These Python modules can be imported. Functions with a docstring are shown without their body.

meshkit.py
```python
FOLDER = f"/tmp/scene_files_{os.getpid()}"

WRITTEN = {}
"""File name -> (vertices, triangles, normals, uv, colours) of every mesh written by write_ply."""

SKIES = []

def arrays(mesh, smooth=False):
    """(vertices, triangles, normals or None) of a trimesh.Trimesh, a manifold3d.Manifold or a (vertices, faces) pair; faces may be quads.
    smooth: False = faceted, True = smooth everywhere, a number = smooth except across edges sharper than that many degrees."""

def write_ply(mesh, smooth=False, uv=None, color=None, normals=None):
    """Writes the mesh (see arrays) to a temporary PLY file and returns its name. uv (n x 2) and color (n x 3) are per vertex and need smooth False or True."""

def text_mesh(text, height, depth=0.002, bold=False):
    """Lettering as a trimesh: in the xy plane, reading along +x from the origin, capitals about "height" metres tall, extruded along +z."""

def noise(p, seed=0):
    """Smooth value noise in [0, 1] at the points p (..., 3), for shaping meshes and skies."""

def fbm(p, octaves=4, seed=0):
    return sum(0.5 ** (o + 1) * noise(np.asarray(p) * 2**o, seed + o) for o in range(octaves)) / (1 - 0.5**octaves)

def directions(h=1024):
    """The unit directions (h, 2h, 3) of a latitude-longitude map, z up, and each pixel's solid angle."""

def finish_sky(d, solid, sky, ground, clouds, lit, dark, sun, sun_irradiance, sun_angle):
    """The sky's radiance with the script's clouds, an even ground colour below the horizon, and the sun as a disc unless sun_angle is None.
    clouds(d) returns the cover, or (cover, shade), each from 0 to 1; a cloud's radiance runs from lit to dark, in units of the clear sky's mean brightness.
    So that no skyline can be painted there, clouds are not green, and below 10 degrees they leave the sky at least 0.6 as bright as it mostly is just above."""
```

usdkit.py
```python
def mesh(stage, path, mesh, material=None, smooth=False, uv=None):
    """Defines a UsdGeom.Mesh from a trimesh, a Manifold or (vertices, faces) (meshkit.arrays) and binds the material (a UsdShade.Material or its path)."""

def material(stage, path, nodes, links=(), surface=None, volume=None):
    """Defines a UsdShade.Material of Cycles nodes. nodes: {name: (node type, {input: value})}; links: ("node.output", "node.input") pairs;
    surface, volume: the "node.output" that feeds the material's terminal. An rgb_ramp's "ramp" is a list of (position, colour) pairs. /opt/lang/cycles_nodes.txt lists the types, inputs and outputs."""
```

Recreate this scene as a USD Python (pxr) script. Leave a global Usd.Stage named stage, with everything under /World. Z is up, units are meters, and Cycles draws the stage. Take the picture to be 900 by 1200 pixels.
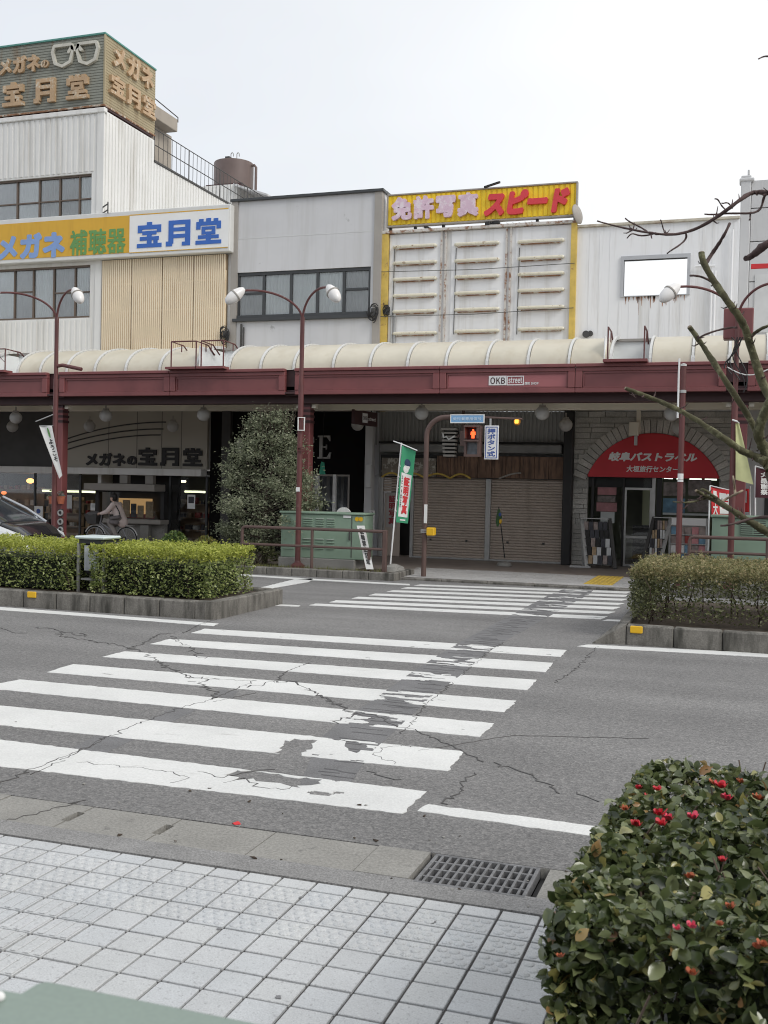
import math, random, glob
import numpy as np, trimesh, manifold3d, shapely
from shapely import affinity
from shapely.geometry import Polygon, LineString, Point, box as sbox, MultiPolygon
from shapely.ops import unary_union
import usdkit, meshkit
from pxr import Usd, UsdGeom, UsdLux, UsdShade, Gf, Sdf, Vt

stage = Usd.Stage.CreateInMemory()
UsdGeom.SetStageUpAxis(stage, UsdGeom.Tokens.z)
UsdGeom.SetStageMetersPerUnit(stage, 1.0)
UsdGeom.Xform.Define(stage, '/World')
UsdGeom.Scope.Define(stage, '/World/Looks')
random.seed(7)
rng = np.random.default_rng(7)
PI = math.pi

# ------------------------------------------------------------------ camera, sky, sun, exposure
FPX, YAW, PITCH, ROLL, H = 1237.257, -0.324842, -0.0228175, 0.0221274, 1.9774
EXPOSURE = 0.25
SKY_STRENGTH = 0.088
SUN_DIR = np.array([0.72, -0.32, 0.66]); SUN_DIR /= np.linalg.norm(SUN_DIR)   # towards the sun
SUN_INTENSITY = 0.33
D = np.array([math.sin(YAW)*math.cos(PITCH), math.cos(YAW)*math.cos(PITCH), math.sin(PITCH)])
R = np.cross(D, [0, 0, 1]); R /= np.linalg.norm(R); U = np.cross(R, D)
R, U = math.cos(ROLL)*R + math.sin(ROLL)*U, -math.sin(ROLL)*R + math.cos(ROLL)*U
cam = UsdGeom.Camera.Define(stage, '/World/camera')
m = Gf.Matrix4d(*[float(v) for row in (list(R)+[0], list(U)+[0], list(-D)+[0], [0, 0, H, 1]) for v in row])
cam.AddTransformOp().Set(m)
cam.CreateHorizontalApertureAttr(36.0); cam.CreateVerticalApertureAttr(48.0)
cam.CreateFocalLengthAttr(36.0*FPX/900)
cam.CreateClippingRangeAttr(Gf.Vec2f(0.05, 500))
cam.CreateExposureAttr(EXPOSURE)
cam.CreateFStopAttr(12.0); cam.CreateFocusDistanceAttr(16.0)

sky = UsdLux.DomeLight.Define(stage, '/World/sky')
sky.CreateIntensityAttr(1.0)
skym = usdkit.material(stage, '/World/Looks/overcast_sky', {
    's': ('sky_texture', {'sky_type': 'single_scattering', 'sun_disc': False, 'sun_elevation': math.asin(SUN_DIR[2]), 'sun_rotation': math.atan2(SUN_DIR[0], SUN_DIR[1])}),
    'tc': ('texture_coordinate', {}),
    'mp': ('mapping', {'scale': (1.0, 1.0, 2.2)}),
    'n': ('noise_texture', {'scale': 1.6, 'detail': 4.0, 'roughness': 0.5}),
    'r': ('rgb_ramp', {'ramp': [(0.25, (.90, .90, .91)), (0.75, (1.08, 1.08, 1.07))]}),
    'dt': ('vector_math', {'math_type': 'dot_product', 'vector2': (.75, .52, .40)}),
    'gr': ('rgb_ramp', {'ramp': [(0.0, (7.7, 8.1, 8.7)), (.35, (8.5, 8.8, 9.2)), (.75, (10.6, 10.6, 10.6))]}),
    'cm': ('mix', {'mix_type': 'multiply', 'fac': 1.0}),
    'mx': ('mix', {'fac': 0.96}),
    'b': ('background_shader', {'strength': SKY_STRENGTH})},
    [('tc.generated', 'mp.vector'), ('mp.vector', 'n.vector'), ('n.fac', 'r.fac'), ('tc.generated', 'dt.vector1'), ('dt.value', 'gr.fac'), ('gr.color', 'cm.color1'), ('r.color', 'cm.color2'), ('s.color', 'mx.color1'), ('cm.color', 'mx.color2'), ('mx.color', 'b.color')], surface='b.background')
UsdShade.MaterialBindingAPI.Apply(sky.GetPrim()).Bind(skym)
sky.GetPrim().SetCustomDataByKey('kind', 'structure')
sun = UsdLux.DistantLight.Define(stage, '/World/sun')
sun.CreateIntensityAttr(SUN_INTENSITY); sun.CreateAngleAttr(22.0); sun.CreateNormalizeAttr(True)
sun.CreateColorAttr(Gf.Vec3f(1.0, 0.97, 0.92))
zx = np.cross([0, 0, 1], SUN_DIR); zx /= np.linalg.norm(zx); zy = np.cross(SUN_DIR, zx)
UsdGeom.Xformable(sun).AddTransformOp().Set(Gf.Matrix4d(*[float(v) for row in (list(zx)+[0], list(zy)+[0], list(SUN_DIR)+[0], [0, 0, 0, 1]) for v in row]))

# ------------------------------------------------------------------ survey: turn a sight line into a point on a real plane
def ray(x, y): return (x-450)*R - (y-600)*U + FPX*D
C0 = np.array([0, 0, H])
def at(x, y, Y): v = ray(x, y); return C0 + v*(Y/v[1])
def atx(x, y, X): v = ray(x, y); return C0 + v*(X/v[0])
def gr(x, y, z=0.0): v = ray(x, y); return C0 + v*((z-H)/v[2])
def X_(x, Y, y=560): return float(at(x, y, Y)[0])
def Z_(y, Y, x=450): return float(at(x, y, Y)[2])

# ------------------------------------------------------------------ materials
def lin(*c): return tuple(((v/255)/12.92 if v/255 < .04045 else ((v/255+.055)/1.055)**2.4) for v in c)
def mul(c, k): return tuple(min(0.95, v*k) for v in c)
LK = '/World/Looks/'
MADE = {}
def M(name, col, rough=.6, var=.1, scale=2.0, fine=0.0, fscale=60., streak=None, smin=.55, smax=.75, sscale=(6, 6, .5), spots=None, spmin=.62, spmax=.68, spscale=3., bump=0.0, bscale=40., metallic=0.0, spec=0.5, coat=0.0):
    nodes = {'g': ('geometry', {}), 'p': ('principled_bsdf', {'roughness': rough, 'metallic': metallic, 'specular_ior_level': spec, 'coat_weight': coat}),
             'n': ('noise_texture', {'scale': scale, 'detail': 5.0, 'roughness': .6}),
             'r': ('rgb_ramp', {'ramp': [(.3, mul(col, 1-var)), (.7, mul(col, 1+var))]})}
    ln = [('g.position', 'n.vector'), ('n.fac', 'r.fac')]
    out = 'r.color'
    if fine:
        nodes['fn'] = ('noise_texture', {'scale': fscale, 'detail': 3.0, 'roughness': .7}); nodes['fr'] = ('rgb_ramp', {'ramp': [(.3, (1-fine,)*3), (.7, (1+fine,)*3)]})
        nodes['fm'] = ('mix', {'mix_type': 'multiply', 'fac': 1.0})
        ln += [('g.position', 'fn.vector'), ('fn.fac', 'fr.fac'), (out, 'fm.color1'), ('fr.color', 'fm.color2')]; out = 'fm.color'
    if streak:
        nodes['sm'] = ('mapping', {'scale': sscale}); nodes['sn'] = ('noise_texture', {'scale': 1.0, 'detail': 5.0, 'roughness': .65})
        nodes['sr'] = ('rgb_ramp', {'ramp': [(smin, (0, 0, 0)), (smax, (1, 1, 1))]}); nodes['sx'] = ('mix', {'color2': streak})
        ln += [('g.position', 'sm.vector'), ('sm.vector', 'sn.vector'), ('sn.fac', 'sr.fac'), ('sr.color', 'sx.fac'), (out, 'sx.color1')]; out = 'sx.color'
    if spots:
        nodes['pn'] = ('noise_texture', {'scale': spscale, 'detail': 6.0, 'roughness': .7}); nodes['pr'] = ('rgb_ramp', {'ramp': [(spmin, (0, 0, 0)), (spmax, (1, 1, 1))]}); nodes['px'] = ('mix', {'color2': spots})
        ln += [('g.position', 'pn.vector'), ('pn.fac', 'pr.fac'), ('pr.color', 'px.fac'), (out, 'px.color1')]; out = 'px.color'
    ln += [(out, 'p.base_color')]
    if bump:
        nodes['bn'] = ('noise_texture', {'scale': bscale, 'detail': 3.0}); nodes['b'] = ('bump', {'strength': bump, 'distance': .01})
        ln += [('g.position', 'bn.vector'), ('bn.fac', 'b.height'), ('b.normal', 'p.normal')]
    MADE[name] = usdkit.material(stage, LK+name, nodes, ln, surface='p.BSDF')
    return MADE[name]
def glow(name, col, k):
    return usdkit.material(stage, LK+name, {'e': ('emission', {'color': col, 'strength': k})}, [], surface='e.emission')
def leafmat(name, stops, rough=.4, trans=.25, spec=.4):
    return usdkit.material(stage, LK+name, {'g': ('attribute', {'attribute': 'tone'}), 'r': ('rgb_ramp', {'ramp': stops}), 'p': ('principled_bsdf', {'roughness': rough, 'specular_ior_level': spec}),
        't': ('translucent_bsdf', {}), 'm': ('mix_closure', {'fac': trans})},
        [('g.fac', 'r.fac'), ('r.color', 'p.base_color'), ('r.color', 't.color'), ('p.BSDF', 'm.closure1'), ('t.BSDF', 'm.closure2')], surface='m.closure')
def glassmat(name, tint=(.9, .93, .93), gloss=.08):
    return usdkit.material(stage, LK+name, {'t': ('transparent_bsdf', {'color': tint}), 'g': ('glossy_bsdf', {'color': (.8, .8, .8), 'roughness': .02}), 'f': ('fresnel', {'IOR': 1.5}),
        'm': ('mix_closure', {})}, [('f.fac', 'm.fac'), ('t.BSDF', 'm.closure1'), ('g.BSDF', 'm.closure2')], surface='m.closure')

asphalt = usdkit.material(stage, LK+'asphalt', {
    'g': ('geometry', {}), 'n': ('noise_texture', {'scale': .45, 'detail': 6.0, 'roughness': .6}), 'r': ('rgb_ramp', {'ramp': [(.3, (.180, .177, .176)), (.7, (.232, .228, .226))]}),
    'v': ('voronoi_texture', {'scale': 75.0}), 'vr': ('rgb_ramp', {'ramp': [(0, (.62, .62, .62)), (.5, (1., 1., 1.)), (1., (1.5, 1.48, 1.45))]}),
    'n2': ('noise_texture', {'scale': 24.0, 'detail': 5.0, 'roughness': .75}), 'r2': ('rgb_ramp', {'ramp': [(.3, (.72, .72, .72)), (.7, (1.28, 1.27, 1.25))]}),
    'mp': ('mapping', {'scale': (.12, 1.5, 1)}), 'n3': ('noise_texture', {'scale': 1.0, 'detail': 4.0}), 'r3': ('rgb_ramp', {'ramp': [(.35, (.9, .9, .9)), (.65, (1.08, 1.08, 1.08))]}),
    'm1': ('mix', {'mix_type': 'multiply', 'fac': .8}), 'm2': ('mix', {'mix_type': 'multiply', 'fac': .9}), 'm3': ('mix', {'mix_type': 'multiply', 'fac': 1.}),
    'sp': ('voronoi_texture', {'scale': 2.2, 'randomness': 1.0}), 'spr': ('rgb_ramp', {'ramp': [(.018, (1, 1, 1)), (.03, (0, 0, 0))]}), 'spm': ('mix', {'color2': (.36, .35, .34)}),
    'b': ('bump', {'strength': .55, 'distance': .008}), 'p': ('principled_bsdf', {'roughness': .85, 'specular_ior_level': .3})},
    [('g.position', 'n.vector'), ('n.fac', 'r.fac'), ('g.position', 'v.vector'), ('v.color', 'vr.fac'), ('g.position', 'n2.vector'), ('n2.fac', 'r2.fac'),
     ('g.position', 'mp.vector'), ('mp.vector', 'n3.vector'), ('n3.fac', 'r3.fac'), ('r.color', 'm1.color1'), ('vr.color', 'm1.color2'), ('m1.color', 'm2.color1'), ('r2.color', 'm2.color2'),
     ('m2.color', 'm3.color1'), ('r3.color', 'm3.color2'), ('g.position', 'sp.vector'), ('sp.distance', 'spr.fac'), ('spr.color', 'spm.fac'), ('m3.color', 'spm.color1'), ('spm.color', 'p.base_color'), ('v.distance', 'b.height'), ('b.normal', 'p.normal')], surface='p.BSDF')
asphalt_dark = M('asphalt_patch', (.172, .170, .172), .85, .15, 3, .3, 70, bump=.4, bscale=60)
crack_m = M('crack_filler', (.095, .092, .090), .95, .2, 5)
paint = M('road_paint', (.72, .72, .70), .6, .07, 1.5, .1, 55, streak=(.47, .46, .44), smin=.62, smax=.8, sscale=(3, 9, 1), bump=.3, bscale=70)
tile_ms = [M('paving_tile_%s' % n, c, .55, .07, 3, .16, 130, spots=(.30, .30, .305), spmin=.56, spmax=.70, spscale=45, bump=.25, bscale=110) for n, c in (('pale', (.545, .555, .56)), ('cool', (.525, .54, .55)), ('grey', (.51, .52, .525)), ('warm', (.535, .545, .545)))]
grout = M('grout', (.075, .070, .068), .9, .2, 6, .2, 90)
conc = M('gutter_concrete', (.275, .266, .245), .85, .13, 2.2, .25, 60, spots=(.13, .125, .12), spmin=.6, spmax=.7, spscale=7, bump=.35, bscale=60)
conc2 = M('kerb_concrete', (.20, .188, .168), .85, .18, 2.5, .25, 45, streak=(.055, .052, .044), smin=.42, smax=.66, sscale=(5, 5, .9), bump=.4, bscale=45)
mortar = M('coarse_mortar', (.25, .245, .24), .9, .12, 4, .4, 100, bump=.5, bscale=90)
soil = M('soil', (.07, .052, .038), .95, .3, 6, .3, 30, bump=.6, bscale=25)
pav_light = M('far_paver_light', (.43, .42, .41), .8, .12, 2, .15, 30)
pav_dark = M('arcade_paver', (.25, .21, .185), .6, .15, 2, .15, 30)
yellow_tile = M('tactile_yellow', (.55, .38, .07), .7, .15, 5, .15, 40)
maroon = M('maroon_paint', (.215, .070, .070), .42, .08, 1.5, streak=(.15, .048, .05), smin=.5, smax=.8, sscale=(1.5, 1.5, .6))
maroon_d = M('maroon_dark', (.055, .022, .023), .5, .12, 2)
pinkp = M('fascia_pink', (.36, .125, .13), .4, .06, 1.5)
pole_m = M('pole_maroon', (.125, .044, .042), .45, .1, 4, streak=(.2, .13, .11), smin=.66, smax=.75, sscale=(8, 8, 3))
brownp = M('pole_brown', (.11, .068, .058), .5, .12, 4)
cream = M('cream_polycarbonate', (.60, .555, .45), .4, .08, 1.1, streak=(.50, .44, .33), smin=.5, smax=.82, sscale=(1.5, 1.2, 1.2))
ribw = M('rib_white', (.66, .66, .64), .45, .05, 2)
soffit = M('soffit_cream', (.74, .69, .58), .6, .08, 1.)
whitec = M('cladding_white', (.74, .735, .71), .55, .04, .8, streak=(.52, .50, .455), smin=.5, smax=.78, sscale=(2.6, 2.6, .2))
whitep = M('panel_white', (.80, .80, .805), .5, .03, .6, streak=(.56, .54, .50), smin=.50, smax=.78, sscale=(3.5, 3.5, .22), spots=(.36, .27, .2), spmin=.69, spmax=.74, spscale=1.8)
greyw = M('render_grey', (.60, .60, .61), .7, .05, .7, streak=(.49, .485, .475), smin=.5, smax=.8, sscale=(2.2, 2.2, .16), spots=(.40, .40, .40), spmin=.64, spmax=.7, spscale=1.6, bump=.12, bscale=15)
greytrim = M('trim_taupe', (.34, .315, .285), .6, .07, 2)
greyfar = M('render_pale_grey', (.56, .56, .56), .7, .05, 1, streak=(.40, .39, .38), smin=.55, smax=.8, sscale=(2, 2, .2))
louvre_m = M('louvre_cream', (.80, .68, .50), .55, .05, 1.2, streak=(.50, .38, .25), smin=.6, smax=.8, sscale=(3, 3, .3))
louvre_gap = M('louvre_gap', (.27, .20, .125), .8, .1, 2)
rust = M('rust', (.26, .135, .075), .85, .35, 7, spots=(.55, .50, .42), spmin=.5, spmax=.6, spscale=6)
ryellow = M('old_yellow_paint', (.62, .44, .10), .6, .15, 4, spots=(.3, .15, .07), spmin=.6, spmax=.68, spscale=5)
tube_m = M('old_neon_tube', (.72, .68, .55), .35, .1, 5, streak=(.3, .2, .12), smin=.6, smax=.7, sscale=(9, 9, 9))
goldp = M('sign_gold', (.66, .38, .035), .5, .04, 1, streak=(.55, .30, .03), smin=.5, smax=.8, sscale=(3, 3, .5))
yellowp = M('sign_yellow', (.86, .60, .02), .5, .05, 1.5, streak=(.70, .45, .012), smin=.55, smax=.8, sscale=(4, 4, .4))
sign_teal = M('roof_sign_green', (.255, .262, .222), .6, .1, 1.2, streak=(.20, .135, .075), smin=.52, smax=.74, sscale=(3, 3, .5))
sign_tan = M('roof_sign_tan', (.36, .30, .185), .6, .12, 1.2, streak=(.24, .17, .09), smin=.5, smax=.78, sscale=(3, 3, .5))
tealtrim = M('teal_trim', (.10, .28, .24), .6, .15, 3)
letter_tan = M('letter_tan', (.46, .315, .185), .55, .12, 4, spots=(.62, .56, .45), spmin=.55, spmax=.65, spscale=5)
letter_pale = M('letter_pale', (.55, .53, .46), .5, .12, 4)
blue = M('letter_blue', (.035, .13, .47), .5, .06, 2)
paleblue = M('letter_pale_blue', (.22, .34, .62), .5, .08, 3)
greenl = M('letter_green', (.13, .30, .09), .5, .08, 2)
redl = M('letter_red', (.66, .045, .06), .45, .06, 3)
lilac = M('letter_lilac', (.66, .48, .58), .5, .08, 4, spots=(.75, .65, .7), spmin=.5, spmax=.6, spscale=5)
whiteplain = M('plain_white', (.80, .80, .79), .5, .03, 2)
black = M('matt_black', (.018, .017, .017), .6, .15, 3)
darkgrey = M('dark_grey', (.06, .058, .056), .6, .15, 3)
dark_frame = M('window_frame_dark', (.045, .048, .05), .4, .1, 3)
bronze = M('window_frame_bronze', (.13, .095, .07), .4, .12, 3)
curtain = M('curtain', (.86, .88, .87), .9, .05, 2)
curtain2 = M('blind_grey', (.60, .605, .60), .8, .08, 2)
room = M('dark_room', (.12, .115, .11), .9, .2, 1)
glass = glassmat('window_glass', (.975, .985, .985))
tank_m = M('tank_brown', (.145, .105, .095), .5, .1, 2, streak=(.20, .15, .13), smin=.55, smax=.75, sscale=(2, 2, .4))
bconc = M('penthouse_beige', (.36, .32, .27), .8, .1, 1.5)
metal = M('galvanised', (.45, .45, .44), .4, .1, 5, metallic=.4)
iron = M('cast_iron', (.20, .20, .205), .55, .25, 12, fine=.25, fscale=80, metallic=.25)
shopwall = M('shop_sign_wall', (.43, .40, .34), .6, .06, 1)
shutter_m = M('shutter_brown', (.46, .385, .325), .45, .06, 1.5, streak=(.33, .27, .22), smin=.55, smax=.8, sscale=(2, 2, .3))
corr_grey = M('corrugated_grey', (.36, .36, .35), .5, .1, 1.5)
wood = M('weathered_wood', (.21, .125, .082), .7, .3, 2, streak=(.07, .04, .028), smin=.45, smax=.65, sscale=(12, 12, 1.5))
stone_ms = [M('wall_stone_%s' % n, c, .8, .14, 3, .2, 30, bump=.7, bscale=18) for n, c in (('a', (.46, .445, .41)), ('b', (.40, .39, .36)), ('c', (.52, .50, .46)))]
redaw = M('awning_red', (.56, .028, .040), .55, .08, 1.2)
green_cab = M('cabinet_green', (.235, .325, .245), .45, .07, 2, streak=(.26, .30, .24), smin=.62, smax=.78, sscale=(3, 3, .6))
fg_green = M('near_cabinet_green', (.245, .305, .265), .45, .05, 3, .06, 120)
egg_m = M('lamp_white', (.78, .76, .74), .3, .03, 3)
globe_m = M('globe_opal', (.42, .41, .39), .35, .05, 3)
skin = M('skin', (.62, .42, .33), .5, .06, 8)
hair_m = M('hair_black', (.02, .017, .016), .5, .2, 20)
jacket_m = M('jacket_pink_beige', (.74, .62, .58), .85, .08, 8)
trouser_m = M('trousers_grey', (.30, .27, .25), .85, .1, 8)
silver = M('car_silver', (.42, .43, .45), .28, .03, 2, metallic=.6, coat=.6)
carblack = M('car_black', (.012, .012, .013), .15, .1, 2, coat=.8)
rubber = M('rubber', (.02, .02, .02), .8, .1, 5)
carglass = M('car_glass_dark', (.03, .035, .04), .08, .1, 1)
flag_green = M('flag_green', (.045, .30, .15), .7, .08, 3)
flag_white = M('flag_white', (.78, .77, .74), .8, .05, 4)
flag_red = M('flag_red', (.62, .035, .04), .7, .08, 3)
flag_olive = M('flag_olive', (.45, .46, .24), .8, .12, 4)
flag_dark = M('flag_maroon', (.07, .015, .022), .8, .1, 4)
yellow_box = M('button_yellow', (.75, .44, .02), .4, .06, 4)
orange_m = M('basket_orange', (.42, .13, .07), .6, .15, 6)
bark = M('bark', (.075, .058, .044), .9, .3, 12, bump=.6, bscale=40)
limb_m = M('limb_green_brown', (.080, .074, .034), .8, .3, 14, spots=(.19, .185, .10), spmin=.52, spmax=.62, spscale=22, bump=.5, bscale=60)
twig_m = M('twig_purple_brown', (.085, .052, .048), .8, .25, 14, bump=.4, bscale=60)
cut_m = M('cut_wood', (.30, .24, .17), .8, .15, 20)
sign_blue = M('street_sign_blue', (.22, .42, .66), .4, .05, 4)
sign_navy = M('sign_navy', (.05, .10, .33), .5, .05, 3)

# ------------------------------------------------------------------ mesh building
class MB:
    def __init__(s): s.v, s.f, s.n = [], [], 0
    def add(s, v, f):
        v = np.asarray(v, float); f = np.asarray(f, int)
        if f.shape[1] == 4: f = np.vstack([f[:, [0, 1, 2]], f[:, [0, 2, 3]]])
        s.v.append(v); s.f.append(f+s.n); s.n += len(v); return s
    def tm(s, m): return s.add(m.vertices, m.faces)
    def box(s, x0, x1, y0, y1, z0, z1, b=0.0):
        if x0 > x1: x0, x1 = x1, x0
        if y0 > y1: y0, y1 = y1, y0
        if z0 > z1: z0, z1 = z1, z0
        if b:
            b = min(b, .45*(x1-x0), .45*(y1-y0), .45*(z1-z0))
            c = [[x0, x1], [y0, y1], [z0, z1]]; P = []
            for sx in (0, 1):
                for sy in (0, 1):
                    for sz in (0, 1):
                        o = np.array([c[0][sx], c[1][sy], c[2][sz]]); q = np.array([1-2*sx, 1-2*sy, 1-2*sz])*b
                        for k in range(3):
                            e = q.copy(); e[k] = 0; P.append(o+e)
            h = trimesh.convex.convex_hull(np.array(P)); return s.tm(h)
        v = [(x, y, z) for x in (x0, x1) for y in (y0, y1) for z in (z0, z1)]
        return s.add(v, [(0, 1, 3, 2), (4, 6, 7, 5), (0, 4, 5, 1), (2, 3, 7, 6), (0, 2, 6, 4), (1, 5, 7, 3)])
    def bar(s, a, b, w, h=None, up=(0, 0, 1)):
        a, b = np.asarray(a, float), np.asarray(b, float); h = h or w
        d = b-a; d /= np.linalg.norm(d); r = np.cross(d, up)
        if np.linalg.norm(r) < 1e-6: r = np.cross(d, (1, 0, 0))
        r /= np.linalg.norm(r); u = np.cross(r, d)
        v = [p + i*r*w/2 + j*u*h/2 for p in (a, b) for i, j in ((-1, -1), (1, -1), (1, 1), (-1, 1))]
        return s.add(v, [(0, 3, 2, 1), (4, 5, 6, 7), (0, 1, 5, 4), (1, 2, 6, 5), (2, 3, 7, 6), (3, 0, 4, 7)])
    def tube(s, pts, r, n=10, cap=True):
        pts = np.asarray(pts, float); k = len(pts); r = np.broadcast_to(np.asarray(r, float), (k,))
        t = np.gradient(pts, axis=0); t /= np.maximum(np.linalg.norm(t, axis=1, keepdims=True), 1e-9)
        ref = np.array([0, 0, 1.]) if abs(t[0][2]) < .9 else np.array([1., 0, 0])
        a = np.linspace(0, 2*PI, n, endpoint=False); V = []
        x = np.cross(t[0], ref); x /= np.linalg.norm(x)
        for i in range(k):
            x = x - t[i]*(x@t[i]); x /= np.linalg.norm(x); y = np.cross(t[i], x)
            V.append(pts[i] + r[i]*(np.cos(a)[:, None]*x + np.sin(a)[:, None]*y))
        F = [(i*n+j, i*n+(j+1) % n, (i+1)*n+(j+1) % n, (i+1)*n+j) for i in range(k-1) for j in range(n)]
        s.add(np.vstack(V), F)
        if cap:
            for i in (0, k-1):
                c = np.vstack([V[i], pts[i]]); f = [(j, (j+1) % n, n) for j in range(n)]
                s.add(c, [g[::-1] for g in f] if i == 0 else f)
        return s
    def lathe(s, prof, c=(0, 0, 0), n=24, axis=(0, 0, 1)):
        pr = np.asarray(prof, float); a = np.linspace(0, 2*PI, n, endpoint=False)
        ax = np.asarray(axis, float); ax /= np.linalg.norm(ax); ref = np.array([1., 0, 0]) if abs(ax[0]) < .9 else np.array([0, 1., 0])
        x = np.cross(ax, ref); x /= np.linalg.norm(x); y = np.cross(ax, x)
        V = np.vstack([np.asarray(c) + r*(np.cos(a)[:, None]*x+np.sin(a)[:, None]*y) + z*ax for r, z in pr])
        F = [(i*n+j, i*n+(j+1) % n, (i+1)*n+(j+1) % n, (i+1)*n+j) for i in range(len(pr)-1) for j in range(n)]
        return s.add(V, F)
    def ball(s, c, r, sub=2):
        m_ = trimesh.creation.icosphere(subdivisions=sub, radius=1.0); return s.add(m_.vertices*np.asarray(r)+np.asarray(c), m_.faces)
    def prism(s, poly, depth, org=(0, 0, 0), ex=(1, 0, 0), ez=(0, 0, 1)):
        """a flat outline in the plane (ex, ez) at org, given depth along ex x ez (towards the street for the facades)"""
        ex, ez = np.asarray(ex, float), np.asarray(ez, float); nn = np.cross(ex, ez)
        for g in getattr(poly, 'geoms', [poly]):
            if g.is_empty or g.area < 1e-7 or g.geom_type != 'Polygon': continue
            t = trimesh.creation.extrude_polygon(g, depth, engine='earcut')
            v = t.vertices; s.add(np.asarray(org)+v[:, :1]*ex+v[:, 1:2]*ez+v[:, 2:]*nn, t.faces)
        return s
    def sheet(s, poly, z, t=.003):
        return s.prism(poly, t, (0, 0, z), (1, 0, 0), (0, 1, 0))
    def mesh(s): return np.vstack(s.v), np.vstack(s.f)

COUNT = {}
def fresh(parent, name):
    k = COUNT.get((parent, name), -1)+1; COUNT[(parent, name)] = k
    return f'{parent}/{name}' + (f'_{k:03d}' if k else '')
BASE = {}
def thing(name, label, cat, base=(0, 0, 0), group=None, kind=None):
    p = fresh('/World', name); x = UsdGeom.Xform.Define(stage, p); x.AddTranslateOp().Set(Gf.Vec3d(*map(float, base))); BASE[p] = np.asarray(base, float)
    pr = x.GetPrim()
    if label: pr.SetCustomDataByKey('label', label)
    if cat: pr.SetCustomDataByKey('category', cat)
    if group: pr.SetCustomDataByKey('group', group)
    if kind: pr.SetCustomDataByKey('kind', kind)
    return p
def part(parent, name, mb, mat, smooth=False, label=None, kind=None):
    if isinstance(mb, MB):
        if not mb.v: return None
        v, f = mb.mesh()
    elif hasattr(mb, 'vertices'): v, f = np.asarray(mb.vertices), np.asarray(mb.faces)
    else: v, f = mb
    b = BASE.get(parent, np.zeros(3)); p = fresh(parent, name)
    usdkit.mesh(stage, p, (v-b, f), mat, smooth); BASE[p] = b
    pr = stage.GetPrimAtPath(p)
    if hasattr(mb, 'tone'): UsdGeom.PrimvarsAPI(pr).CreatePrimvar('tone', Sdf.ValueTypeNames.FloatArray, 'vertex').Set(Vt.FloatArray.FromNumpy(np.asarray(mb.tone, np.float32)))
    if label: pr.SetCustomDataByKey('label', label)
    if kind: pr.SetCustomDataByKey('kind', kind)
    return p
class Cloud:
    def __init__(s, v, f, tone): s.vertices, s.faces, s.tone = v, f, tone
def solo(name, mb, mat, label=None, cat=None, group=None, kind=None, smooth=False):
    p = part('/World', name, mb, mat, smooth, label, kind); pr = stage.GetPrimAtPath(p)
    if cat: pr.SetCustomDataByKey('category', cat)
    if group: pr.SetCustomDataByKey('group', group)
    return p
def copy(src, loc, label=None):
    n = src.rsplit('/', 1)[1]; p = fresh('/World', n); x = UsdGeom.Xform.Define(stage, p); pr = x.GetPrim()
    s_ = stage.GetPrimAtPath(src)
    for k, v in s_.GetCustomData().items(): pr.SetCustomDataByKey(k, v)
    if label: pr.SetCustomDataByKey('label', label)
    pr.GetReferences().AddInternalReference(src); pr.SetInstanceable(True)
    x.ClearXformOpOrder(); x.AddTranslateOp().Set(Gf.Vec3d(*map(float, loc))); return p

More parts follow.
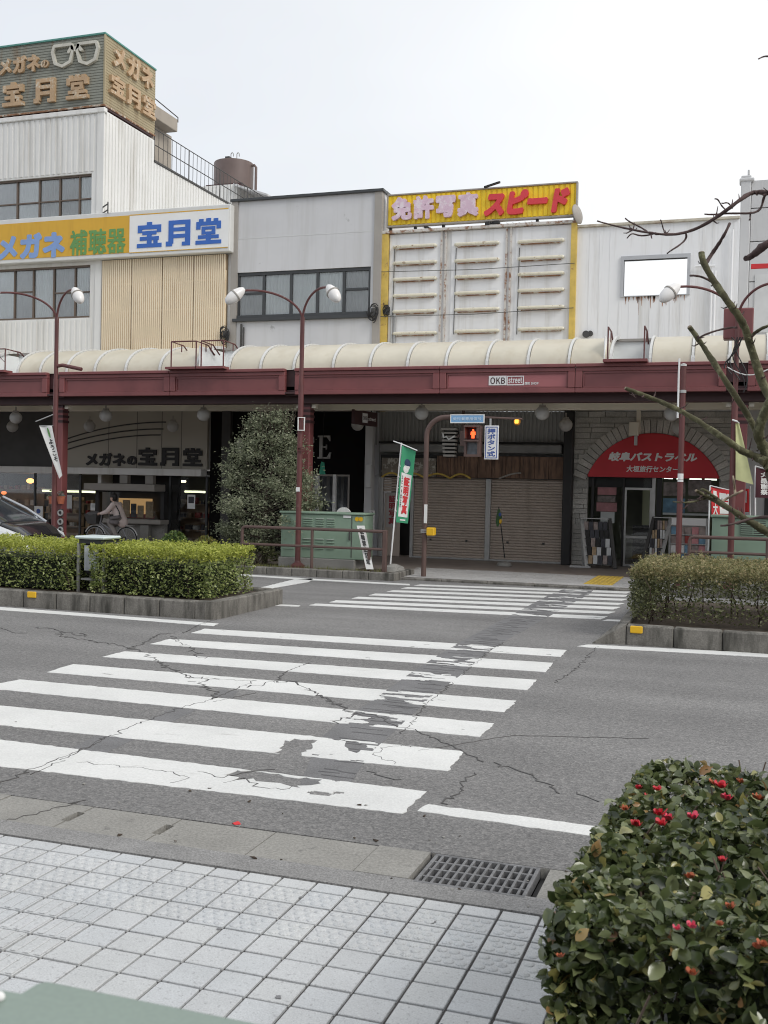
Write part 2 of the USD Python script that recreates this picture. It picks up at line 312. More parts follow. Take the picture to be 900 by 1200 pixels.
# ------------------------------------------------------------------ lettering
FONT = glob.glob('/opt/blender-*/*/datafiles/fonts/Noto Sans CJK*')[0]
_gl = {}
def glyph(ch, bold=0):
    if (ch, bold) in _gl: return _gl[ch, bold]
    from PIL import Image, ImageDraw, ImageFont
    fo = ImageFont.truetype(FONT, 96); im = Image.new('L', (150, 150))
    ImageDraw.Draw(im).text((24, 112), ch, 255, fo, anchor='ls', stroke_width=bold)
    on = np.pad(np.asarray(im) > 127, ((0, 0), (1, 1))).astype(np.int8)
    rows, st = np.nonzero(np.diff(on, axis=1) == 1); en = np.nonzero(np.diff(on, axis=1) == -1)[1]
    sh = shapely.union_all(shapely.box(st, -rows-1, en, -rows)).buffer(.6).buffer(-.6).simplify(.7)
    w = fo.getlength(ch)
    _gl[ch, bold] = (affinity.affine_transform(sh, [1/96, 0, 0, 1/96, -24/96, 112/96]), w/96); return _gl[ch, bold]
def block(*rects): return unary_union([sbox(a, c, b, d) for a, b, c, d in rects]).buffer(.17, join_style=2)
LOGO = {  # the shop's square block letters, on a 10 x 10 grid
 '宝': block((4.1, 5.9, 8.6, 10), (.3, 9.7, 7.4, 8.8), (.3, 1.7, 6.1, 7.5), (8.3, 9.7, 6.1, 7.5), (2.2, 7.8, 5.2, 6.4), (1.2, 8.8, 2.9, 4.1), (4.2, 5.8, .2, 6), (0, 10, 0, 1.3), (6.9, 8.3, 1.7, 2.5)),
 '月': block((1, 9.6, 8.6, 10), (1, 2.7, 1, 9), (0, 2.2, 0, 1.6), (7.9, 9.6, 0, 9), (6.6, 8, 0, 1.2), (1.5, 8.5, 5.9, 7.1), (1.5, 8.5, 3.2, 4.4)),
 '堂': block((4.2, 5.8, 8.4, 10), (1.3, 2.8, 8.6, 9.8), (7.2, 8.7, 8.6, 9.8), (.2, 9.8, 7.5, 8.7), (.2, 1.6, 6, 7.5), (8.4, 9.8, 6, 7.5), (2.4, 7.6, 5.8, 6.7), (2.4, 3.5, 4, 6.6), (6.5, 7.6, 4, 6.6), (2.4, 7.6, 3.9, 4.7), (1, 9, 2.2, 3.3), (4.2, 5.8, .3, 4), (0, 10, 0, 1.2))}
def word(txt, bold=2, logo=False, vertical=False, gap=0.04, slant=0.0):
    """list of outlines for the characters, laid out in a line; then fitted by fit()"""
    out, x = [], 0.0
    for ch in txt:
        if logo and ch in LOGO:
            g = affinity.affine_transform(LOGO[ch], [.092, 0, 0, .092, .04, -.08]); w = 1.0
        else: g, w = glyph(ch, bold)
        if vertical: g = affinity.translate(g, (1-w)/2, x); x -= 1.0+gap
        else: g = affinity.translate(g, x, 0); x += w+gap
        if slant: g = affinity.affine_transform(g, [1, slant, 0, 1, 0, 0])
        out.append(g)
    return out
def fit(gs, x0, x1, z0, z1):
    a = np.array([g.bounds for g in gs if not g.is_empty]); b = (a[:, 0].min(), a[:, 1].min(), a[:, 2].max(), a[:, 3].max())
    sx, sz = (x1-x0)/(b[2]-b[0]), (z1-z0)/(b[3]-b[1])
    return [affinity.affine_transform(g, [sx, 0, 0, sz, x0-b[0]*sx, z0-b[1]*sz]) for g in gs]
def letters(parent, gs, depth, org, mat, ex=(1, 0, 0), ez=(0, 0, 1), name='letter', each=True):
    if each:
        for g in gs: part(parent, name, MB().prism(g, depth, org, ex, ez), mat)
    else:
        mb = MB()
        for g in gs: mb.prism(g, depth, org, ex, ez)
        part(parent, name, mb, mat)
def wall(x0, x1, z0, z1, y0, y1, holes=()):
    p = sbox(x0, z0, x1, z1)
    for a, b, c, d in holes: p = p.difference(sbox(a, c, b, d))
    return MB().prism(p, y1-y0, (0, y1, 0))

# ================================================================== GROUND, ROAD, PAVEMENTS
solo('ground', MB().box(-160, 160, -120, 160, -1.2, -.6), soil, kind='structure')
YK, YR = 4.87, 5.50            # edge of the tiles, edge of the carriageway
road = part('/World', 'road', MB().box(-70, 70, YR, 21.72, -.3, 0.0), asphalt, kind='structure')
def gp(pts, z=0.0): return [tuple(gr(x, y, z)[:2]) for x, y in pts]
def jag(pts, step=.06, amp=.025, seed=0):
    r_ = np.random.default_rng(seed); out = [np.array(pts[0])]
    for a, b in zip(pts[:-1], pts[1:]):
        a, b = np.array(a), np.array(b); L = np.linalg.norm(b-a); n = max(1, int(L/step))
        for i in range(1, n+1): out.append(a+(b-a)*i/n + (r_.normal(0, amp, 2) if i < n else 0))
    return out
def crack(pts, w=.02, seed=0, amp=.025):
    q = jag(gp(pts), .045, amp*.7, seed); r_ = np.random.default_rng(seed+50); segs = []
    for a, b in zip(q[:-1], q[1:]):
        k = w*.30*(.25+1.1*r_.random())
        segs.append(LineString([a, b]).buffer(k/2, cap_style=3))
    return unary_union(segs)
cracks = [crack(*c) for c in [
    ([(0, 736), (18, 742), (32, 742)], .03, 1), ([(42, 735), (62, 737), (72, 740), (70, 746), (100, 750), (145, 757), (152, 760)], .035, 2, .04),
    ([(72, 740), (84, 743), (100, 746), (95, 742)], .03, 3, .04), ([(150, 760), (165, 756), (182, 746), (188, 743), (205, 742)], .06, 4),
    ([(215, 742), (235, 732), (262, 722)], .03, 5), ([(150, 760), (170, 765), (188, 778), (200, 784), (218, 791), (222, 795)], .06, 6, .04), ([(200, 746), (232, 766), (230, 770), (240, 772)], .03, 16, .05),
    ([(218, 792), (243, 796), (240, 803), (256, 812), (248, 820)], .05, 7, .05), ([(222, 794), (245, 797), (300, 798)], .025, 8), ([(290, 806), (325, 800), (345, 799), (352, 804), (362, 807), (378, 818)], .055, 9, .05),
    ([(322, 800), (338, 786), (362, 777)], .035, 10), ([(378, 818), (400, 828), (418, 836), (440, 838)], .07, 11, .05), ([(418, 836), (400, 842), (396, 848)], .04, 12, .04),
    ([(440, 838), (455, 848), (490, 858), (525, 872), (548, 885), (566, 893)], .035, 13), ([(580, 894), (612, 905), (640, 918), (655, 930)], .035, 14), ([(676, 928), (692, 936), (702, 940)], .03, 15),
    ([(556, 906), (540, 924), (524, 943)], .03, 17), ([(0, 918), (28, 905), (60, 893), (100, 878), (138, 858), (165, 848), (210, 830), (248, 820), (276, 808), (300, 798)], .03, 18),
    ([(36, 908), (90, 883), (130, 862)], .02, 19), ([(232, 905), (262, 912), (300, 903), (322, 902)], .022, 20), ([(90, 894), (140, 898), (195, 905), (222, 912), (200, 918)], .02, 21),
    ([(440, 886), (446, 877), (470, 874), (500, 876)], .018, 22), ([(440, 886), (460, 892), (462, 896)], .018, 23), ([(430, 904), (455, 912), (470, 914)], .018, 24),
    ([(262, 918), (285, 912), (296, 922), (330, 926), (342, 922)], .022, 25), ([(100, 938), (60, 948), (0, 966)], .015, 26),
    ([(540, 792), (575, 762), (590, 753)], .018, 27), ([(470, 860), (500, 826), (530, 800)], .018, 28), ([(250, 823), (300, 812)], .02, 29), ([(700, 758), (668, 790), (650, 800)], .015, 30), ([(490, 880), (600, 862), (760, 866)], .008, 31, .01)]]
allcr = unary_union(cracks)
def patch(name, pts, z=.002, mat=asphalt_dark, seed=0, label=None):
    q = jag(gp(pts)+[gp(pts[:1])[0]], .08, .012, seed); part(road, name, MB().sheet(Polygon(q).buffer(0), 0, z), mat, label=label)
patch('asphalt_patch', [(86, 876), (112, 862), (128, 858), (160, 866), (125, 882), (96, 880)], seed=1)
patch('asphalt_patch', [(170, 846), (205, 829), (228, 833), (196, 848)], seed=2)
patch('asphalt_patch', [(246, 820), (258, 808), (280, 810), (268, 822)], seed=3)
# the worn trench strip that crosses both crossings
TR = [(348, 930), (372, 868), (396, 848), (445, 815), (475, 793), (507, 772), (540, 752), (640, 699), (668, 687)]
TR2 = [(700, 687), (690, 697), (590, 752), (562, 772), (538, 793), (505, 817), (470, 850), (432, 885), (400, 935)]
trench = Polygon(gp(TR+TR2)).buffer(0)
tr_top = trench.intersection(sbox(-20, 6.4, 20, 21.6))
grooves = []
for i in range(170):
    y = 6.7+i*.075
    s_ = trench.intersection(LineString([(-20, y), (20, y)]))
    if s_.is_empty: continue
    xa, _, xb, _ = s_.bounds
    for k in range(2):
        a = xa+(xb-xa)*rng.random()*.55; b = min(xb, a+(xb-xa)*(.3+.4*rng.random())); q = jag([(a, y), (b, y+rng.normal(0, .02))], .08, .008, i*3+k)
        if rng.random() < .42: grooves.append(LineString(q).buffer(.005+.009*rng.random(), cap_style=2))
part(road, 'trench_patch', MB().sheet(tr_top, 0, .0015), asphalt_dark)
part(road, 'scraped_groove', MB().sheet(unary_union(grooves).buffer(.001), 0, .003), M('groove_dark', (.105, .103, .105), .9, .2, 6), kind='stuff')
for c in cracks: part(road, 'crack', MB().sheet(c, 0, .0045), crack_m)
# worn paint: noise threshold cut out of the stripes inside the trench strip
def wear(poly, zone, level, seed, cell=.015):
    z = poly.intersection(zone)
    if z.is_empty: return poly
    x0, y0, x1, y1 = z.bounds; nx, ny = int((x1-x0)/cell)+1, int((y1-y0)/cell)+1
    gx, gy = np.meshgrid(x0+np.arange(nx)*cell, y0+np.arange(ny)*cell)
    n = meshkit.fbm(np.stack([gx*4.2+gy*2, gy*12, gx*0+seed*7.3], -1), 5, seed)
    off = sbox(0, 0, 1, 1); bad = n > level
    rects = []
    for j in range(ny):
        i = 0
        while i < nx:
            if bad[j, i]:
                k = i
                while k < nx and bad[j, k]: k += 1
                rects.append(sbox(gx[j, i], gy[j, i], gx[j, i]+(k-i)*cell, gy[j, i]+cell)); i = k
            else: i += 1
    if not rects: return poly
    cut = unary_union(rects).buffer(cell*.7).buffer(-cell*.72).simplify(cell*.2)
    return poly.difference(cut.intersection(zone))
def rough(poly, seed, amp=.005):
    q = list(poly.exterior.coords); g = Polygon(jag(q, .05, amp, seed)).buffer(0); return max(g.geoms, key=lambda k: k.area) if hasattr(g, 'geoms') else g
def mark(name, pts, seed, level=.47, edge=True, t=.004, extra=None, label=None):
    p = rough(Polygon(gp(pts)).buffer(0), seed)
    if edge:
        p = wear(p, trench, level, seed); p = wear(p, sbox(-99, 0, 99, 99), .775, seed+40, .016)
    if extra is not None: p = p.difference(extra)
    p = p.difference(allcr.buffer(.0015))
    g = [k for k in getattr(p, 'geoms', [p]) if k.area > .0015]
    part(road, name, MB().sheet(MultiPolygon(g), 0, t), paint, label=label)
def xline(px, y): return X_(px, y)
near = [  # front-left, back-left, back-right, front-right in the photograph
    [(224, 742), (240, 737), (664, 762), (657, 770)], [(176, 755), (199, 749), (648, 777), (640, 788)], [(120, 770), (146, 763.5), (629, 797), (618, 809)],
    [(55, 788), (86, 778.5), (605, 821.5), (591, 835)], [(-25, 806), (23, 796.5), (579, 848), (562, 864)],
    [(-110, 839), (-60, 821), (544, 881), (524, 904)], [(-190, 876), (-110, 854), (500, 928), (471, 954)]]
cut6 = Polygon(gp([(345, 866), (320, 882), (346, 890), (372, 868)])).buffer(.0)
cut7 = Polygon(gp([(278, 903), (262, 909), (300, 916), (325, 918), (352, 924), (378, 914)])).buffer(0)
cut6b = Polygon(gp([(400, 868), (408, 880), (418, 883), (436, 872)])).buffer(0)
cut6, cut7, cut6b = [rough(c, 900+k, .022) for k, c in enumerate((cut6, cut7, cut6b))]
for i, q in enumerate(near):
    mark('crosswalk_stripe', q, 100+i, level=(.46, .50, .50, .49, .50, .60, .66)[i], extra=[None, None, None, None, None, cut6.union(cut6b), cut7][i])
farL = [(366, 707.5, 709.5), (390, 703.5, 706), (416, 699.5, 701.5), (436, 695.7, 697.8), (457, 691.8, 693.5), (474, 688.2, 689.7), (489, 685, 686.3)]
farR = [(707, 722.5, 726), (716, 717, 719.5), (722, 711.5, 714.2), (727, 707, 709), (731, 702, 704), (734, 697.5, 699.5), (737, 693.5, 695.5)]
for i, (a, b) in enumerate(zip(farL, farR)):
    mark('crosswalk_stripe', [(a[0]-4, a[2]), (a[0]+4, a[1]), (b[0]+5, b[1]), (b[0]-3, b[2])], 120+i, level=.48)
mark('edge_line', [(489, 951), (502, 943), (700, 969), (960, 1003), (960, 1018), (692, 980)], 140, edge=False)
mark('edge_line', [(-300, 695), (-300, 692.5), (0, 711.5), (100, 719), (256, 731), (250, 733.8), (100, 722.3), (0, 715)], 141, edge=False)
mark('edge_line', [(676, 757.5), (690, 755.5), (900, 766), (1100, 778), (1100, 783), (900, 770.5), (690, 759)], 142, edge=False)
mark('edge_line', [(200, 669.5), (200, 667.8), (365, 678.3), (480, 684.5), (480, 686), (365, 680)], 143, edge=False)
mark('stop_line', [(288, 693), (345, 679), (368, 678), (362, 682), (310, 691)], 144, edge=False)
mark('lane_line', [(322, 710), (326, 708.3), (352, 709.5), (350, 711)], 145, edge=False)
mark('lane_line', [(706, 727.5), (712, 726), (742, 727), (736, 729)], 146, edge=False)

# ---- near pavement: gutter slabs, drain, mortar strip, small square tiles
npv = part('/World', 'near_pavement', MB().box(-70, 70, -30, YK, -.3, -.012), grout, kind='structure')
part(npv, 'mortar_strip', MB().box(-70, 70, YK+.004, YK+.20, -.3, .004), mortar)
gx0, gx1, gy0, gy1 = X_(490, 5.3, 1040), X_(633, 5.3, 1030), 5.06, YR-.05
gc = gp([(512, 1002), (637, 1018), (612, 1052), (482, 1034)])
gx0, gx1 = .5*(gc[0][0]+gc[3][0]), .5*(gc[1][0]+gc[2][0]); gy0, gy1 = .5*(gc[2][1]+gc[3][1]), .5*(gc[0][1]+gc[1][1])
jx = [gr(85, 958)[0], gr(187, 975)[0], gr(310, 985)[0]]
L0 = jx[1]-jx[0]
edges = [jx[0]-L0*k for k in range(12, 0, -1)]+jx+[jx[2]+.62, gx0-.03]
edges = sorted([e for e in edges if e <= gx0-.03])
SL = MB
for i, (a, b) in enumerate(zip(edges[:-1], edges[1:])):
    if b-a < .1: continue
    p = sbox(a+.004, YK+.205, b-.004, YR-.012)
    if abs(b-jx[0]) < .02 or abs(b-jx[1]) < .02:
        p = p.difference(sbox(b-.035, YK+.33, b+.2, YK+.50))
    if abs(a-jx[0]) < .02 or abs(a-jx[1]) < .02: p = p.difference(sbox(a-.1, YK+.33, a+.02, YK+.50))
    part(npv, 'gutter_slab', MB().prism(p, .25+rng.uniform(-.004, .004), (0, 0, -.248), (1, 0, 0), (0, 1, 0)), conc)
part(npv, 'gutter_slab', MB().box(gx0-.026, gx1+.045, YK+.205, gy0-.012, -.248, .0), conc)
part(npv, 'gutter_slab', MB().box(gx0-.026, gx1+.045, gy1+.012, YR-.006, -.248, -.001), conc)
x = gx1+.05
for k in range(9):
    part(npv, 'gutter_slab', MB().box(x, x+.74, YK+.205, YR-.012, -.248, rng.uniform(-.004, .004)), conc); x += .75
dr = thing('drain_grate', 'dark cast iron drain grate with rectangular openings set in the near gutter', 'drain grate', (.5*(gx0+gx1), .5*(gy0+gy1), 0))
pit = MB().box(gx0-.02, gx1+.02, gy0, gy1, -.5, -.48).box(gx0-.02, gx0-.005, gy0, gy1, -.48, -.02).box(gx1+.005, gx1+.04, gy0, gy1, -.48, -.05).box(gx0, gx1, gy0-.01, gy0-.002, -.48, -.02).box(gx0, gx1, gy1+.002, gy1+.01, -.48, -.02)
part(dr, 'pit', pit, black)
fr = MB().box(gx0, gx1, gy0, gy0+.02, -.05, .006, .003).box(gx0, gx1, gy1-.02, gy1, -.05, .006, .003).box(gx0, gx0+.02, gy0+.02, gy1-.02, -.05, .006, .003).box(gx1-.02, gx1, gy0+.02, gy1-.02, -.05, .006, .003)
part(dr, 'frame', fr, iron)
for i in range(1, 13):
    xx = gx0+(gx1-gx0)*i/13; part(dr, 'cross_bar', MB().box(xx-.007, xx+.007, gy0+.02, gy1-.02, -.05, .004, .002), iron)
for i in range(1, 4):
    yy = gy0+(gy1-gy0)*i/4; part(dr, 'long_bar', MB().box(gx0+.02, gx1-.02, yy-.007, yy+.007, -.035, .002, .002), iron)
TS = .1875
tx0, ty0 = -19.3788093*TS, 24.3742056*TS; TSY = TS*.964
dome = trimesh.creation.icosphere(subdivisions=1, radius=1.0)
domeM = (np.asarray(dome.vertices)*[.025, .025, .0075], dome.faces)
rest = MB(); ntile = 0
for i in range(-2, 16):
    for j in range(-7, 26):
        xa, xb = tx0+j*TS, tx0+(j+1)*TS; yb, ya = (ty0-i*TSY, ty0-(i+1)*TSY) if i >= -1 else (YK-.002, ty0+TSY)
        g = .0065; zt = rng.uniform(-.0015, .0015)
        mb = MB().box(xa+g, xb-g, ya+g*1.15, yb-g*1.0, -.04, zt, .0025)
        cx, cy = .5*(xa+xb), .5*(ya+yb)
        if -1 <= i <= 1:
            for dx, dy in ((-.055, .05), (0, .05), (.055, .05), (-.028, 0), (.028, 0), (-.055, -.05), (0, -.05), (.055, -.05)):
                mb.add(domeM[0]+[cx+dx, cy+dy, zt], domeM[1])
        elif 2 <= i and -6 <= j <= 4:
            for dx in (-.052, .01, .066):
                mb.box(cx+dx-.016, cx+dx+.016, ya+.012, yb-.012, zt, zt+.004, .0038)
        P = np.array([cx, cy, 0])-C0; dep = P@D; u = 450+FPX*(P@R)/dep if dep > .1 else 9e9; w_ = 600-FPX*(P@U)/dep if dep > .1 else 9e9
        if dep > .1 and -40 < u < 760 and w_ < 1260 and ntile < 299: part(npv, 'tile', mb, tile_ms[rng.integers(4)]); ntile += 1
        else: rest.tm(trimesh.Trimesh(*mb.mesh(), process=False))
part(npv, 'tile', rest, tile_ms[0], kind='stuff')

r_ = np.random.default_rng(77)
for k in range(16):
    x, y = r_.uniform(-3.6, -.7), r_.uniform(2.2, 4.7); q = Point(x, y).buffer(r_.uniform(.008, .02), 6)
    part(npv, 'gum_spot', MB().sheet(Polygon([(a+r_.normal(0, .003), b+r_.normal(0, .003)) for a, b in list(q.exterior.coords)[:-1]]).buffer(0), .0016, .0012), M('gum_grey', (.20, .20, .205), .8) if k == 0 else MADE['gum_grey'])
for k in range(40):
    x, y = r_.uniform(-4, .2), r_.uniform(4.9, 6.2); w_ = r_.uniform(.008, .02)
    part(npv if y < 5.5 else road, 'grit', MB().tm(trimesh.convex.convex_hull(r_.normal(0, w_*.5, (9, 3))*[1, 1, .5]+[x, y, .006])), soil if k % 3 else conc)

# ---- far pavement
fp = part('/World', 'far_pavement', MB().box(-70, 70, 21.95, 60, -.3, .045), pav_dark, kind='structure')
for k in range(-20, 14):
    part(fp, 'kerb_stone', MB().box(k*1.0+.004, k*1.0+.996, 21.725, 21.946, -.3, .05+rng.uniform(-.003, .003), .015), conc2)
mb = MB()
for i in range(9):
    for j in range(26):
        x = -7.4+j*.3+(.15 if i % 2 else 0); y = 21.96+i*.3
        mb.box(x+.005, x+.295, y+.005, y+.295, .03, .056+rng.uniform(-.003, .003))
part(fp, 'paver', mb, pav_light, kind='stuff')
yx = X_(712, 24, 672)
for k in range(8):
    for q in range(2):
        mb = MB().box(yx+q*.3-.3, yx+q*.3-.006, 22.3+k*.3, 22.594+k*.3, .03, .063, .004)
        for a in range(3):
            for b in range(3): mb.add(domeM[0]*[1, 1, 1]+[yx+q*.3-.25+a*.1, 22.35+k*.3+b*.1, .063], domeM[1])
        part(fp, 'tactile_tile', mb, yellow_tile)

# ---- traffic islands with kerb stones
def stone(x0, x1, y0, y1, z1, mb=None): return (mb or MB()).box(x0+.004, x1-.004, y0, y1, -.2, z1, .018)
iy0, iy1, iz = 13.72, 16.15, .26
ixr = -7.18
isl = part('/World', 'left_island', MB().box(-40, ixr-.15, iy0+.15, iy1-.15, -.2, iz-.05), soil, kind='structure')
k = 0; x = ixr-.32
part(isl, 'kerb_stone', MB().prism(Polygon([(ixr-.32, iy0), (ixr-.16, iy0), (ixr-.05, iy0+.05), (ixr, iy0+.18), (ixr, iy0+.5), (ixr-.18, iy0+.5), (ixr-.18, iy0+.2), (ixr-.32, iy0+.18)]), iz+.2, (0, 0, -.2), (1, 0, 0), (0, 1, 0)), conc2)
while x > -26: part(isl, 'kerb_stone', stone(x-.6, x, iy0+rng.uniform(-.004, .004), iy0+.18, iz+rng.uniform(-.004, .004)), conc2); x -= .6
y = iy0+.5
while y < iy1-.1: part(isl, 'kerb_stone', stone(ixr-.18, ixr, y+.004, min(y+.6, iy1)-.004, iz+rng.uniform(-.004, .004)), conc2); y += .6
x = ixr-.19
while x > -26: part(isl, 'kerb_stone', stone(x-.6, x, iy1-.18, iy1, iz), conc2); x -= .6
rx = X_(38, iy0, 697); part(isl, 'reflector', MB().box(rx-.08, rx+.08, iy0-.03, iy0-.002, iz-.10, iz-.005, .01), yellow_box)
jy0, jy1 = 14.05, 18.3
jxl = -1.36
isr = part('/World', 'right_island', MB().box(jxl, 40, jy0+.15, jy1-.15, -.2, iz-.05), soil, kind='structure')
ramp = trimesh.convex.convex_hull(np.array([(jxl-.006, jy0, -.2), (jxl-.006, jy0, iz), (jxl-.006, jy0+.2, -.2), (jxl-.006, jy0+.2, iz), (jxl-.42, jy0-.1, -.2), (jxl-.42, jy0-.1, .01), (jxl-.30, jy0+.4, -.2), (jxl-.30, jy0+.4, .02), (jxl-.15, jy0+.1, iz-.02)]))
part(isr, 'kerb_stone', MB().tm(ramp), conc2)
part(isr, 'kerb_stone', MB().tm(trimesh.convex.convex_hull(np.array([(jxl, jy0+.21, z) for z in (-.2, iz)]+[(jxl-.3, jy0+.41, -.2), (jxl-.3, jy0+.41, .02), (jxl, jy1, -.2), (jxl, jy1, iz), (jxl-.14, jy0+.6, iz-.03), (jxl-.28, jy1, -.2), (jxl-.22, jy1, iz-.05)]))), conc2)
x = jxl
while x < 22: part(isr, 'kerb_stone', stone(x, x+.6, jy0+rng.uniform(-.004, .004), jy0+.18, iz+rng.uniform(-.004, .004)), conc2); x += .6
rx = X_(746, jy0, 733); part(isr, 'reflector', MB().box(rx-.08, rx+.08, jy0-.03, jy0-.002, iz-.10, iz-.005, .01), yellow_box)
sy0, sy1, sz = 21.3, 22.75, .17
sxr = -6.9
strip = part('/World', 'planting_strip', MB().box(-40, sxr-.1, sy0+.15, sy1-.1, -.2, sz-.03), soil, kind='structure')
x = sxr
while x > -26: part(strip, 'kerb_stone', stone(x-.6, x, sy0, sy0+.17, sz+rng.uniform(-.004, .004)), conc2); x -= .6
y = sy0+.175
while y < sy1: part(strip, 'kerb_stone', stone(sxr-.17, sxr, y, min(y+.5, sy1), sz), conc2); y += .5
strip2 = part('/World', 'planting_strip', MB().box(-.9, 40, sy0+.15, sy1-.1, -.2, sz-.03), soil, kind='structure')
x = -.9
while x < 16: part(strip2, 'kerb_stone', stone(x, x+.6, sy0, sy0+.17, sz), conc2); x += .6
# grass on the strip
mb = MB()
for _ in range(900):
    x, y = rng.uniform(-11.5, sxr-.3), rng.uniform(sy0+.18, sy0+.6); h_ = rng.uniform(.03, .11); a = rng.uniform(0, 6.28); t = rng.normal(0, .03, 2)
    mb.add([(x-.006*math.cos(a), y-.006*math.sin(a), sz-.04), (x+.006*math.cos(a), y+.006*math.sin(a), sz-.04), (x+t[0], y+t[1], sz-.03+h_)], [(0, 1, 2)])
grassm = leafmat('grass_blade', [(0, (.10, .13, .03)), (.5, (.20, .21, .06)), (1, (.28, .25, .12))])
v_, f_ = mb.mesh(); solo('grass', Cloud(v_, f_, np.repeat(np.random.default_rng(2).random(len(v_)//3), 3)), grassm, 'short ragged grass growing along the far planting strip kerb', 'grass', kind='stuff')

# ================================================================== BUILDINGS
YF, YW, YA, YC = 28.2, 28.36, 23.0, 23.45
Zc = Z_(482, YF, 400)                                # ceiling of the arcade
def xp(px, Y=YF, py=400): return X_(px, Y, py)
def zp(px, py, Y=YF): return float(at(px, py, Y)[2])
def ribs(x0, x1, z0, z1, y, pitch, d=.03, wd=.5):
    mb = MB(); n = max(1, int((x1-x0)/pitch))
    for i in range(n):
        a = x0+(x1-x0)*i/n; b = a+(x1-x0)/n*wd
        mb.box(a, b, y-d, y, z0, z1)
    return mb
def ribs_side(X, y0, y1, z0f, z1f, pitch, d=.03, wd=.5):
    mb = MB(); n = max(1, int((y1-y0)/pitch))
    for i in range(n):
        a = y0+(y1-y0)*i/n; b = a+(y1-y0)/n*wd
        mb.prism(Polygon([(a, z0f), (b, z0f), (b, z1f(b)), (a, z1f(a))]), d, (X, 0, 0), (0, 1, 0), (0, 0, 1))
    return mb
def window_band(par, x0, x1, z0, z1, y, splits, rails, fmat, cur, depth=.12, fw=.045, name='window'):
    """a band of framed panes set back in the wall; the pane widths are given by the splits"""
    f = MB().box(x0, x1, y+.02, y+depth, z1-fw*1.3, z1).box(x0, x1, y-.03, y+depth, z0, z0+fw*1.3).box(x0, x0+fw, y+.02, y+depth, z0+fw*1.3, z1-fw*1.3).box(x1-fw, x1, y+.02, y+depth, z0+fw*1.3, z1-fw*1.3)
    w = part(par, name, f, fmat)
    xs = [x0+fw]+list(splits)+[x1-fw]
    for s_ in splits: part(w, 'mullion', MB().box(s_-fw*.55, s_+fw*.55, y+.03, y+depth, z0+fw*1.3, z1-fw*1.3), fmat)
    for i, (a, b) in enumerate(zip(xs[:-1], xs[1:])):
        part(w, 'pane', MB().box(a+fw*.4, b-fw*.4, y+.07, y+.078, z0+fw, z1-fw), glass)
        if rails and rails[i % len(rails)]:
            zz = z0+(z1-z0)*rails[i % len(rails)]; part(w, 'rail', MB().box(a+fw*.5, b-fw*.5, y+.04, y+depth-.01, zz-fw*.45, zz+fw*.45), fmat)
        c = cur[i % len(cur)]
        if c is not None:
            n = 26; xx = np.linspace(a, b, n); yy = y+.103+.014*np.sin(np.arange(n)*2.1+i)
            mb = MB(); v = [(p, q, z) for z in (z0, z1) for p, q in zip(xx, yy)]
            mb.add(v, [(k, k+1, n+k+1, n+k) for k in range(n-1)]); part(w, 'curtain', mb, c)
    part(w, 'back', MB().box(x0-.1, x1+.1, y+.6, y+.62, z0-.1, z1+.1), room)
    return w

# ---------------- the shop row on the near side, behind the viewpoint (seen only in reflections)
op = thing('near_side_building', 'plain two storey shop row on the near pavement, reflected in the shop windows opposite', 'building', (0, -6, 0))
part(op, 'wall', MB().box(-45, 45, -7.0, -6.0, -.3, 6.5), greyfar)
for k in range(-8, 8): part(op, 'shop_window', MB().box(k*5+.3, k*5+4.7, -5.99, -5.95, .1, 3.0), darkgrey); part(op, 'window', MB().box(k*5+.8, k*5+4.2, -5.99, -5.95, 4.6, 5.9), darkgrey)
part(op, 'canopy', MB().box(-45, 45, -5.94, -3.2, 3.6, 4.0), maroon)

# ---------------- optician's building on the left
XE = xp(121, YF, 200)                                # outer corner of the tall front block
XL = -34.0
ztop = zp(122, 128); zs1, zs0 = zp(200, 247), zp(200, 301)   # gold sign
X2 = xp(270, YF, 270)                                # right end of the low front
uw = (zp(60, 255+3), zp(60, 207)); lw = (zp(50, 374), zp(50, 313))
wx1 = xp(107, YF, 240)
ob = thing('optician_building', 'white corrugated three storey shop building with brown window bands and cream louvre screen', 'building', (XE, YF, 0))
zl0 = Zc
part(ob, 'front_wall', wall(XL, XE, zl0, ztop, YF, YF+.15, [(XL+1, wx1, uw[0], uw[1]), (XL+1, wx1, lw[0], lw[1])]), whitec)
for a, b in ((zl0, lw[0]-.06), (uw[1]+.06, ztop-.12)):
    part(ob, 'cladding_rib', ribs(XL, XE-.25, a, b, YF-.001, .20, .02, .55), whitec, kind='stuff')
part(ob, 'corner_trim', MB().box(XE-.22, XE+.03, YF-.035, YF-.001, zl0, ztop, .01), whitec)
part(ob, 'eave_trim', MB().box(XL, XE+.06, YF-.07, YF+.1, ztop-.10, ztop+.05, .02), whitec)
YB1 = YF+atx(181, 152, XE)[1]-YF; YB2 = float(atx(271, 237, XE)[1])
part(ob, 'side_wall', MB().box(XE-.12, XE, YF+.155, YB1, 0, ztop-.02), whitec)
part(ob, 'side_rib', ribs_side(XE+.001, YF+.1, YB1, zl0, lambda y: ztop-.06, .17, .022, .55), whitec, kind='stuff')
zr1, zr2 = float(atx(181, 190, XE)[2]), float(atx(270, 237, XE)[2])
zr2 = zr1
part(ob, 'side_wall', MB().box(XE-.12, XE-.01, YB1+.003, 44, 0, zr1), whitec)
part(ob, 'side_rib', ribs_side(XE-.009, YB1+.02, 44, zl0, lambda y: zr1-.03, .19, .022, .55), whitec, kind='stuff')
part(ob, 'coping', MB().box(XE-.16, XE+.04, YB1+.01, 44, zr1, zr1+.06), darkgrey)
part(ob, 'flat_roof', MB().box(XL, XE-.125, YB1+.1, 44, zr1-.4, zr1-.2), greyfar)
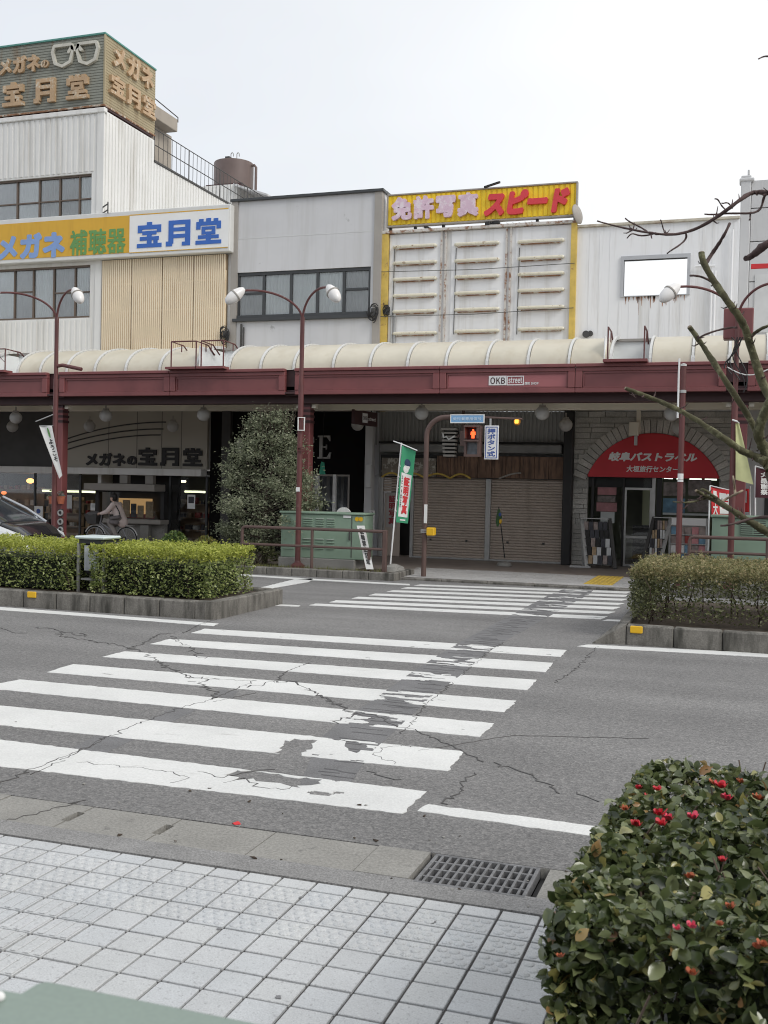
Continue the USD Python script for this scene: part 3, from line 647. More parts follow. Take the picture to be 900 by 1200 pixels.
part(ob, 'block_roof', MB().box(XL, XE-.13, YF+.16, YB1, ztop-.3, ztop-.1), greyfar)
part(ob, 'block_back', MB().box(XL, XE-.13, YB1-.1, YB1-.002, zr1-.3, ztop-.31), whitec)
sp = [xp(p, YF, 240) for p in (19, 43, 68, 91)]
window_band(ob, XL+1, wx1, uw[0], uw[1], YF+.05, [xp(p, YF, 240) for p in (-120, -70, -35, 18, 44, 68, 91)], [.45], bronze, [curtain2, curtain, curtain2])
window_band(ob, XL+1, xp(105, YF, 340), lw[0], lw[1], YF+.05, [xp(p, YF, 340) for p in (-120, -80, -40, 15, 37, 61, 86)], [0, .5, .5, 0, .55, 0, .5, .5], bronze, [curtain2, curtain, curtain2, curtain])
# low front on the right behind the louvre screen
zsg1_ = zp(170, 549)
part(ob, 'low_front_wall', MB().box(XE+.004, X2, YF+.06, YF+.2, zsg1_, zs1-.05), whitec)
part(ob, 'low_roof', MB().box(XE+.03, X2, YF+.2, 40, zs0-.2, zs0), greyfar)
part(ob, 'low_side_wall', MB().box(X2-.14, X2-.002, YF+.205, 40, 0, zs0-.2), whitec)
ls0, ls1 = zl0, zs0-.02
part(ob, 'screen_backing', MB().box(XE+.06, X2-.08, YF-.02, YF+.055, ls0, ls1), louvre_gap)
xs_ = np.linspace(XE+.06, X2-.08, 5)
for k in range(4):
    mb = MB(); n = 15
    for i in range(n):
        a = xs_[k]+.012+(xs_[k+1]-xs_[k]-.024)*i/n; w_ = (xs_[k+1]-xs_[k]-.024)/n
        mb.box(a, a+w_*.66, YF-.07, YF-.021, ls0, ls1)
    part(ob, 'louvre_slat', mb, louvre_m, kind='stuff')
    part(ob, 'screen_panel', MB().box(xs_[k]+.01, xs_[k+1]-.01, YF-.028, YF-.0205, ls0+(ls1-ls0)*.35, ls0+(ls1-ls0)*.9), louvre_m)
    part(ob, 'screen_joint', MB().box(xs_[k]-.012, xs_[k]+.010, YF-.062, YF-.021, ls0, ls1), louvre_gap)
    for zz in (.28, .47, .66, .84): part(ob, 'screen_bar', MB().box(xs_[k]+.012, xs_[k+1]-.012, YF-.040, YF-.022, ls0+(ls1-ls0)*zz-.03, ls0+(ls1-ls0)*zz+.03), louvre_m)
part(ob, 'downpipe', MB().tube([(XE-.35, YF-.06, zl0), (XE-.35, YF-.06, zl0+.9)], .035), whitec)
br = MB()
for q in (243, 250): br.bar((XE+.02, YF-.02, zp(121, q)), (XE+.42, YF-.35, zp(124, q)), .03)
br.bar((XE+.42, YF-.35, zp(124, 254)), (XE+.42, YF-.35, zp(124, 241)), .03)
part(ob, 'sign_bracket', br, darkgrey)

# ground floor of the optician's under the arcade
zsg0, zsg1 = zp(170, 557), zp(170, 549)              # pale ledge
sxl, sxr_ = xp(78, YF, 520), xp(245, YF, 520)
part(ob, 'sign_wall', MB().box(sxl, sxr_, YF-.12, YF-.005, zsg1, Zc), shopwall)
part(ob, 'dark_sign_wall', MB().box(XL, sxl-.01, YF-.10, YF-.004, zsg1, Zc), darkgrey)
for q in (130, 163, 192, 215): part(ob, 'panel_joint', MB().box(xp(q, YF, 520)-.008, xp(q, YF, 520)+.008, YF-.123, YF-.119, zsg1, Zc), darkgrey)
part(ob, 'ledge', MB().box(XL, sxr_-.05, YF-.38, YF, zsg0, zsg1-.005, .01), whitec)
for k, (za, zb) in enumerate(((503, 495), (509, 503), (517, 510))):
    a0, a1 = xp(80-k*2, YF, 510), xp(197-k*3, YF, 500); t = np.linspace(0, 1, 14)
    zz = zp(80, za+12)+(zp(197, zb)-zp(80, za+12))*(1-(1-t)**2)
    part(ob, 'arc_stripe', MB().tube(np.stack([a0+(a1-a0)*t, 0*t+YF-.125, zz], -1), .022, 6), darkgrey)
g = word('メガネの', 5)
letters(ob, fit(g[:3], xp(104, YF, 540), xp(150, YF, 540), zp(127, 546), zp(127, 531)), .04, (0, YF-.121, 0), black)
letters(ob, fit(g[3:], xp(152, YF, 540), xp(163, YF, 540), zp(157, 545), zp(157, 534.5)), .04, (0, YF-.121, 0), black)
letters(ob, fit(word('宝月堂', logo=True, gap=.12), xp(165, YF, 535), xp(240, YF, 535), zp(200, 546), zp(200, 525)), .05, (0, YF-.121, 0), black)
# shop interior and glazing
YI = YF+3.2
part(ob, 'shop_floor', MB().box(XL, X2, YF, YI, .02, .06), pav_dark)
part(ob, 'shop_back_wall', MB().box(XL, X2, YI, YI+.1, 0, zsg1), M('shop_back_wall', (.09, .085, .078), .8))
part(ob, 'shop_ceiling', MB().box(XL, X2, YF+.15, YI, zsg0, zsg0+.05), greyfar)
for q in (-60, -10, 42, 95, 200, 243):
    part(ob, 'mullion', MB().box(xp(q, YF, 600)-.03, xp(q, YF, 600)+.03, YF-.08, YF-.02, .05, zsg0-.002), dark_frame)
pn = [-60, -10, 42, 95]
for a, b in list(zip(pn[:-1], pn[1:]))+[(200, 243)]:
    part(ob, 'pane', MB().box(xp(a, YF, 600)+.03, xp(b, YF, 600)-.03, YF-.055, YF-.047, .05, zsg0-.002), glass)
lit = glow('shelf_light', (.95, 1.0, .62), 1.3); warm = glow('warm_lamp', (1.0, .42, .12), 3.0); orange_g = glow('orange_lamp', (1., .22, .07), 1.6); goods_lit = glow('lit_display', (.55, .33, .14), .55)
shelfm = M('shelf_wood', (.30, .20, .12), .6, .2, 4); goods = [M('goods_%s' % n, c, .6, .3, 12) for n, c in (('red', (.35, .05, .04)), ('white', (.6, .58, .54)), ('dark', (.05, .05, .06)), ('tan', (.42, .30, .18)))]
def shelves(px0, px1, pys, Y, seed):
    r_ = np.random.default_rng(seed); a, b = xp(px0, Y, 600), xp(px1, Y, 600)
    t = thing('display_shelf', None, None, (a, Y, 0)); BASE[t] = np.array([a, Y, 0])
    part(t, 'back_panel', MB().box(a, b, Y+.3, Y+.33, .06, zp(px0, pys[0], Y)+.1), shelfm)
    for q in pys:
        z = zp(px0, q, Y); part(t, 'shelf', MB().box(a, b, Y, Y+.298, z-.03, z), shelfm)
        x = a+.1
        while x < b-.15:
            w_ = r_.uniform(.08, .2); hh = r_.uniform(.05, .22)
            part(t, 'display_item', MB().box(x, x+w_, Y+.05, Y+.2, z, z+hh, .01), goods[r_.integers(4)]); x += w_+r_.uniform(.04, .16)
    return t
def tagt(p, label, cat, group=None):
    pr = stage.GetPrimAtPath(p); pr.SetCustomDataByKey('label', label); pr.SetCustomDataByKey('category', cat)
    if group: pr.SetCustomDataByKey('group', group)
tagt(shelves(-30, 45, (572, 590, 607, 622), YF+2.2, 1), 'wooden shelf of small goods at the left end of the optician shop window', 'shelf')
tagt(shelves(50, 92, (585, 600, 615), YF+2.0, 2), 'low shelf of goods behind the maroon arcade column with orange flower pots', 'shelf')
tagt(shelves(96, 112, (590, 604, 618), YF+1.2, 3), 'narrow shelf of frames just left of the cyclist in the shop window', 'shelf')
tagt(shelves(205, 243, (590, 606, 620), YF+1.2, 4), 'shelf of goods and notices right of the dark display window by the tree', 'shelf')
def strip_light(px0, px1, py, Y, name, label, mat=lit, hh=.07):
    a, b = xp(px0, Y, py), xp(px1, Y, py); z = zp(px0, py, Y)
    t = thing(name, label, 'light', (a, Y, z)); part(t, 'housing', MB().box(a, b, Y, Y+.12, z+hh*.55, z+hh*.55+.04), metal); part(t, 'tube', MB().box(a+.01, b-.01, Y+.02, Y+.1, z-hh/2, z+hh/2, .02), mat)
strip_light(48, 116, 575, YF+1.9, 'strip_light', 'long greenish strip light glowing behind the left arcade column in the optician shop')
strip_light(207, 217, 564, YF+1.4, 'strip_light', 'short warm ceiling light right of the dark display window canopy', glow('warm_white', (1, .85, .55), 2.5))
strip_light(215, 240, 576, YF+2.4, 'strip_light', 'thin pale strip light low behind the shop glass near the tree')
for px, py, r_, mt, lb in ((35.5, 563.5, .085, warm, 'glowing orange pendant lamp behind the glass left of the arcade column'), (4.5, 577.5, .06, orange_g, 'dull red orange pendant lamp above the car roofline at the left edge')):
    c = at(px, py, YF+1.5); t = thing('pendant_lamp', lb, 'lamp', c); part(t, 'shade', MB().ball(c, (r_*1.5, r_*1.5, r_)), mt, True); part(t, 'cord', MB().tube([c+[0, 0, r_], [c[0], c[1], zsg0]], .008, 5), black)
# dark framed display window in the middle
dx0, dx1 = xp(119, YF, 600), xp(199, YF, 600); ca0, ca1 = xp(108, YF-.3, 570), xp(190, YF-.3, 570)
dw = thing('display_window', 'dark framed display window with tan and red goods under a grey canopy behind the cyclist', 'display window', (dx0, YF-.2, .05))
part(dw, 'surround', wall(dx0, dx1, zp(150, 611), zp(150, 575), YF-.35, YF-.15, [(dx0+.12, dx1-.12, zp(150, 609), zp(150, 577))]), black)
part(dw, 'recess', MB().box(dx0, dx1, YF+.6, YF+.65, .05, zsg0), black)
part(dw, 'canopy', MB().box(ca0, ca1, YF-.75, YF-.1, zp(150, 575), zp(150, 567), .015), greytrim)
part(dw, 'sill', MB().box(xp(112, YF-.5, 610), xp(190, YF-.5, 610), YF-.6, YF-.1, zp(150, 612.5), zp(150, 607.5), .015), greytrim)
part(dw, 'base_wall', MB().box(dx0, dx1, YF-.3, YF-.12, .05, zp(150, 612.5)-.003), conc)
part(dw, 'pillar', MB().box(xp(166, YF-.4, 620), xp(176, YF-.4, 620), YF-.5, YF-.305, .05, zp(150, 613), .01), conc)
for q in (136, 166): part(dw, 'post', MB().box(xp(q, YF-.5, 560), xp(q+9, YF-.5, 560), YF-.3, YF-.12, zp(150, 566.5), zsg0-.005), greytrim)
part(dw, 'lit_back_panel', MB().box(xp(141, YF+.4, 595), xp(180, YF+.4, 595), YF+.3, YF+.33, zp(150, 606), zp(150, 584)), goods_lit)
for i, (a, b, z0, z1, k) in enumerate(((144, 152, 606, 586, 3), (153, 159, 606, 590, 2), (160, 167, 606, 592, 3), (169, 178, 606, 587, 3), (147, 172, 607, 602, 0), (158, 178, 607, 604, 0))):
    part(dw, 'display_item', MB().box(xp(a, YF, 600), xp(b, YF, 600), YF-.02+.03*i, YF+.02+.03*i, zp(150, z0), zp(150, z1), .008), goods[k])
part(dw, 'side_back', MB().box(dx0+.01, dx1-.01, YF+.45, YF+.5, zp(150, 610), zp(150, 576)), black)
part(dw, 'pane', MB().box(dx0+.12, dx1-.12, YF-.26, YF-.252, zp(150, 609), zp(150, 577)), glass)
# poster in the window
pc = at(45, 602, YF-.12)
po = thing('poster', 'pale poster of a dark haired person in blue on the optician shop glass', 'poster', pc)
part(po, 'sheet', MB().box(pc[0]-.16, pc[0]+.16, pc[1], pc[1]+.01, pc[2]-.24, pc[2]+.24), flag_white)
part(po, 'print', MB().prism(Point(pc[0], pc[2]+.08).buffer(.075).union(affinity.scale(Point(pc[0], pc[2]-.2).buffer(.14), 1, 1)).intersection(sbox(pc[0]-.15, pc[2]-.235, pc[0]+.15, pc[2]+.3)), .004, (0, pc[1]-.001, 0)), sign_navy)
for i, (px, py, w_, h_, lb) in enumerate(((81, 588, .2, .42, 'long grey notice sheet on the glass right of the arcade column'), (110, 594, .24, .22, 'white square notice on the shop glass left of the cyclist'), (224, 588, .26, .42, 'white framed notice on the glass near the right end of the optician shop'))):
    c = at(px, py, YF-.1); t = thing('notice', lb, 'notice', c); part(t, 'sheet', MB().box(c[0]-w_/2, c[0]+w_/2, c[1], c[1]+.01, c[2]-h_/2, c[2]+h_/2), curtain2 if i == 0 else whiteplain)
    part(t, 'print', MB().box(c[0]-w_*.36, c[0]+w_*.36, c[1]-.003, c[1], c[2]-h_*.1, c[2]+h_*.36), goods[2] if i == 2 else curtain2)

# ---------------- rooftop sign box
rz1, rz0 = zp(122, 38), zp(122, 122)
RY1 = float(atx(183, 75, XE)[1])
rs = thing('rooftop_sign', 'weathered green and tan rooftop sign box with raised tan letters and spectacles', 'rooftop sign', (XE, YF, ztop))
part(rs, 'box', MB().box(XL+2, XE-.02, YF+.02, RY1-.02, rz0, rz1-.06), sign_teal)
mb = MB()
for z in np.arange(rz0+.06, rz1-.08, .085): mb.box(XL+2, XE-.04, YF+.004, YF+.02, z, z+.066)
part(rs, 'front_slat', mb, sign_teal, kind='stuff')
mb = MB()
for z in np.arange(rz0+.06, rz1-.08, .085): mb.box(XE-.021, XE-.002, YF+.02, RY1-.02, z, z+.066)
part(rs, 'side_slat', mb, sign_tan, kind='stuff')
part(rs, 'side_panel', MB().box(XE-.019, XE-.010, YF+.021, RY1-.021, rz0, rz1-.06), sign_tan)
part(rs, 'top_edge', MB().box(XL+2, XE+.03, YF-.04, YF+.02, rz1-.06, rz1, .01).box(XE-.03, XE+.03, YF+.021, RY1, rz1-.06, rz1, .01), tealtrim)
part(rs, 'corner_post', MB().box(XE-.035, XE+.02, YF-.025, YF+.019, rz0, rz1-.061), sign_tan)
part(rs, 'base_frame', MB().box(XL+2, XE-.01, YF+.06, RY1-.1, ztop+.05, rz0), maroon_d)
part(rs, 'bottom_edge', MB().box(XL+2, XE+.02, YF-.03, YF+.019, rz0-.05, rz0, .01).box(XE-.02, XE+.025, YF+.02, RY1, rz0-.05, rz0, .01), rust)
o = (0, YF+.005, 0)
letters(rs, fit(word('メガネ', 5, gap=.06), xp(1, YF, 75), xp(48, YF, 75), zp(25, 86.5), zp(25, 66.5)), .09, o, letter_tan)
letters(rs, fit(word('の', 4), xp(49, YF, 76), xp(58, YF, 76), zp(54, 80), zp(54, 71)), .07, o, letter_tan)
wl = word('宝月堂', logo=True, gap=.42)
letters(rs, fit(wl, xp(5, YF, 110), xp(105, YF, 110), zp(55, 121), zp(55, 93)), .11, o, letter_tan)
def lens(cx, cz, w_, h_, t):
    q = Polygon([(cx-w_*.42, cz+h_*.5), (cx+w_*.42, cz+h_*.5), (cx+w_*.5, cz+h_*.2), (cx+w_*.36, cz-h_*.38), (cx, cz-h_*.55), (cx-w_*.36, cz-h_*.38), (cx-w_*.5, cz+h_*.2)]).buffer(.06).buffer(-.0)
    return q.difference(q.buffer(-t))
ex0 = xp(75, YF, 65); ex1 = xp(104, YF, 60); eW = (ex1-ex0)*.80; ez_ = zp(88, 65)
gl = [lens(ex0, zp(74, 66), eW, .58, .09), lens(ex1, zp(103, 63), eW, .58, .09)]
for q in gl: part(rs, 'spectacle_rim', MB().prism(q, .10, o), letter_pale)
mx_ = .5*(ex0+ex1); part(rs, 'spectacle_bridge', MB().prism(LineString([(mx_-.22, ez_+.10), (mx_-.12, ez_+.24), (mx_, ez_+.14), (mx_+.12, ez_+.26), (mx_+.22, ez_+.12)]).buffer(.05), .10, o), letter_pale)
ys0, ys1 = float(atx(131, 90, XE)[1]), float(atx(178, 90, XE)[1]); zt_ = lambda px, py: float(atx(px, py, XE)[2])
os_ = (XE-.003, 0, 0)
letters(rs, fit(word('メガネ', 5, gap=.06), float(atx(131, 70, XE)[1]), float(atx(178, 90, XE)[1]), zt_(155, 93), zt_(155, 67)), .09, os_, letter_tan, (0, 1, 0))
letters(rs, fit(word('宝月堂', logo=True, gap=.1), float(atx(127, 100, XE)[1]), float(atx(180, 120, XE)[1]), zt_(155, 126), zt_(155, 103)), .11, os_, letter_tan, (0, 1, 0))

# ---------------- long gold shop sign across the front
gs = thing('gold_shop_sign', 'long gold and white shop sign band with blue and green characters above the louvre screen', 'sign', (X2, YF, zs0))
gx1_ = xp(269.5, YF-.3, 270); gxm = xp(152, YF-.3, 270)
part(gs, 'frame', MB().box(XL+1, gx1_, YF-.30, YF-.03, zs0, zs1, .02), ribw)
part(gs, 'gold_panel', MB().box(XL+1.05, gxm-.004, YF-.312, YF-.299, zs0+.12, zs1-.14), goldp)
part(gs, 'white_panel', MB().box(gxm, gx1_-.05, YF-.312, YF-.299, zs0+.12, zs1-.14), whiteplain)
part(gs, 'gold_rule', MB().box(gxm, gx1_-.05, YF-.316, YF-.3125, zs1-.155, zs1-.125).box(gxm, gx1_-.05, YF-.316, YF-.3125, zs0+.105, zs0+.125), goldp)
o = (0, YF-.3125, 0); YS = YF-.31
letters(gs, fit(word('メガネ', 6, gap=.04), xp(-2, YS, 285), xp(76, YS, 285), zp(40, 303, YS), zp(40, 273, YS)), .012, o, paleblue)
letters(gs, fit(word('補聴器', 2, gap=.04), xp(82, YS, 285), xp(147, YS, 285), zp(115, 298, YS), zp(115, 268, YS)), .012, o, greenl)
letters(gs, fit(word('宝月堂', logo=True, gap=.12), xp(161, YS, 270), xp(259.5, YS, 270), zp(210, 288, YS), zp(210, 258, YS)), .014, o, blue)

# ---------------- things on the roofs
YP = float(atx(195, 180, XE-.3)[1])
phx = XE-.9; pya, pyb = YB1+.25, float(atx(201, 170, XE-.9)[1]); pz = float(atx(201, 160, XE-.9)[2])
ph = thing('stair_penthouse', 'beige concrete stair house behind the rooftop sign', 'penthouse', (phx-1.5, pya, zr1))
part(ph, 'wall', MB().box(phx-3.0, phx, pya, pyb, zr1-.3, pz), bconc)
part(ph, 'roof_slab', MB().box(phx-3.2, XE-.45, pya-.1, float(atx(208, 160, XE-.45)[1]), pz+.003, pz+.45, .02), bconc)
part(ph, 'door', MB().box(phx+.002, phx+.03, pya+.3, pya+1.0, zr1, zr1+1.5), greytrim)
part(ph, 'roof_rail', MB().tube([(XE-.6, pya+.6, pz+.45), (XE-.6, pya+.6, pz+.75), (XE-.6, pyb-.1, pz+.62), (XE-.6, pyb-.1, pz+.45)], .02, 6), darkgrey)
rl = thing('roof_railing', 'dark thin railing along the edge of the white side wall roof', 'railing', (XE, YB1, zr1))
ra, rb = YB1+.1, 43.
for z in (.02, .55, 1.08): part(rl, 'rail', MB().tube([(XE-.06, ra, zr1+.06+z), (XE-.06, rb, zr1+.06+z)], .016, 6), darkgrey)
for i in range(41):
    y = ra+(rb-ra)*i/40; big = i % 8 == 0
    part(rl, 'post' if big else 'baluster', MB().tube([(XE-.06, y, zr1+.05), (XE-.06, y, zr1+1.14)], .02 if big else .009, 6), darkgrey)
# small roof house under the water tank
YT = 40.
tx0_, tx1_ = xp(236, YT, 225), xp(278, YT, 225)
zt0 = zp(270, 216, YT)
th = thing('roof_shed', 'small corrugated roof shed with grey lean-to roof under the water tank', 'shed', (tx0_, YT, 8))
part(th, 'wall', MB().box(tx0_, tx1_, YT, YT+3.2, 7, zt0), whitec)
part(th, 'wall_rib', ribs(tx0_, tx1_, 7, zt0-.03, YT-.001, .18, .03, .5), whitec, kind='stuff')
part(th, 'lean_to_roof', MB().tm(trimesh.convex.convex_hull(np.array([(x, y, z+t) for t in (0, .08) for x, y, z in ((tx1_-.1, YT-.2, zt0-.1), (tx1_-.1, YT+3.2, zt0-.1), (xp(316, YT, 230), YT-.2, zp(315, 231, YT)), (xp(316, YT, 230), YT+3.2, zp(315, 231, YT)))]))), greyfar)
part(th, 'lean_to_wall', MB().box(tx1_+.01, xp(306, YT, 230), YT+.3, YT+.4, 7, zp(315, 233, YT)), greyfar)
wt = thing('water_tank', 'round brown metal water tank on the roof behind the grey building', 'water tank', (xp(274, YT, 200), YT+1.2, zt0))
tc = np.array([xp(274, YT+1.2, 200), YT+1.2, 0]); tr = .5*(xp(295, YT, 200)-xp(252, YT, 200)); tz0, tz1 = zp(270, 212, YT), zp(270, 182, YT)
part(wt, 'body', MB().lathe([(0, tz0), (tr, tz0), (tr, tz1), (tr*.98, tz1+.03), (tr*.5, tz1+.13), (0, tz1+.16)], tc, 40), tank_m, 40)
part(wt, 'stand', MB().box(tc[0]-tr, tc[0]+tr, YT+.3, YT+.45, zt0+.02, tz0-.003).box(tc[0]-tr, tc[0]+tr, YT+1.8, YT+1.95, zt0+.02, tz0-.003), maroon_d)
part(wt, 'overflow_pipe', MB().tube([(tc[0]+tr*.9, YT+1.2, tz1-.12), (tc[0]+tr+.12, YT+1.2, tz1-.10), (tc[0]+tr+.20, YT+1.2, tz1-.2), (tc[0]+tr+.20, YT+1.2, zt0-.1)], .06, 8), tank_m, 40)
for q in (258, 265):
    xx = xp(q, YT, 170); part(wt, 'vent_pipe', MB().tube([(xx, YT+1, tz1), (xx, YT+1, zp(q, 172, YT)), (xx+.06, YT+1, zp(q, 170, YT)), (xx+.12, YT+1, zp(q, 172, YT)), (xx+.12, YT+1, zp(q, 175, YT))], .022, 6), metal)
part(wt, 'hatch', MB().box(xp(256, YT, 180), xp(261, YT, 180), YT+.6, YT+.9, tz1-.1, tz1+.18), darkgrey)

# ---------------- grey rendered building
gX0, gX1 = xp(271.5, YF, 300), xp(447, YF, 300)
gz = zp(360, 229)
gwx0, gwx1, gwz0, gwz1 = xp(277, YF, 345), xp(434, YF, 340), zp(355, 371), zp(355, 316)
gb = thing('grey_building', 'plain pale grey rendered building with one dark framed band of five windows', 'building', (gX0, YF, 0))
part(gb, 'front_wall', wall(gX0+.20, gX1-.22, Zc, gz-.05, YF, YF+.18, [(gwx0, gwx1, gwz0, gwz1)]), greyw)
part(gb, 'pier', MB().box(gX0, gX0+.197, YF-.05, YF+.18, Zc, gz-.05), greytrim); part(gb, 'pier', MB().box(gX1-.217, gX1, YF-.05, YF+.18, Zc, gz-.05), greytrim)
part(gb, 'coping', MB().box(gX0-.03, gX1+.05, YF-.09, YF+.25, gz-.05, gz+.03, .01).box(gX1-.1, gX1+.05, YF+.251, 40, gz-.05, gz+.03), dark_frame)
part(gb, 'side_wall', MB().box(gX1-.18, gX1-.004, YF+.183, 40, 0, gz-.05), greyw)
part(gb, 'left_side_wall', MB().box(gX0+.01, gX0+.18, YF+.183, 40, 0, gz-.05), greyw)
part(gb, 'roof', MB().box(gX0+.2, gX1-.2, YF+.2, 40, gz-.5, gz-.35), greyfar)
part(gb, 'joint', MB().box(gX0+.2, gX1-.22, YF-.004, YF-.0005, zp(355, 276), zp(355, 275)), curtain2)
window_band(gb, gwx0, gwx1, gwz0, gwz1, YF+.02, [xp(q, YF, 345) for q in (308, 340, 371, 402)], [.55, 0, 0, 0, .55], dark_frame, [curtain2, curtain, curtain, curtain, curtain2], fw=.07)
part(gb, 'sill', MB().box(gwx0-.08, gwx1+.08, YF-.1, YF-.001, gwz0-.1, gwz0-.01, .01), dark_frame)
part(gb, 'pipe', MB().tube([(gX0+.38, YF-.05, Zc), (gX0+.38, YF-.05, zp(281, 380))], .03, 8).tube([(gX0+.46, YF-.05, Zc), (gX0+.46, YF-.05, zp(281, 384))], .025, 8), darkgrey)
# cable boxes at both corners
def cables(name, label, px, py, seed, Y=YF-.15, n=7, s_=.2):
    r_ = np.random.default_rng(seed); c = at(px, py, Y); t = thing(name, label, 'cables', c)
    for i in range(n):
        a = r_.uniform(0, 6.28); rr = s_*r_.uniform(.4, 1.0); th_ = np.linspace(a, a+r_.uniform(3, 6), 12)
        part(t, 'cable', MB().tube(np.stack([c[0]+rr*.6*np.cos(th_)+r_.normal(0, .02), c[1]+.03*np.sin(th_*2), c[2]+rr*np.sin(th_)+r_.normal(0, .05)], -1), .014, 5), black)
    part(t, 'clamp', MB().box(c[0]-.06, c[0]+.06, c[1], c[1]+.14, c[2]-.1, c[2]+.12, .01), darkgrey)
cables('cable_bundle', 'looped black cables clamped between the grey building and yellow post', 437, 366, 1, s_=.28)
cables('cable_bundle', 'black cables and pipe bend at the lower corner of the louvre screen', 263, 392, 2, s_=.26)
cables('cable_bundle', 'small grey meter and cables beside the yellow rusty post', 453, 364, 3, YW-.15, s_=.16)

# ---------------- white advertising wall with old neon tubes
ax0, ax1 = gX1+.012, xp(674, YW, 330)
az1 = zp(560, 269, YW)
aw = thing('neon_tube_wall', 'white panelled building front with three rusty framed panels of old neon tubes', 'building', (ax0, YW, 0))
part(aw, 'wall', MB().box(ax0, ax1, YW, YW+.2, Zc+.05, az1), whitep)
rustw = M('rusty_white_frame', (.58, .55, .51), .6, .1, 4, spots=(.25, .125, .07), spmin=.50, spmax=.60, spscale=5)
part(aw, 'top_rail', MB().box(ax0-.02, ax1+.02, YW-.14, YW+.1, az1+.002, az1+.08, .01), rustw)
bnds = [449, 523, 597, 674]
part(aw, 'yellow_post', MB().box(ax0-.02, ax0+.17, YW-.12, YW-.002, Zc, az1), ryellow); part(aw, 'yellow_post', MB().box(ax1-.12, ax1+.03, YW-.12, YW-.002, Zc, az1), ryellow)
for q in (517, 522, 593, 598): part(aw, 'rusty_stile', MB().box(xp(q, YW, 330)-.024, xp(q, YW, 330)+.024, YW-.07, YW-.002, Zc, az1), rustw)
for pa, pb in ((451, 521), (523, 596), (598, 672)):
    part(aw, 'panel_skin', MB().box(xp(pa, YW, 330)+.14, xp(pb, YW, 330)-.06, YW-.03, YW-.003, Zc, az1-.02), whitep)
rows = [(291, 285), (310, 304.5), (329, 323), (348, 342), (366.5, 362), (392, 387)]
for k, (pa, pb) in enumerate(((463, 511), (535, 584), (609, 660))):
    for i, (ya, yb) in enumerate(rows):
        yy = ya+(yb-ya)*k/2-0.5
        x0, x1 = xp(pa, YW, yy), xp(pb, YW, yy); z = zp(pa, yy, YW); Yt = YW-.13
        part(aw, 'neon_tube', MB().tube([(x0, YW-.03, z), (x0, Yt+.02, z), (x0+.03, Yt, z), (x1-.03, Yt, z), (x1, Yt+.02, z), (x1, YW-.03, z)], .042, 8), tube_m, 40)
        part(aw, 'tube_tray', MB().box(x0+.05, x1-.05, YW-.11, YW-.031, z-.075, z-.052), rust)
    part(aw, 'feed_wire', MB().tube([(xp(pa, YW, 300), YW-.05, zp(pa, 291, YW)), (xp(pa, YW, 300)-.02, YW-.05, zp(pa, 392, YW))], .010, 5), darkgrey)
for py in (318, 370): part(aw, 'feed_wire', MB().tube([(ax0, YW-.17, zp(450, py+2, YW)), (.5*(ax0+ax1), YW-.17, zp(560, py-2, YW)-.03), (ax1, YW-.17, zp(674, py-8, YW))], .010, 5), darkgrey)
part(aw, 'flat_roof', MB().box(ax0, ax1, YW+.2, 42, az1-.4, az1-.3), greyfar)
part(aw, 'drain_pipe', MB().tube([(ax0+.3, YW-.06, Zc), (ax0+.3, YW-.06, zp(455, 370, YW))], .035, 8).tube([(ax0+.4, YW-.06, Zc), (ax0+.4, YW-.06, zp(455, 372, YW))], .03, 8), metal)
# yellow billboard on its roof
YBB = YW-.05
bx0, bx1 = xp(455, YBB, 248), xp(675, YBB, 235); bz0, bz1 = zp(565, 258, YBB), zp(565, 222, YBB)
bb = thing('yellow_billboard', 'yellow rooftop billboard with lilac and red raised characters on black legs', 'billboard', (bx0, YBB, az1))
part(bb, 'board', MB().box(bx0, bx1, YBB+.03, YBB+.12, bz0, bz1), yellowp)
part(bb, 'board_rib', ribs(bx0, bx1, bz0+.02, bz1-.02, YBB+.029, .14, .02, .6), yellowp, kind='stuff')
part(bb, 'frame', MB().box(bx0-.04, bx1+.04, YBB-.02, YBB+.14, bz0-.05, bz0, .008).box(bx0-.04, bx1+.04, YBB-.02, YBB+.14, bz1, bz1+.04, .008).box(bx0-.04, bx0, YBB-.02, YBB+.14, bz0, bz1).box(bx1, bx1+.04, YBB-.02, YBB+.14, bz0, bz1), greytrim)
for q in (457, 486, 519, 573, 629, 673): part(bb, 'leg', MB().box(xp(q, YBB, 262)-.035, xp(q, YBB, 262)+.035, YBB+.04, YBB+.12, az1+.09, bz0-.051), black)
part(bb, 'brace', MB().bar((xp(497, YBB, 262), YBB+.1, bz0-.06), (xp(512, YBB, 266), YBB+1.2, az1+.1), .06).bar((xp(500, YBB, 262), YBB+.3, bz0-.06), (xp(502, YBB, 266), YBB+1.2, az1+.1), .05), black)
part(bb, 'lamp_bracket', MB().bar((xp(568, YBB, 222), YBB-.02, bz1+.05), (xp(588, YBB, 220), YBB-.25, bz1+.09), .05), black)
o = (0, YBB+.009, 0)
ww = word('免許写真', 6, gap=.12)
letters(bb, fit(ww, xp(460, YBB, 240), xp(561, YBB, 236), zp(510, 256.5, YBB), zp(510, 229, YBB)), .09, o, lilac)
letters(bb, fit(word('スピード', 7, gap=.0, slant=.18), xp(568, YBB, 236), xp(668, YBB, 230), zp(618, 251.5, YBB), zp(618, 222.5, YBB)), .09, o, redl)
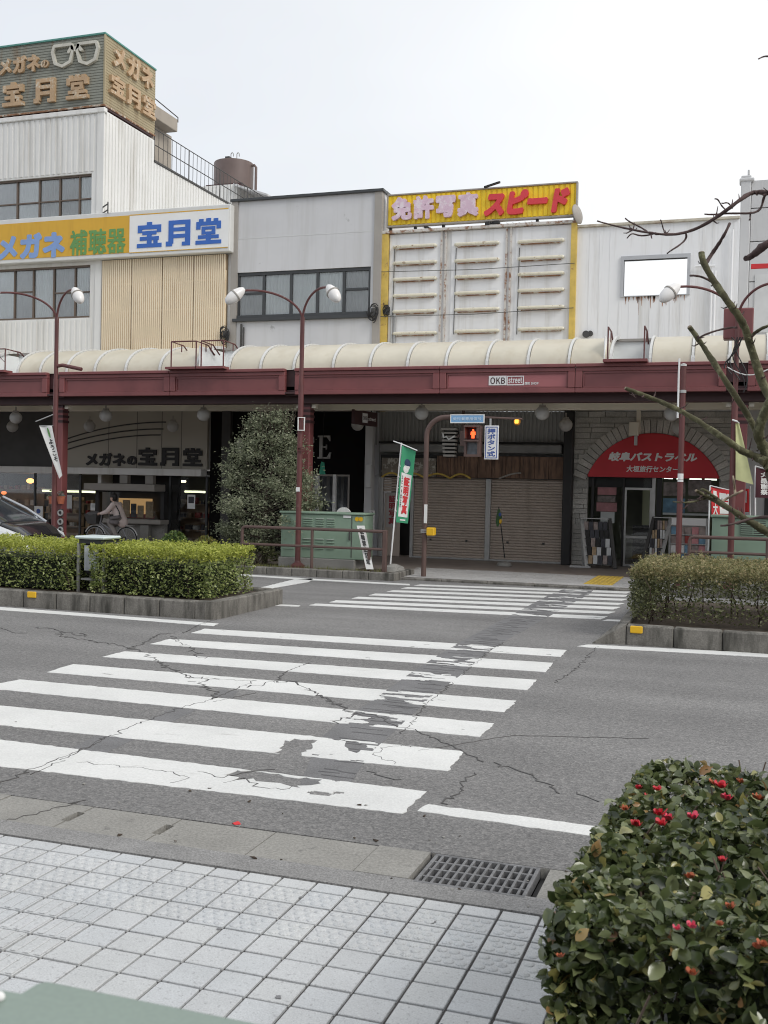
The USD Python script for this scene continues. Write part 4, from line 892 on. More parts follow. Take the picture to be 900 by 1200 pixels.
# roof bits: dish and aerial
c = at(677, 252, YW); sd = thing('satellite_dish', 'grey satellite dish at the right end of the yellow billboard', 'satellite dish', c)
part(sd, 'dish', MB().lathe([(0, .07), (.12, .06), (.22, .03), (.27, -.01), (.265, -.03), (.2, .0), (0, .04)], c+[.02, -.1, 0], 20, (.93, -.30, .2)), greytrim, True)
part(sd, 'mount', MB().tube([c+[-.05, .05, -.05], c+[-.05, .05, -.40]], .03, 8).bar(c+[-.05, .05, 0], c+[0, -.08, 0], .05), darkgrey)
c = at(578, 263, YW); fl = thing('flood_lamp', 'small black flood lamp below the middle of the yellow billboard', 'lamp', c)
part(fl, 'arm', MB().bar(c+[-.16, .0, 0], c+[.16, -.1, .03], .05).bar(c+[0, 0, -.1], c+[0, 0, .14], .06), black); part(fl, 'head', MB().box(c[0]-.2, c[0]-.06, c[1]-.15, c[1], c[2]-.06, c[2]+.06, .02), black); part(fl, 'head', MB().box(c[0]+.04, c[0]+.2, c[1]-.15, c[1], c[2]-.03, c[2]+.07, .02), black)
c = at(607, 262, YW+5); an = thing('tv_aerial', 'thin grey television aerial lying low under the yellow billboard', 'aerial', c)
part(an, 'boom', MB().tube([c+[-.6, 0, 0], c+[.7, 0, .02]], .012, 5).tube([c, c+[0, 0, -.8]], .016, 5), metal)
for k in range(7): part(an, 'element', MB().tube([c+[-.55+k*.2, -.15, .01], c+[-.55+k*.2, .15, .05]], .007, 4), metal)

# ---------------- white metal clad building with an opening in its parapet wall
wx0_, wx1_ = ax1+.004, xp(866, YF+.3, 300)-.004
wz1 = zp(770, 262, YW)
ox0, ox1, oz0, oz1 = xp(731, YW, 325), xp(805, YW, 325), zp(768, 346, YW), zp(768, 303.5, YW)
wb = thing('white_clad_building', 'white metal clad building front with a framed rectangular opening onto the sky', 'building', (wx0_, YW, 0))
part(wb, 'front_wall', wall(wx0_, wx1_, Zc+.05, wz1, YW, YW+.10, [(ox0, ox1, oz0, oz1), (xp(733, YW, 412), xp(755, YW, 412), zp(744, 424, YW), zp(744, 403, YW))]), whitep)
seam = MB()
for q in np.arange(690, 862, 12.): seam.box(xp(q, YW, 330)-.006, xp(q, YW, 330)+.006, YW-.006, YW-.0005, zp(q, 425, YW), wz1-.1) if not (722 < q < 812) else seam.box(xp(q, YW, 330)-.006, xp(q, YW, 330)+.006, YW-.006, YW-.0005, zp(q, 425, YW) if not 728 < q < 760 else oz0-1.1, oz0-.1)
part(wb, 'cladding_seam', seam, whitep, kind='stuff')
part(wb, 'opening_frame', wall(ox0-.08, ox1+.08, oz0-.02, oz1+.1, YW-.05, YW+.16, [(ox0, ox1, oz0, oz1)]), M('frame_grey', (.44, .45, .47), .5, .06))
drip = MB(); r_ = np.random.default_rng(5)
for k in range(46):
    x = ox0+.05+(ox1-ox0-.1)*r_.random(); L = r_.gamma(1.6, .07)+.03
    drip.prism(Polygon([(x-.016, oz0-.022), (x+.016, oz0-.022), (x+.004, oz0-.022-L), (x-.004, oz0-.022-L)]), .002, (0, YW-.0015, 0))
part(wb, 'rust_stain', drip, M('rust_stain', (.40, .24, .17), .9, .25, 9), kind='stuff')
part(wb, 'coping', MB().box(wx0_, wx1_, YW-.07, YW+.16, wz1+.002, wz1+.07, .01), M('coping_stained', (.55, .51, .42), .6, .2, 3, streak=(.25, .16, .1), smin=.5, smax=.7, sscale=(2, 2, 4)))
part(wb, 'roof', MB().box(wx0_, wx1_, YW+.11, 34, zp(768, 372, YW), zp(768, 370, YW)), greyfar)
part(wb, 'side_wall', MB().box(wx0_, wx0_+.1, YW+.3, 34, 0, zp(768, 372, YW)), greyfar)
window_band(wb, xp(733, YW, 412), xp(755, YW, 412), zp(744, 424, YW), zp(744, 403, YW), YW-.02, [xp(742, YW, 412)], [0], whiteplain, [curtain2])
part(wb, 'vent', MB().tube([(xp(687, YW, 392), YW-.1, zp(687, 392, YW)), (xp(687, YW, 392), YW, zp(687, 392, YW))], .09, 14).tube([(xp(692, YW, 392), YW-.08, zp(692, 391, YW)), (xp(692, YW, 392), YW, zp(692, 391, YW))], .07, 14), darkgrey)
mb = MB()
for q in (834, 838, 857): mb.tube([(xp(q, YW, 330), YW-.08, zp(q, 395, YW)), (xp(q, YW, 330), YW-.08, zp(q, 318 if q < 850 else 270, YW))], .03, 8)
mb.tube([(xp(815, YW, 313), YW-.08, zp(815, 313, YW)), (xp(838, YW, 312), YW-.08, zp(838, 312, YW))], .025, 8)
part(wb, 'pipe', mb, whitep)
# right hand grey building
YG = YF+.3
rx0 = xp(866, YG, 300)
rg = thing('right_grey_building', 'pale grey tall building cut off by the right edge of the photograph', 'building', (rx0, YG, 0))
rzt = zp(868, 205, YG)
part(rg, 'corner_pier', MB().box(rx0, xp(878, YG, 300), YG-.12, YG+.3, 0, rzt-.05, .02), greyfar)
part(rg, 'pier_cap', MB().box(rx0+.15, xp(876, YG, 300), YG-.1, YG+.2, rzt-.05, rzt+.10, .02).box(rx0-.04, xp(879, YG, 300)+.05, YG-.15, YG+.3, rzt-.20, rzt-.12, .02), greyfar)
for z0, z1 in ((190, 0), (0, 0)):
    pass
zs_ = [rzt-.15]+[zp(885, q, YG) for q in (244, 283, 330)]+[zp(885, 397, YG)]
for a, b in zip(zs_[:-1], zs_[1:]): part(rg, 'wall_panel', MB().box(xp(878.5, YG, 300), xp(878.5, YG, 300)+6, YG, YG+.3, b+.012, a-.012, .008), greyfar)
part(rg, 'wall_core', MB().box(rx0+.05, xp(878.5, YG, 300)+6, YG+.1, 40, 0, rzt-.2), greyfar)
part(rg, 'window_recess', MB().box(xp(884, YG, 350), xp(884, YG, 350)+3, YG-.02, YG-.002, zp(885, 390, YG), zp(885, 322, YG)), curtain2)

# ================================================================== ARCADE
zf1, zf0, zb0 = zp(450, 430, YA), zp(450, 461.5, YA), zp(450, 472.5, YA+.35)
ac = thing('arcade_canopy', 'maroon and cream shopping arcade roof running along the whole row of shops', 'arcade', (-8, YC, 0))
XA0, XA1 = -34.0, 12.0
gaps = [(xp(55.5, YA, 455), xp(69.5, YA, 455)), (xp(334, YA, 445), xp(345.5, YA, 445)), (xp(851, YA, 445), xp(876, YA, 445))]
seps = [-140, 199, 515, 674, 1010]
edges = [XA0]+[e for g in gaps for e in g]+[XA1]
xs_all = sorted([xp(q, YA, 445) for q in seps])
okb = (xp(517, YA, 445), xp(673, YA, 445))
segs = []
for a, b in zip(edges[::2], edges[1::2]):
    cut = [a]+[q for q in xs_all if a < q < b]+[b]
    segs += list(zip(cut[:-1], cut[1:]))
for a, b in segs:
    okp = abs(a-okb[0]) < .25
    zh = zf1-zf0
    part(ac, 'fascia_panel', MB().box(a+.16, b-.16, YA+.045, YA+.09, zf0+.10, zf1-.16), pinkp if okp else maroon)
    fr = MB().box(a+.005, b-.005, YA-.06, YA+.12, zf1-.07, zf1, .008).box(a+.005, b-.005, YA-.01, YA+.11, zf1-.16, zf1-.072, .008).box(a+.005, b-.005, YA-.01, YA+.11, zf0, zf0+.10, .008).box(a+.005, a+.155, YA-.02, YA+.11, zf0+.102, zf1-.162, .008).box(b-.155, b-.005, YA-.02, YA+.11, zf0+.102, zf1-.162, .008)
    part(ac, 'fascia_frame', fr, maroon)
    inn = MB().box(a+.17, b-.17, YA+.02, YA+.044, zf1-.205, zf1-.165).box(a+.17, b-.17, YA+.02, YA+.044, zf0+.105, zf0+.135).box(a+.165, a+.195, YA+.02, YA+.044, zf0+.136, zf1-.206).box(b-.195, b-.165, YA+.02, YA+.044, zf0+.136, zf1-.206)
    part(ac, 'panel_trim', inn, maroon)
for a, b in gaps: part(ac, 'fascia_gap_plate', MB().box(a-.05, b+.05, YA+.13, YA+.2, zf0-.02, zf1-.02), maroon_d)
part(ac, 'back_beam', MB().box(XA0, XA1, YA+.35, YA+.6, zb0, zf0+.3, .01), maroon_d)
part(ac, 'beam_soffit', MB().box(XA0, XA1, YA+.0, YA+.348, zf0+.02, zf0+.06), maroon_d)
part(ac, 'ceiling', MB().box(XA0, XA1, YA+.61, YF+.13, Zc+.0015, Zc+.05), soffit)
part(ac, 'inner_beam', MB().box(XA0, XA1, YA+1.6, YA+1.8, Z_(480.5, YA+1.6, 450), Zc-.002, .01), soffit)
for k in range(-20, 8): part(ac, 'ceiling_joint', MB().box(k*1.7, k*1.7+.02, YA+.61, YF-.14, Zc-.006, Zc-.001), greytrim)
for yy in (YA+1.7, YA+3.4): part(ac, 'ceiling_joint', MB().box(XA0, XA1, yy, yy+.02, Zc-.012, Zc-.0065), greytrim)
part(ac, 'roof_deck', MB().box(XA0, XA1, YA+.13, YF-.125, Zc+.12, Zc+.2), greyfar)
# barrel roof of cream sheets with white ribs
zt_b = float(at(450, 402.5, YA+1.5)[2]); ry, rz_ = 1.5, zt_b-zf1
def arcsec(x0, x1, off, n=12):
    t = np.linspace(0, PI/2, n); P = [(YA+.08+ry*(1-math.cos(q))-off*math.cos(q), zf1-.02+rz_*math.sin(q)+off*math.sin(q)) for q in t]
    P.append((YF-.1, zf1-.02+rz_+off+.05))
    V = [(x, y, z) for x in (x0, x1) for y, z in P]; k = len(P); mb = MB()
    mb.add(V, [(i, i+1, k+i+1, k+i) for i in range(k-1)])
    return mb
rib_px = [21.5, 48, 79, 112, 148, 188, 230, 269, 306, 345, 391, 434, 478, 523, 571, 619, 667, 716, 762, 812, 855, 900, 945]
pxr = [xp(q, YA+.1, 420) for q in rib_px]
pitch = pxr[10]-pxr[9]
ribx = list(np.arange(pxr[0]-pitch*8, pxr[0]-.1, pitch))+pxr
skip = [(xp(-12, YA, 420), xp(12, YA, 420)), (xp(240, YA, 420), xp(263, YA, 420)), (xp(719, YA, 420), xp(757, YA, 420))]
for i, (a, b) in enumerate(zip(ribx[:-1], ribx[1:])):
    mid = .5*(a+b); gapm = any(s0-.25 < mid < s1+.25 and b-a < 1.9 for s0, s1 in skip)
    if not gapm: part(ac, 'roof_sheet', arcsec(a+.04, b-.04, 0), cream, 50)
    mb = MB(); t = np.linspace(0, PI/2, 12); P0 = [(YA+.08+ry*(1-math.cos(q)), zf1-.02+rz_*math.sin(q)) for q in t]
    P = np.array([(q[0]-.0, q[1]) for q in P0])
    for j in range(11): mb.bar((a, *P[j]), (a, *(P[j+1]+(P[j+1]-P[j])*.06)), .07, .05, up=(1, 0, 0))
    part(ac, 'roof_rib', mb, ribw)
for s0, s1 in skip:
    part(ac, 'hatch_back', MB().box(s0-.2, s1+.2, YA+1.45, YA+1.5, zf1, zt_b-.05), curtain)
    part(ac, 'hatch_rail', MB().box(s0-.2, s1+.2, YA+1.40, YA+1.449, zt_b-.1, zt_b-.04), greytrim)
    part(ac, 'hatch_cheek', MB().box(s0-.22, s0-.2, YA+.1, YA+1.5, zf1, zt_b-.15), curtain)
# columns
for k, (q, py) in enumerate(((67.5, 550), (357.5, 480), (866, 520))):
    x = xp(q, YC, py); w_ = .13 if k != 2 else .16
    c_ = part(ac, 'column', MB().box(x-w_, x+w_, YC, YC+.26, .04, zf1-.05, .02), maroon if k != 2 else maroon)
    for i in range(5): part(c_, 'band', MB().box(x-w_-.012, x+w_+.012, YC-.012, YC+.27, Zc-.12-i*.13, Zc-.055-i*.13), maroon_d)
    for i in range(3): part(c_, 'capital', MB().box(x+w_+.02-.0*i, x+w_+.30-.09*i, YC+.05, YC+.2, Zc-.10-i*.09, Zc-.015-i*.09), soffit)
    for i in range(3): part(c_, 'capital', MB().box(x-w_-.30+.09*i, x-w_-.02, YC+.05, YC+.2, Zc-.10-i*.09, Zc-.015-i*.09), soffit)
# lettering plate on the light fascia panel
ap = thing('fascia_logo_plate', 'white and maroon OKB street lettering plate on the lighter arcade fascia panel', 'sign', at(594, 445, YA))
YO = YA+.044
part(ap, 'white_plate', MB().box(xp(573, YO, 446), xp(593.5, YO, 446), YO-.015, YO, zp(583, 451.5, YO), zp(583, 440.5, YO)), whiteplain)
part(ap, 'outlined_plate', wall(xp(594, YO, 446), xp(614, YO, 446), zp(604, 451.5, YO), zp(604, 440.5, YO), YO-.015, YO, [(xp(594, YO, 446)+.02, xp(614, YO, 446)-.02, zp(604, 451.5, YO)+.02, zp(604, 440.5, YO)-.02)]), whiteplain)
letters(ap, fit(word('OKB', 1), xp(575, YO, 446), xp(592, YO, 446), zp(583, 450, YO), zp(583, 442.3, YO)), .006, (0, YO-.0152, 0), maroon_d)
letters(ap, fit(word('street', 2), xp(596, YO, 446), xp(612, YO, 446), zp(604, 449, YO), zp(604, 442.5, YO)), .010, (0, YO, 0), whiteplain, each=False, name='lettering')
letters(ap, fit(word('西町 SHOP', 2), xp(615, YO, 446), xp(631, YO, 446), zp(623, 451, YO), zp(623, 447.7, YO)), .010, (0, YO, 0), whiteplain, each=False, name='lettering')
# globes
YG1, YG2 = YA+1.1, YA+3.3
gl_specs = [(18.5, 489.5, 0), (124, 487, 0), (238.5, 486, 0), (357, 485, 0), (494, 484, 0), (635.5, 484, 0), (787, 484.5, 0), (14.5, 500, 1), (105, 499.5, 1), (202.5, 499.5, 1), (419, 497.5, 1), (663, 498, 1), (795, 501, 1)]
gl_lab = ['opal globe lamp in front at far left, above the parked car', 'opal globe lamp hanging left of the arc stripes on the optician sign wall', 'opal globe lamp above the last character of the optician wall lettering', 'opal globe lamp half hidden behind the middle lamp post', 'opal globe lamp above the green banner beside the signal pole', 'opal globe lamp above the right shutter, right of the amber signal lamp', 'opal globe lamp above the red arched awning behind the thin maroon pole',
 'lower opal globe lamp at far left, just under another globe', 'dim opal globe lamp over the left end of the arc stripes', 'dim opal globe lamp over the right end of the arc stripes', 'opal globe lamp under the small dark hanging sign', 'opal globe lamp beside the dark pillar between shutters and travel shop', 'dim rear opal globe lamp low behind the thin maroon pole']
g0 = None
for (px, py, bk), lb in zip(gl_specs, gl_lab):
    c = at(px, py, YG2 if bk else YG1); c = np.array([c[0], c[1], min(c[2], Zc-.23)])
    if g0 is None:
        g0 = thing('globe_lamp', lb, 'globe lamp', c, 'opal globe lamps under the arcade ceiling')
        part(g0, 'globe', MB().ball(c, (.165, .165, .165), 3), globe_m, True)
        part(g0, 'cap', MB().lathe([(0, .19), (.07, .19), (.085, .14), (.085, .13)], c, 16), greytrim)
        part(g0, 'stem', MB().tube([c+[0, 0, .18], c+[0, 0, .30]], .018, 8), greytrim)
    else: copy(g0, c, lb)

# maintenance cages on the arcade roof
def cage(px0, px1, pyt, label, two=True):
    a, b = xp(px0, YA, 425), xp(px1, YA, 425); z1 = float(at(px0, pyt, YA-.02)[2]); t = thing('roof_access_cage', label, 'railing', (.5*(a+b), YA, zf1), 'access cages on the arcade roof')
    part(t, 'platform', MB().box(a-.08, b+.08, YA-.25, YA+.10, zf1+.005, zf1+.06), maroon)
    for x in (a, b):
        part(t, 'side_frame', MB().tube([(x, YA-.1, zf1+.05), (x, YA-.1, z1), (x, YA+.5, z1-.02), (x, YA+.85, z1-.22), (x, YA+.85, zf1+.5)], .018, 6).tube([(x, YA+.4, zf1+.5), (x, YA+.4, z1)], .014, 6), pole_m)
    if two: part(t, 'top_rail', MB().tube([(a, YA-.1, z1), (b, YA-.1, z1)], .018, 6), pole_m)
cage(203, 232, 401, 'thin maroon access cage on the arcade roof in front of the louvre screen')
cage(238, 264, 400, 'second thin maroon access cage beside the opening at the grey building corner')
cage(-20, 9, 410, 'thin maroon access cage cut off by the left edge of the photograph')
cage(712.5, 755, 384, 'pair of tall access frames on the arcade roof below the sky opening', two=False)

# ================================================================== SHOPS UNDER THE ARCADE
# ---- black shop
kx0, kx1 = xp(246, YF, 560), xp(431, YF, 560)
bs = thing('black_shop_front', 'black shop front with large pale serif letters and a glass door', 'shop front', (kx0, YF, 0))
gdx0, gdx1, gdz = xp(365, YF, 600), xp(409, YF, 600), zp(390, 556)
part(bs, 'wall', wall(kx0, kx1, .045, Zc, YF+.003, YF+.15, [(gdx0, gdx1, .05, gdz)]), M('shop_black', (.008, .0075, .0075), .9, .2, 2, spec=.15))
part(bs, 'grey_pier', MB().box(xp(262, YF, 540), xp(272, YF, 540), YF-.15, YF, .05, Zc), darkgrey)
def serif(ch, x0, x1, z0, z1):
    w_ = x1-x0; h_ = z1-z0
    if ch == 'E': p = unary_union([sbox(.12, 0, .36, 1), sbox(0, 0, .95, .07), sbox(0, .93, .92, 1), sbox(.36, .47, .66, .54), Polygon([(.95, 0), (1, .28), (.92, .28), (.7, .07)]), Polygon([(.92, 1), (.95, .76), (.88, .76), (.68, .93)]), sbox(.62, .40, .68, .61)])
    else: p = Point(.5, .5).buffer(.5, 32).difference(affinity.scale(Point(.56, .5).buffer(.5, 32), .62, .88)).difference(sbox(.72, .3, 1.1, .72)).union(sbox(.86, .66, .93, .92))
    return affinity.affine_transform(p, [w_, 0, 0, h_, x0, z0])
E0 = (xp(373, YF, 520), xp(388.5, YF, 520), zp(380, 537.5), zp(380, 510.5))
lm = M('letter_silver', (.34, .33, .31), .4, .2, 4, metallic=.3)
def hollow(p): return p.difference(p.buffer(-.018))
letters(bs, [serif('E', *E0), serif('C', xp(351, YF, 520), xp(370, YF, 520), E0[2]-.02, E0[3]+.02)], .05, (0, YF+.002, 0), lm)
part(bs, 'glass_door', MB().box(gdx0+.05, gdx1-.05, YF+.06, YF+.07, .06, gdz-.04), glass)
part(bs, 'door_post', MB().box(xp(390, YF, 600), xp(393.5, YF, 600), YF-.05, YF+.05, .05, gdz), whiteplain)
part(bs, 'door_frame', wall(gdx0, gdx1, .05, gdz, YF-.01, YF+.05, [(gdx0+.05, gdx1-.05, .05, gdz-.05)]), greytrim)
part(bs, 'door_interior', MB().box(gdx0-.5, gdx1+.5, YF+1.8, YF+1.9, .05, gdz+.3), M('interior_blue_grey', (.34, .36, .40), .8, .25, 1.2))
for q in (374, 382, 399): part(bs, 'interior_post', MB().box(xp(q, YF+1.5, 600), xp(q+3, YF+1.5, 600), YF+1.5, YF+1.55, .05, gdz), curtain2)
YRB = 22.95
c = at(403, 608, YRB)
db = thing('round_top_board', 'small round topped white board with a dark line above the green cabinet', 'board', (c[0], c[1], .06))
dw_ = .19; part(db, 'board', MB().prism(Point(c[0], zp(403, 604, YRB)).buffer(dw_).intersection(sbox(c[0]-1, zp(403, 604, YRB), c[0]+1, 9)).union(sbox(c[0]-dw_, .3, c[0]+dw_, zp(403, 604, YRB))), .04, (0, c[1], 0)), flag_white)
part(db, 'print', MB().box(c[0]-dw_*.8, c[0]+dw_*.8, c[1]-.046, c[1]-.0405, zp(403, 605, YRB), zp(403, 603.2, YRB)), darkgrey)
part(db, 'leg', MB().box(c[0]-dw_, c[0]-dw_+.04, c[1]-.03, c[1], .05, .3), metal); part(db, 'leg', MB().box(c[0]+dw_-.04, c[0]+dw_, c[1]-.03, c[1], .05, .3), metal)
# small hanging arcade sign
c = at(426, 489, YA+2.2); hs = thing('hanging_sign', 'small dark maroon hanging sign with a white logo square under the arcade ceiling', 'sign', (c[0], c[1], Zc))
e1 = np.array([.35, .94, 0]); p0, p1 = at(412, 488, YA+1.6), at(439, 492, YA+2.9); e1 = (p1-p0)/np.linalg.norm(p1-p0); e1[2] = 0; e1 /= np.linalg.norm(e1); LL = np.linalg.norm((p1-p0)[:2])
part(hs, 'board', MB().prism(sbox(0, -.18, LL, .18), .08, p0+[0, 0, 0], e1), maroon_d)
nn = np.cross(e1, [0, 0, 1]); of = p0+nn*.081
part(hs, 'logo_square', MB().prism(sbox(LL*.34, -.12, LL*.56, .12), .004, of, e1), whiteplain)
letters(hs, fit(word('OKB', 2), LL*.36, LL*.54, -.05, .05), .003, of+nn*.004, maroon_d, e1, each=False, name='lettering')
letters(hs, fit(word('street', 2), LL*.60, LL*.92, -.05, .03), .004, of, whiteplain, e1, each=False, name='lettering')
part(hs, 'hanger', MB().tube([p0+e1*.2+[0, 0, .18], (p0+e1*.2)[:2].tolist()+[Zc]], .015, 6).tube([p0+e1*(LL-.2)+[0, 0, .18], (p0+e1*(LL-.2))[:2].tolist()+[Zc]], .015, 6), darkgrey)

# ---- shutter shop
hx0, hx1 = xp(432, YF, 560), xp(671, YF, 560)
ss = thing('shutter_shop_front', 'closed shop front with two brown roller shutters under a worn wooden sign band', 'shop front', (hx0, YF, 0))
zw1, zw0 = zp(570, 534), zp(570, 561)
part(ss, 'upper_wall', MB().box(hx0, hx1, YF+.2, YF+.3, zw0, Zc), corr_grey)
part(ss, 'corrugation', ribs(hx0, hx1, zp(570, 522), Zc, YF+.199, .11, .03, .5), corr_grey, kind='stuff')
part(ss, 'awning_box', MB().box(xp(448, YF, 525), xp(660, YF, 525), YF-.25, YF+.15, zp(570, 531), zp(570, 521), .03), M('awning_box_grey', (.22, .22, .215), .6, .2, 2))
part(ss, 'upper_beam', MB().box(xp(445, YF, 525), xp(662, YF, 525), YF-.1, YF+.19, zp(570, 521)+.01, zp(570, 518), .01), black)
part(ss, 'sign_backing', MB().box(xp(447, YF, 545), xp(662, YF, 545), YF-.06, YF+.05, zw0, zw1), black)
xw = xp(513, YF, 545); n = 9; xw1 = xp(661, YF, 545)
for i in range(n):
    a = xw+(xw1-xw)*i/n; part(ss, 'wood_board', MB().box(a+.006, a+(xw1-xw)/n-.006, YF-.10, YF-.061, zw0+.02, zw1-.02), wood)
part(ss, 'old_sign_panel', MB().box(xp(449, YF, 545), xw-.02, YF-.12, YF-.061, zp(480, 558), zp(480, 537)), M('old_sign_panel', (.22, .19, .155), .7, .3, 6, spots=(.5, .48, .42), spmin=.53, spmax=.58, spscale=7))
for k, (qa, qb) in enumerate(((448, 470), (470, 498), (498, 528), (528, 552))):
    t = np.linspace(0, 1, 9); a, b = xp(qa, YF-.1, 558), xp(qb, YF-.1, 558)
    part(ss, 'scroll_trim', MB().tube(np.stack([a+(b-a)*t, 0*t+YF-.14, zp(500, 560)+.12*np.sin(t*PI)], -1), .028, 6), ryellow)
part(ss, 'scroll_trim', MB().tube(np.stack([np.linspace(xp(586, YF, 558), xp(612, YF, 555), 8), np.full(8, YF-.14), zp(590, 561)+.16*np.sin(np.linspace(0, 1.6, 8))], -1), .024, 6), greytrim)
def shutter(px0, px1, ztop_, name='roller_shutter'):
    a, b = xp(px0, YF, 600), xp(px1, YF, 600); mb = MB(); z = .1
    while z < ztop_:
        mb.box(a, b, YF+.04, YF+.09, z, z+.062, .02); z += .075
    sh = part(ss, name, mb, shutter_m, kind='stuff'); part(ss, 'bottom_bar', MB().box(a, b, YF+.02, YF+.1, .05, .10, .01), metal)
    part(ss, 'shutter_backing', MB().box(a, b, YF+.091, YF+.11, .1, ztop_), shutter_m)
    for k in (.25, .75): part(ss, 'lock', MB().box(a+(b-a)*k-.03, a+(b-a)*k+.03, YF+.025, YF+.039, .55, .60), darkgrey)
shutter(484, 568.5, zw0); shutter(574.5, 659, zw0)
for q0, q1, zl, zh in ((480.5, 484, .05, zw0), (568.5, 574.5, .05, zw0), (444, 448, .05, zw0)):
    part(ss, 'shutter_post', MB().box(xp(q0, YF, 600), xp(q1, YF, 600), YF, YF+.12, zl, zh, .01), metal)
mb = MB(); z = zp(465, 576)
while z < zw0: mb.box(xp(448, YF, 570), xp(480, YF, 570), YF+.05, YF+.1, z, z+.062, .02); z += .075
part(ss, 'raised_shutter', mb, shutter_m, kind='stuff')
part(ss, 'doorway', MB().box(xp(446, YF, 620), xp(482, YF, 620), YF+.9, YF+.95, .05, zw0), black)
part(ss, 'door_leaf', MB().box(xp(449, YF, 620), xp(467, YF, 620), YF+.1, YF+.15, .06, zp(458, 578), .01), shutter_m)
dp = [xp(451.5, YF, 600), xp(464, YF, 600), zp(458, 618), zp(458, 577)]
part(ss, 'door_poster', MB().box(dp[0], dp[1], YF+.085, YF+.099, dp[2], dp[3]), M('poster_faded', (.42, .40, .38), .6, .1, 3))
letters(ss, fit(word('証明写真', 4, vertical=True), dp[0]+.07, dp[1]-.05, dp[2]+.08, dp[3]-.08), .004, (0, YF+.0848, 0), M('faded_red', (.30, .05, .06), .6, .1, 4), each=False, name='lettering')
part(ss, 'white_pillar', MB().box(xp(431, YF, 600), xp(439.5, YF, 600), YF-.35, YF-.1, .05, Zc, .01), greyfar)
part(ss, 'pillar_sign', MB().box(xp(428, YF-.4, 600), xp(434, YF-.4, 600), YF-.45, YF-.36, zp(430, 571), zp(430, 545), .01), curtain2)
pz = (zp(436, 622, YF-.36), zp(436, 598, YF-.36)); pxs = (xp(433, YF-.36, 610), xp(439, YF-.36, 610))
part(ss, 'pillar_plate', MB().box(pxs[0], pxs[1], YF-.375, YF-.351, pz[0], pz[1]), flag_white)
letters(ss, fit(word('スピード写真', 2, vertical=True), pxs[0]+.03, pxs[1]-.03, pz[0]+.04, pz[1]-.04), .003, (0, YF-.3755, 0), darkgrey, each=False, name='lettering')
part(ss, 'dark_pillar', MB().box(xp(661, YF, 580), xp(671.5, YF, 580), YF-.3, YF-.02, .05, Zc, .015), black)
# ---- travel agency with stone front
vx0, vx1 = xp(672, YF, 560), xp(872, YF, 560)
ts = thing('travel_shop_front', 'grey stone shop front with a red arched awning over glass doors', 'shop front', (vx0, YF, 0))
az0 = zp(765, 558.5); acx = .5*(xp(689, YF, 558)+xp(843, YF, 558)); arx = .5*(xp(843, YF, 558)-xp(689, YF, 558)); azt = zp(765, 508)-az0
acx_sh = acx
# segmental arch through the three points
Rr = (arx**2+azt**2)/(2*azt); acz = az0+azt-Rr
arch = Point(acx, acz).buffer(Rr, 64).intersection(sbox(acx-9, az0, acx+9, 99))
part(ts, 'wall_core', wall(vx0, vx1, .045, Zc, YF+.12, YF+.2, [(acx-arx, acx+arx, .05, az0-.002)]), stone_ms[1])
arch_out = Point(acx, acz).buffer(Rr+.34, 64)
mbs = [MB(), MB(), MB()]; z = .05; row = 0; r_ = np.random.default_rng(11)
keep_out = unary_union([arch_out.intersection(sbox(-99, az0-.35, 99, 99)), sbox(acx-arx, 0, acx+arx, az0+.01)])
while z < Zc-.02:
    h_ = r_.uniform(.10, .16); h_ = min(h_, Zc-z); x = vx0-r_.uniform(0, .5)
    while x < vx1:
        w_ = r_.uniform(.35, .9); p = sbox(max(x, vx0)+.006, z+.006, min(x+w_, vx1)-.006, z+h_-.006)
        if p.bounds[2] > p.bounds[0]:
            p = p.difference(keep_out)
            if not p.is_empty: mbs[r_.integers(3)].prism(p, .1+r_.uniform(0, .045), (0, YF+.119, 0))
        x += w_
    z += h_; row += 1
for k in range(3): part(ts, 'stone_course', mbs[k], stone_ms[k], kind='stuff')
a0 = math.asin(min(1, arx/Rr)); nv = 31
for i in range(nv):
    t0, t1 = -a0-.07+(2*a0+.14)*i/nv+.004, -a0-.07+(2*a0+.14)*(i+1)/nv-.004
    p = Polygon([(acx+(Rr+.012)*math.sin(t0), acz+(Rr+.012)*math.cos(t0)), (acx+(Rr+.36)*math.sin(t0), acz+(Rr+.36)*math.cos(t0)), (acx+(Rr+.36)*math.sin(t1), acz+(Rr+.36)*math.cos(t1)), (acx+(Rr+.012)*math.sin(t1), acz+(Rr+.012)*math.cos(t1))])
    part(ts, 'arch_stone', MB().prism(p, .17+r_.uniform(0, .02), (0, YF+.119, 0)), stone_ms[r_.integers(3)])
part(ts, 'awning', MB().prism(arch, .22, (0, YF+.11, 0)), redaw)
part(ts, 'awning_edge', MB().prism(sbox(acx-arx+.02, az0-.03, acx+arx-.02, az0-.002), .24, (0, YF+.12, 0)), redaw)
o = (0, YF-.1105, 0); Yl = YF-.11
letters(ts, fit(word('岐阜バストラベル', 5, slant=.2, gap=.0), xp(713, Yl, 540), xp(817, Yl, 540), zp(765, 541, Yl), zp(765, 530, Yl)), .012, o, whiteplain)
letters(ts, fit(word('大垣旅行センター', 3, slant=.1, gap=.03), xp(734, Yl, 550), xp(795, Yl, 550), zp(765, 553.5, Yl), zp(765, 546, Yl)), .012, o, whiteplain)
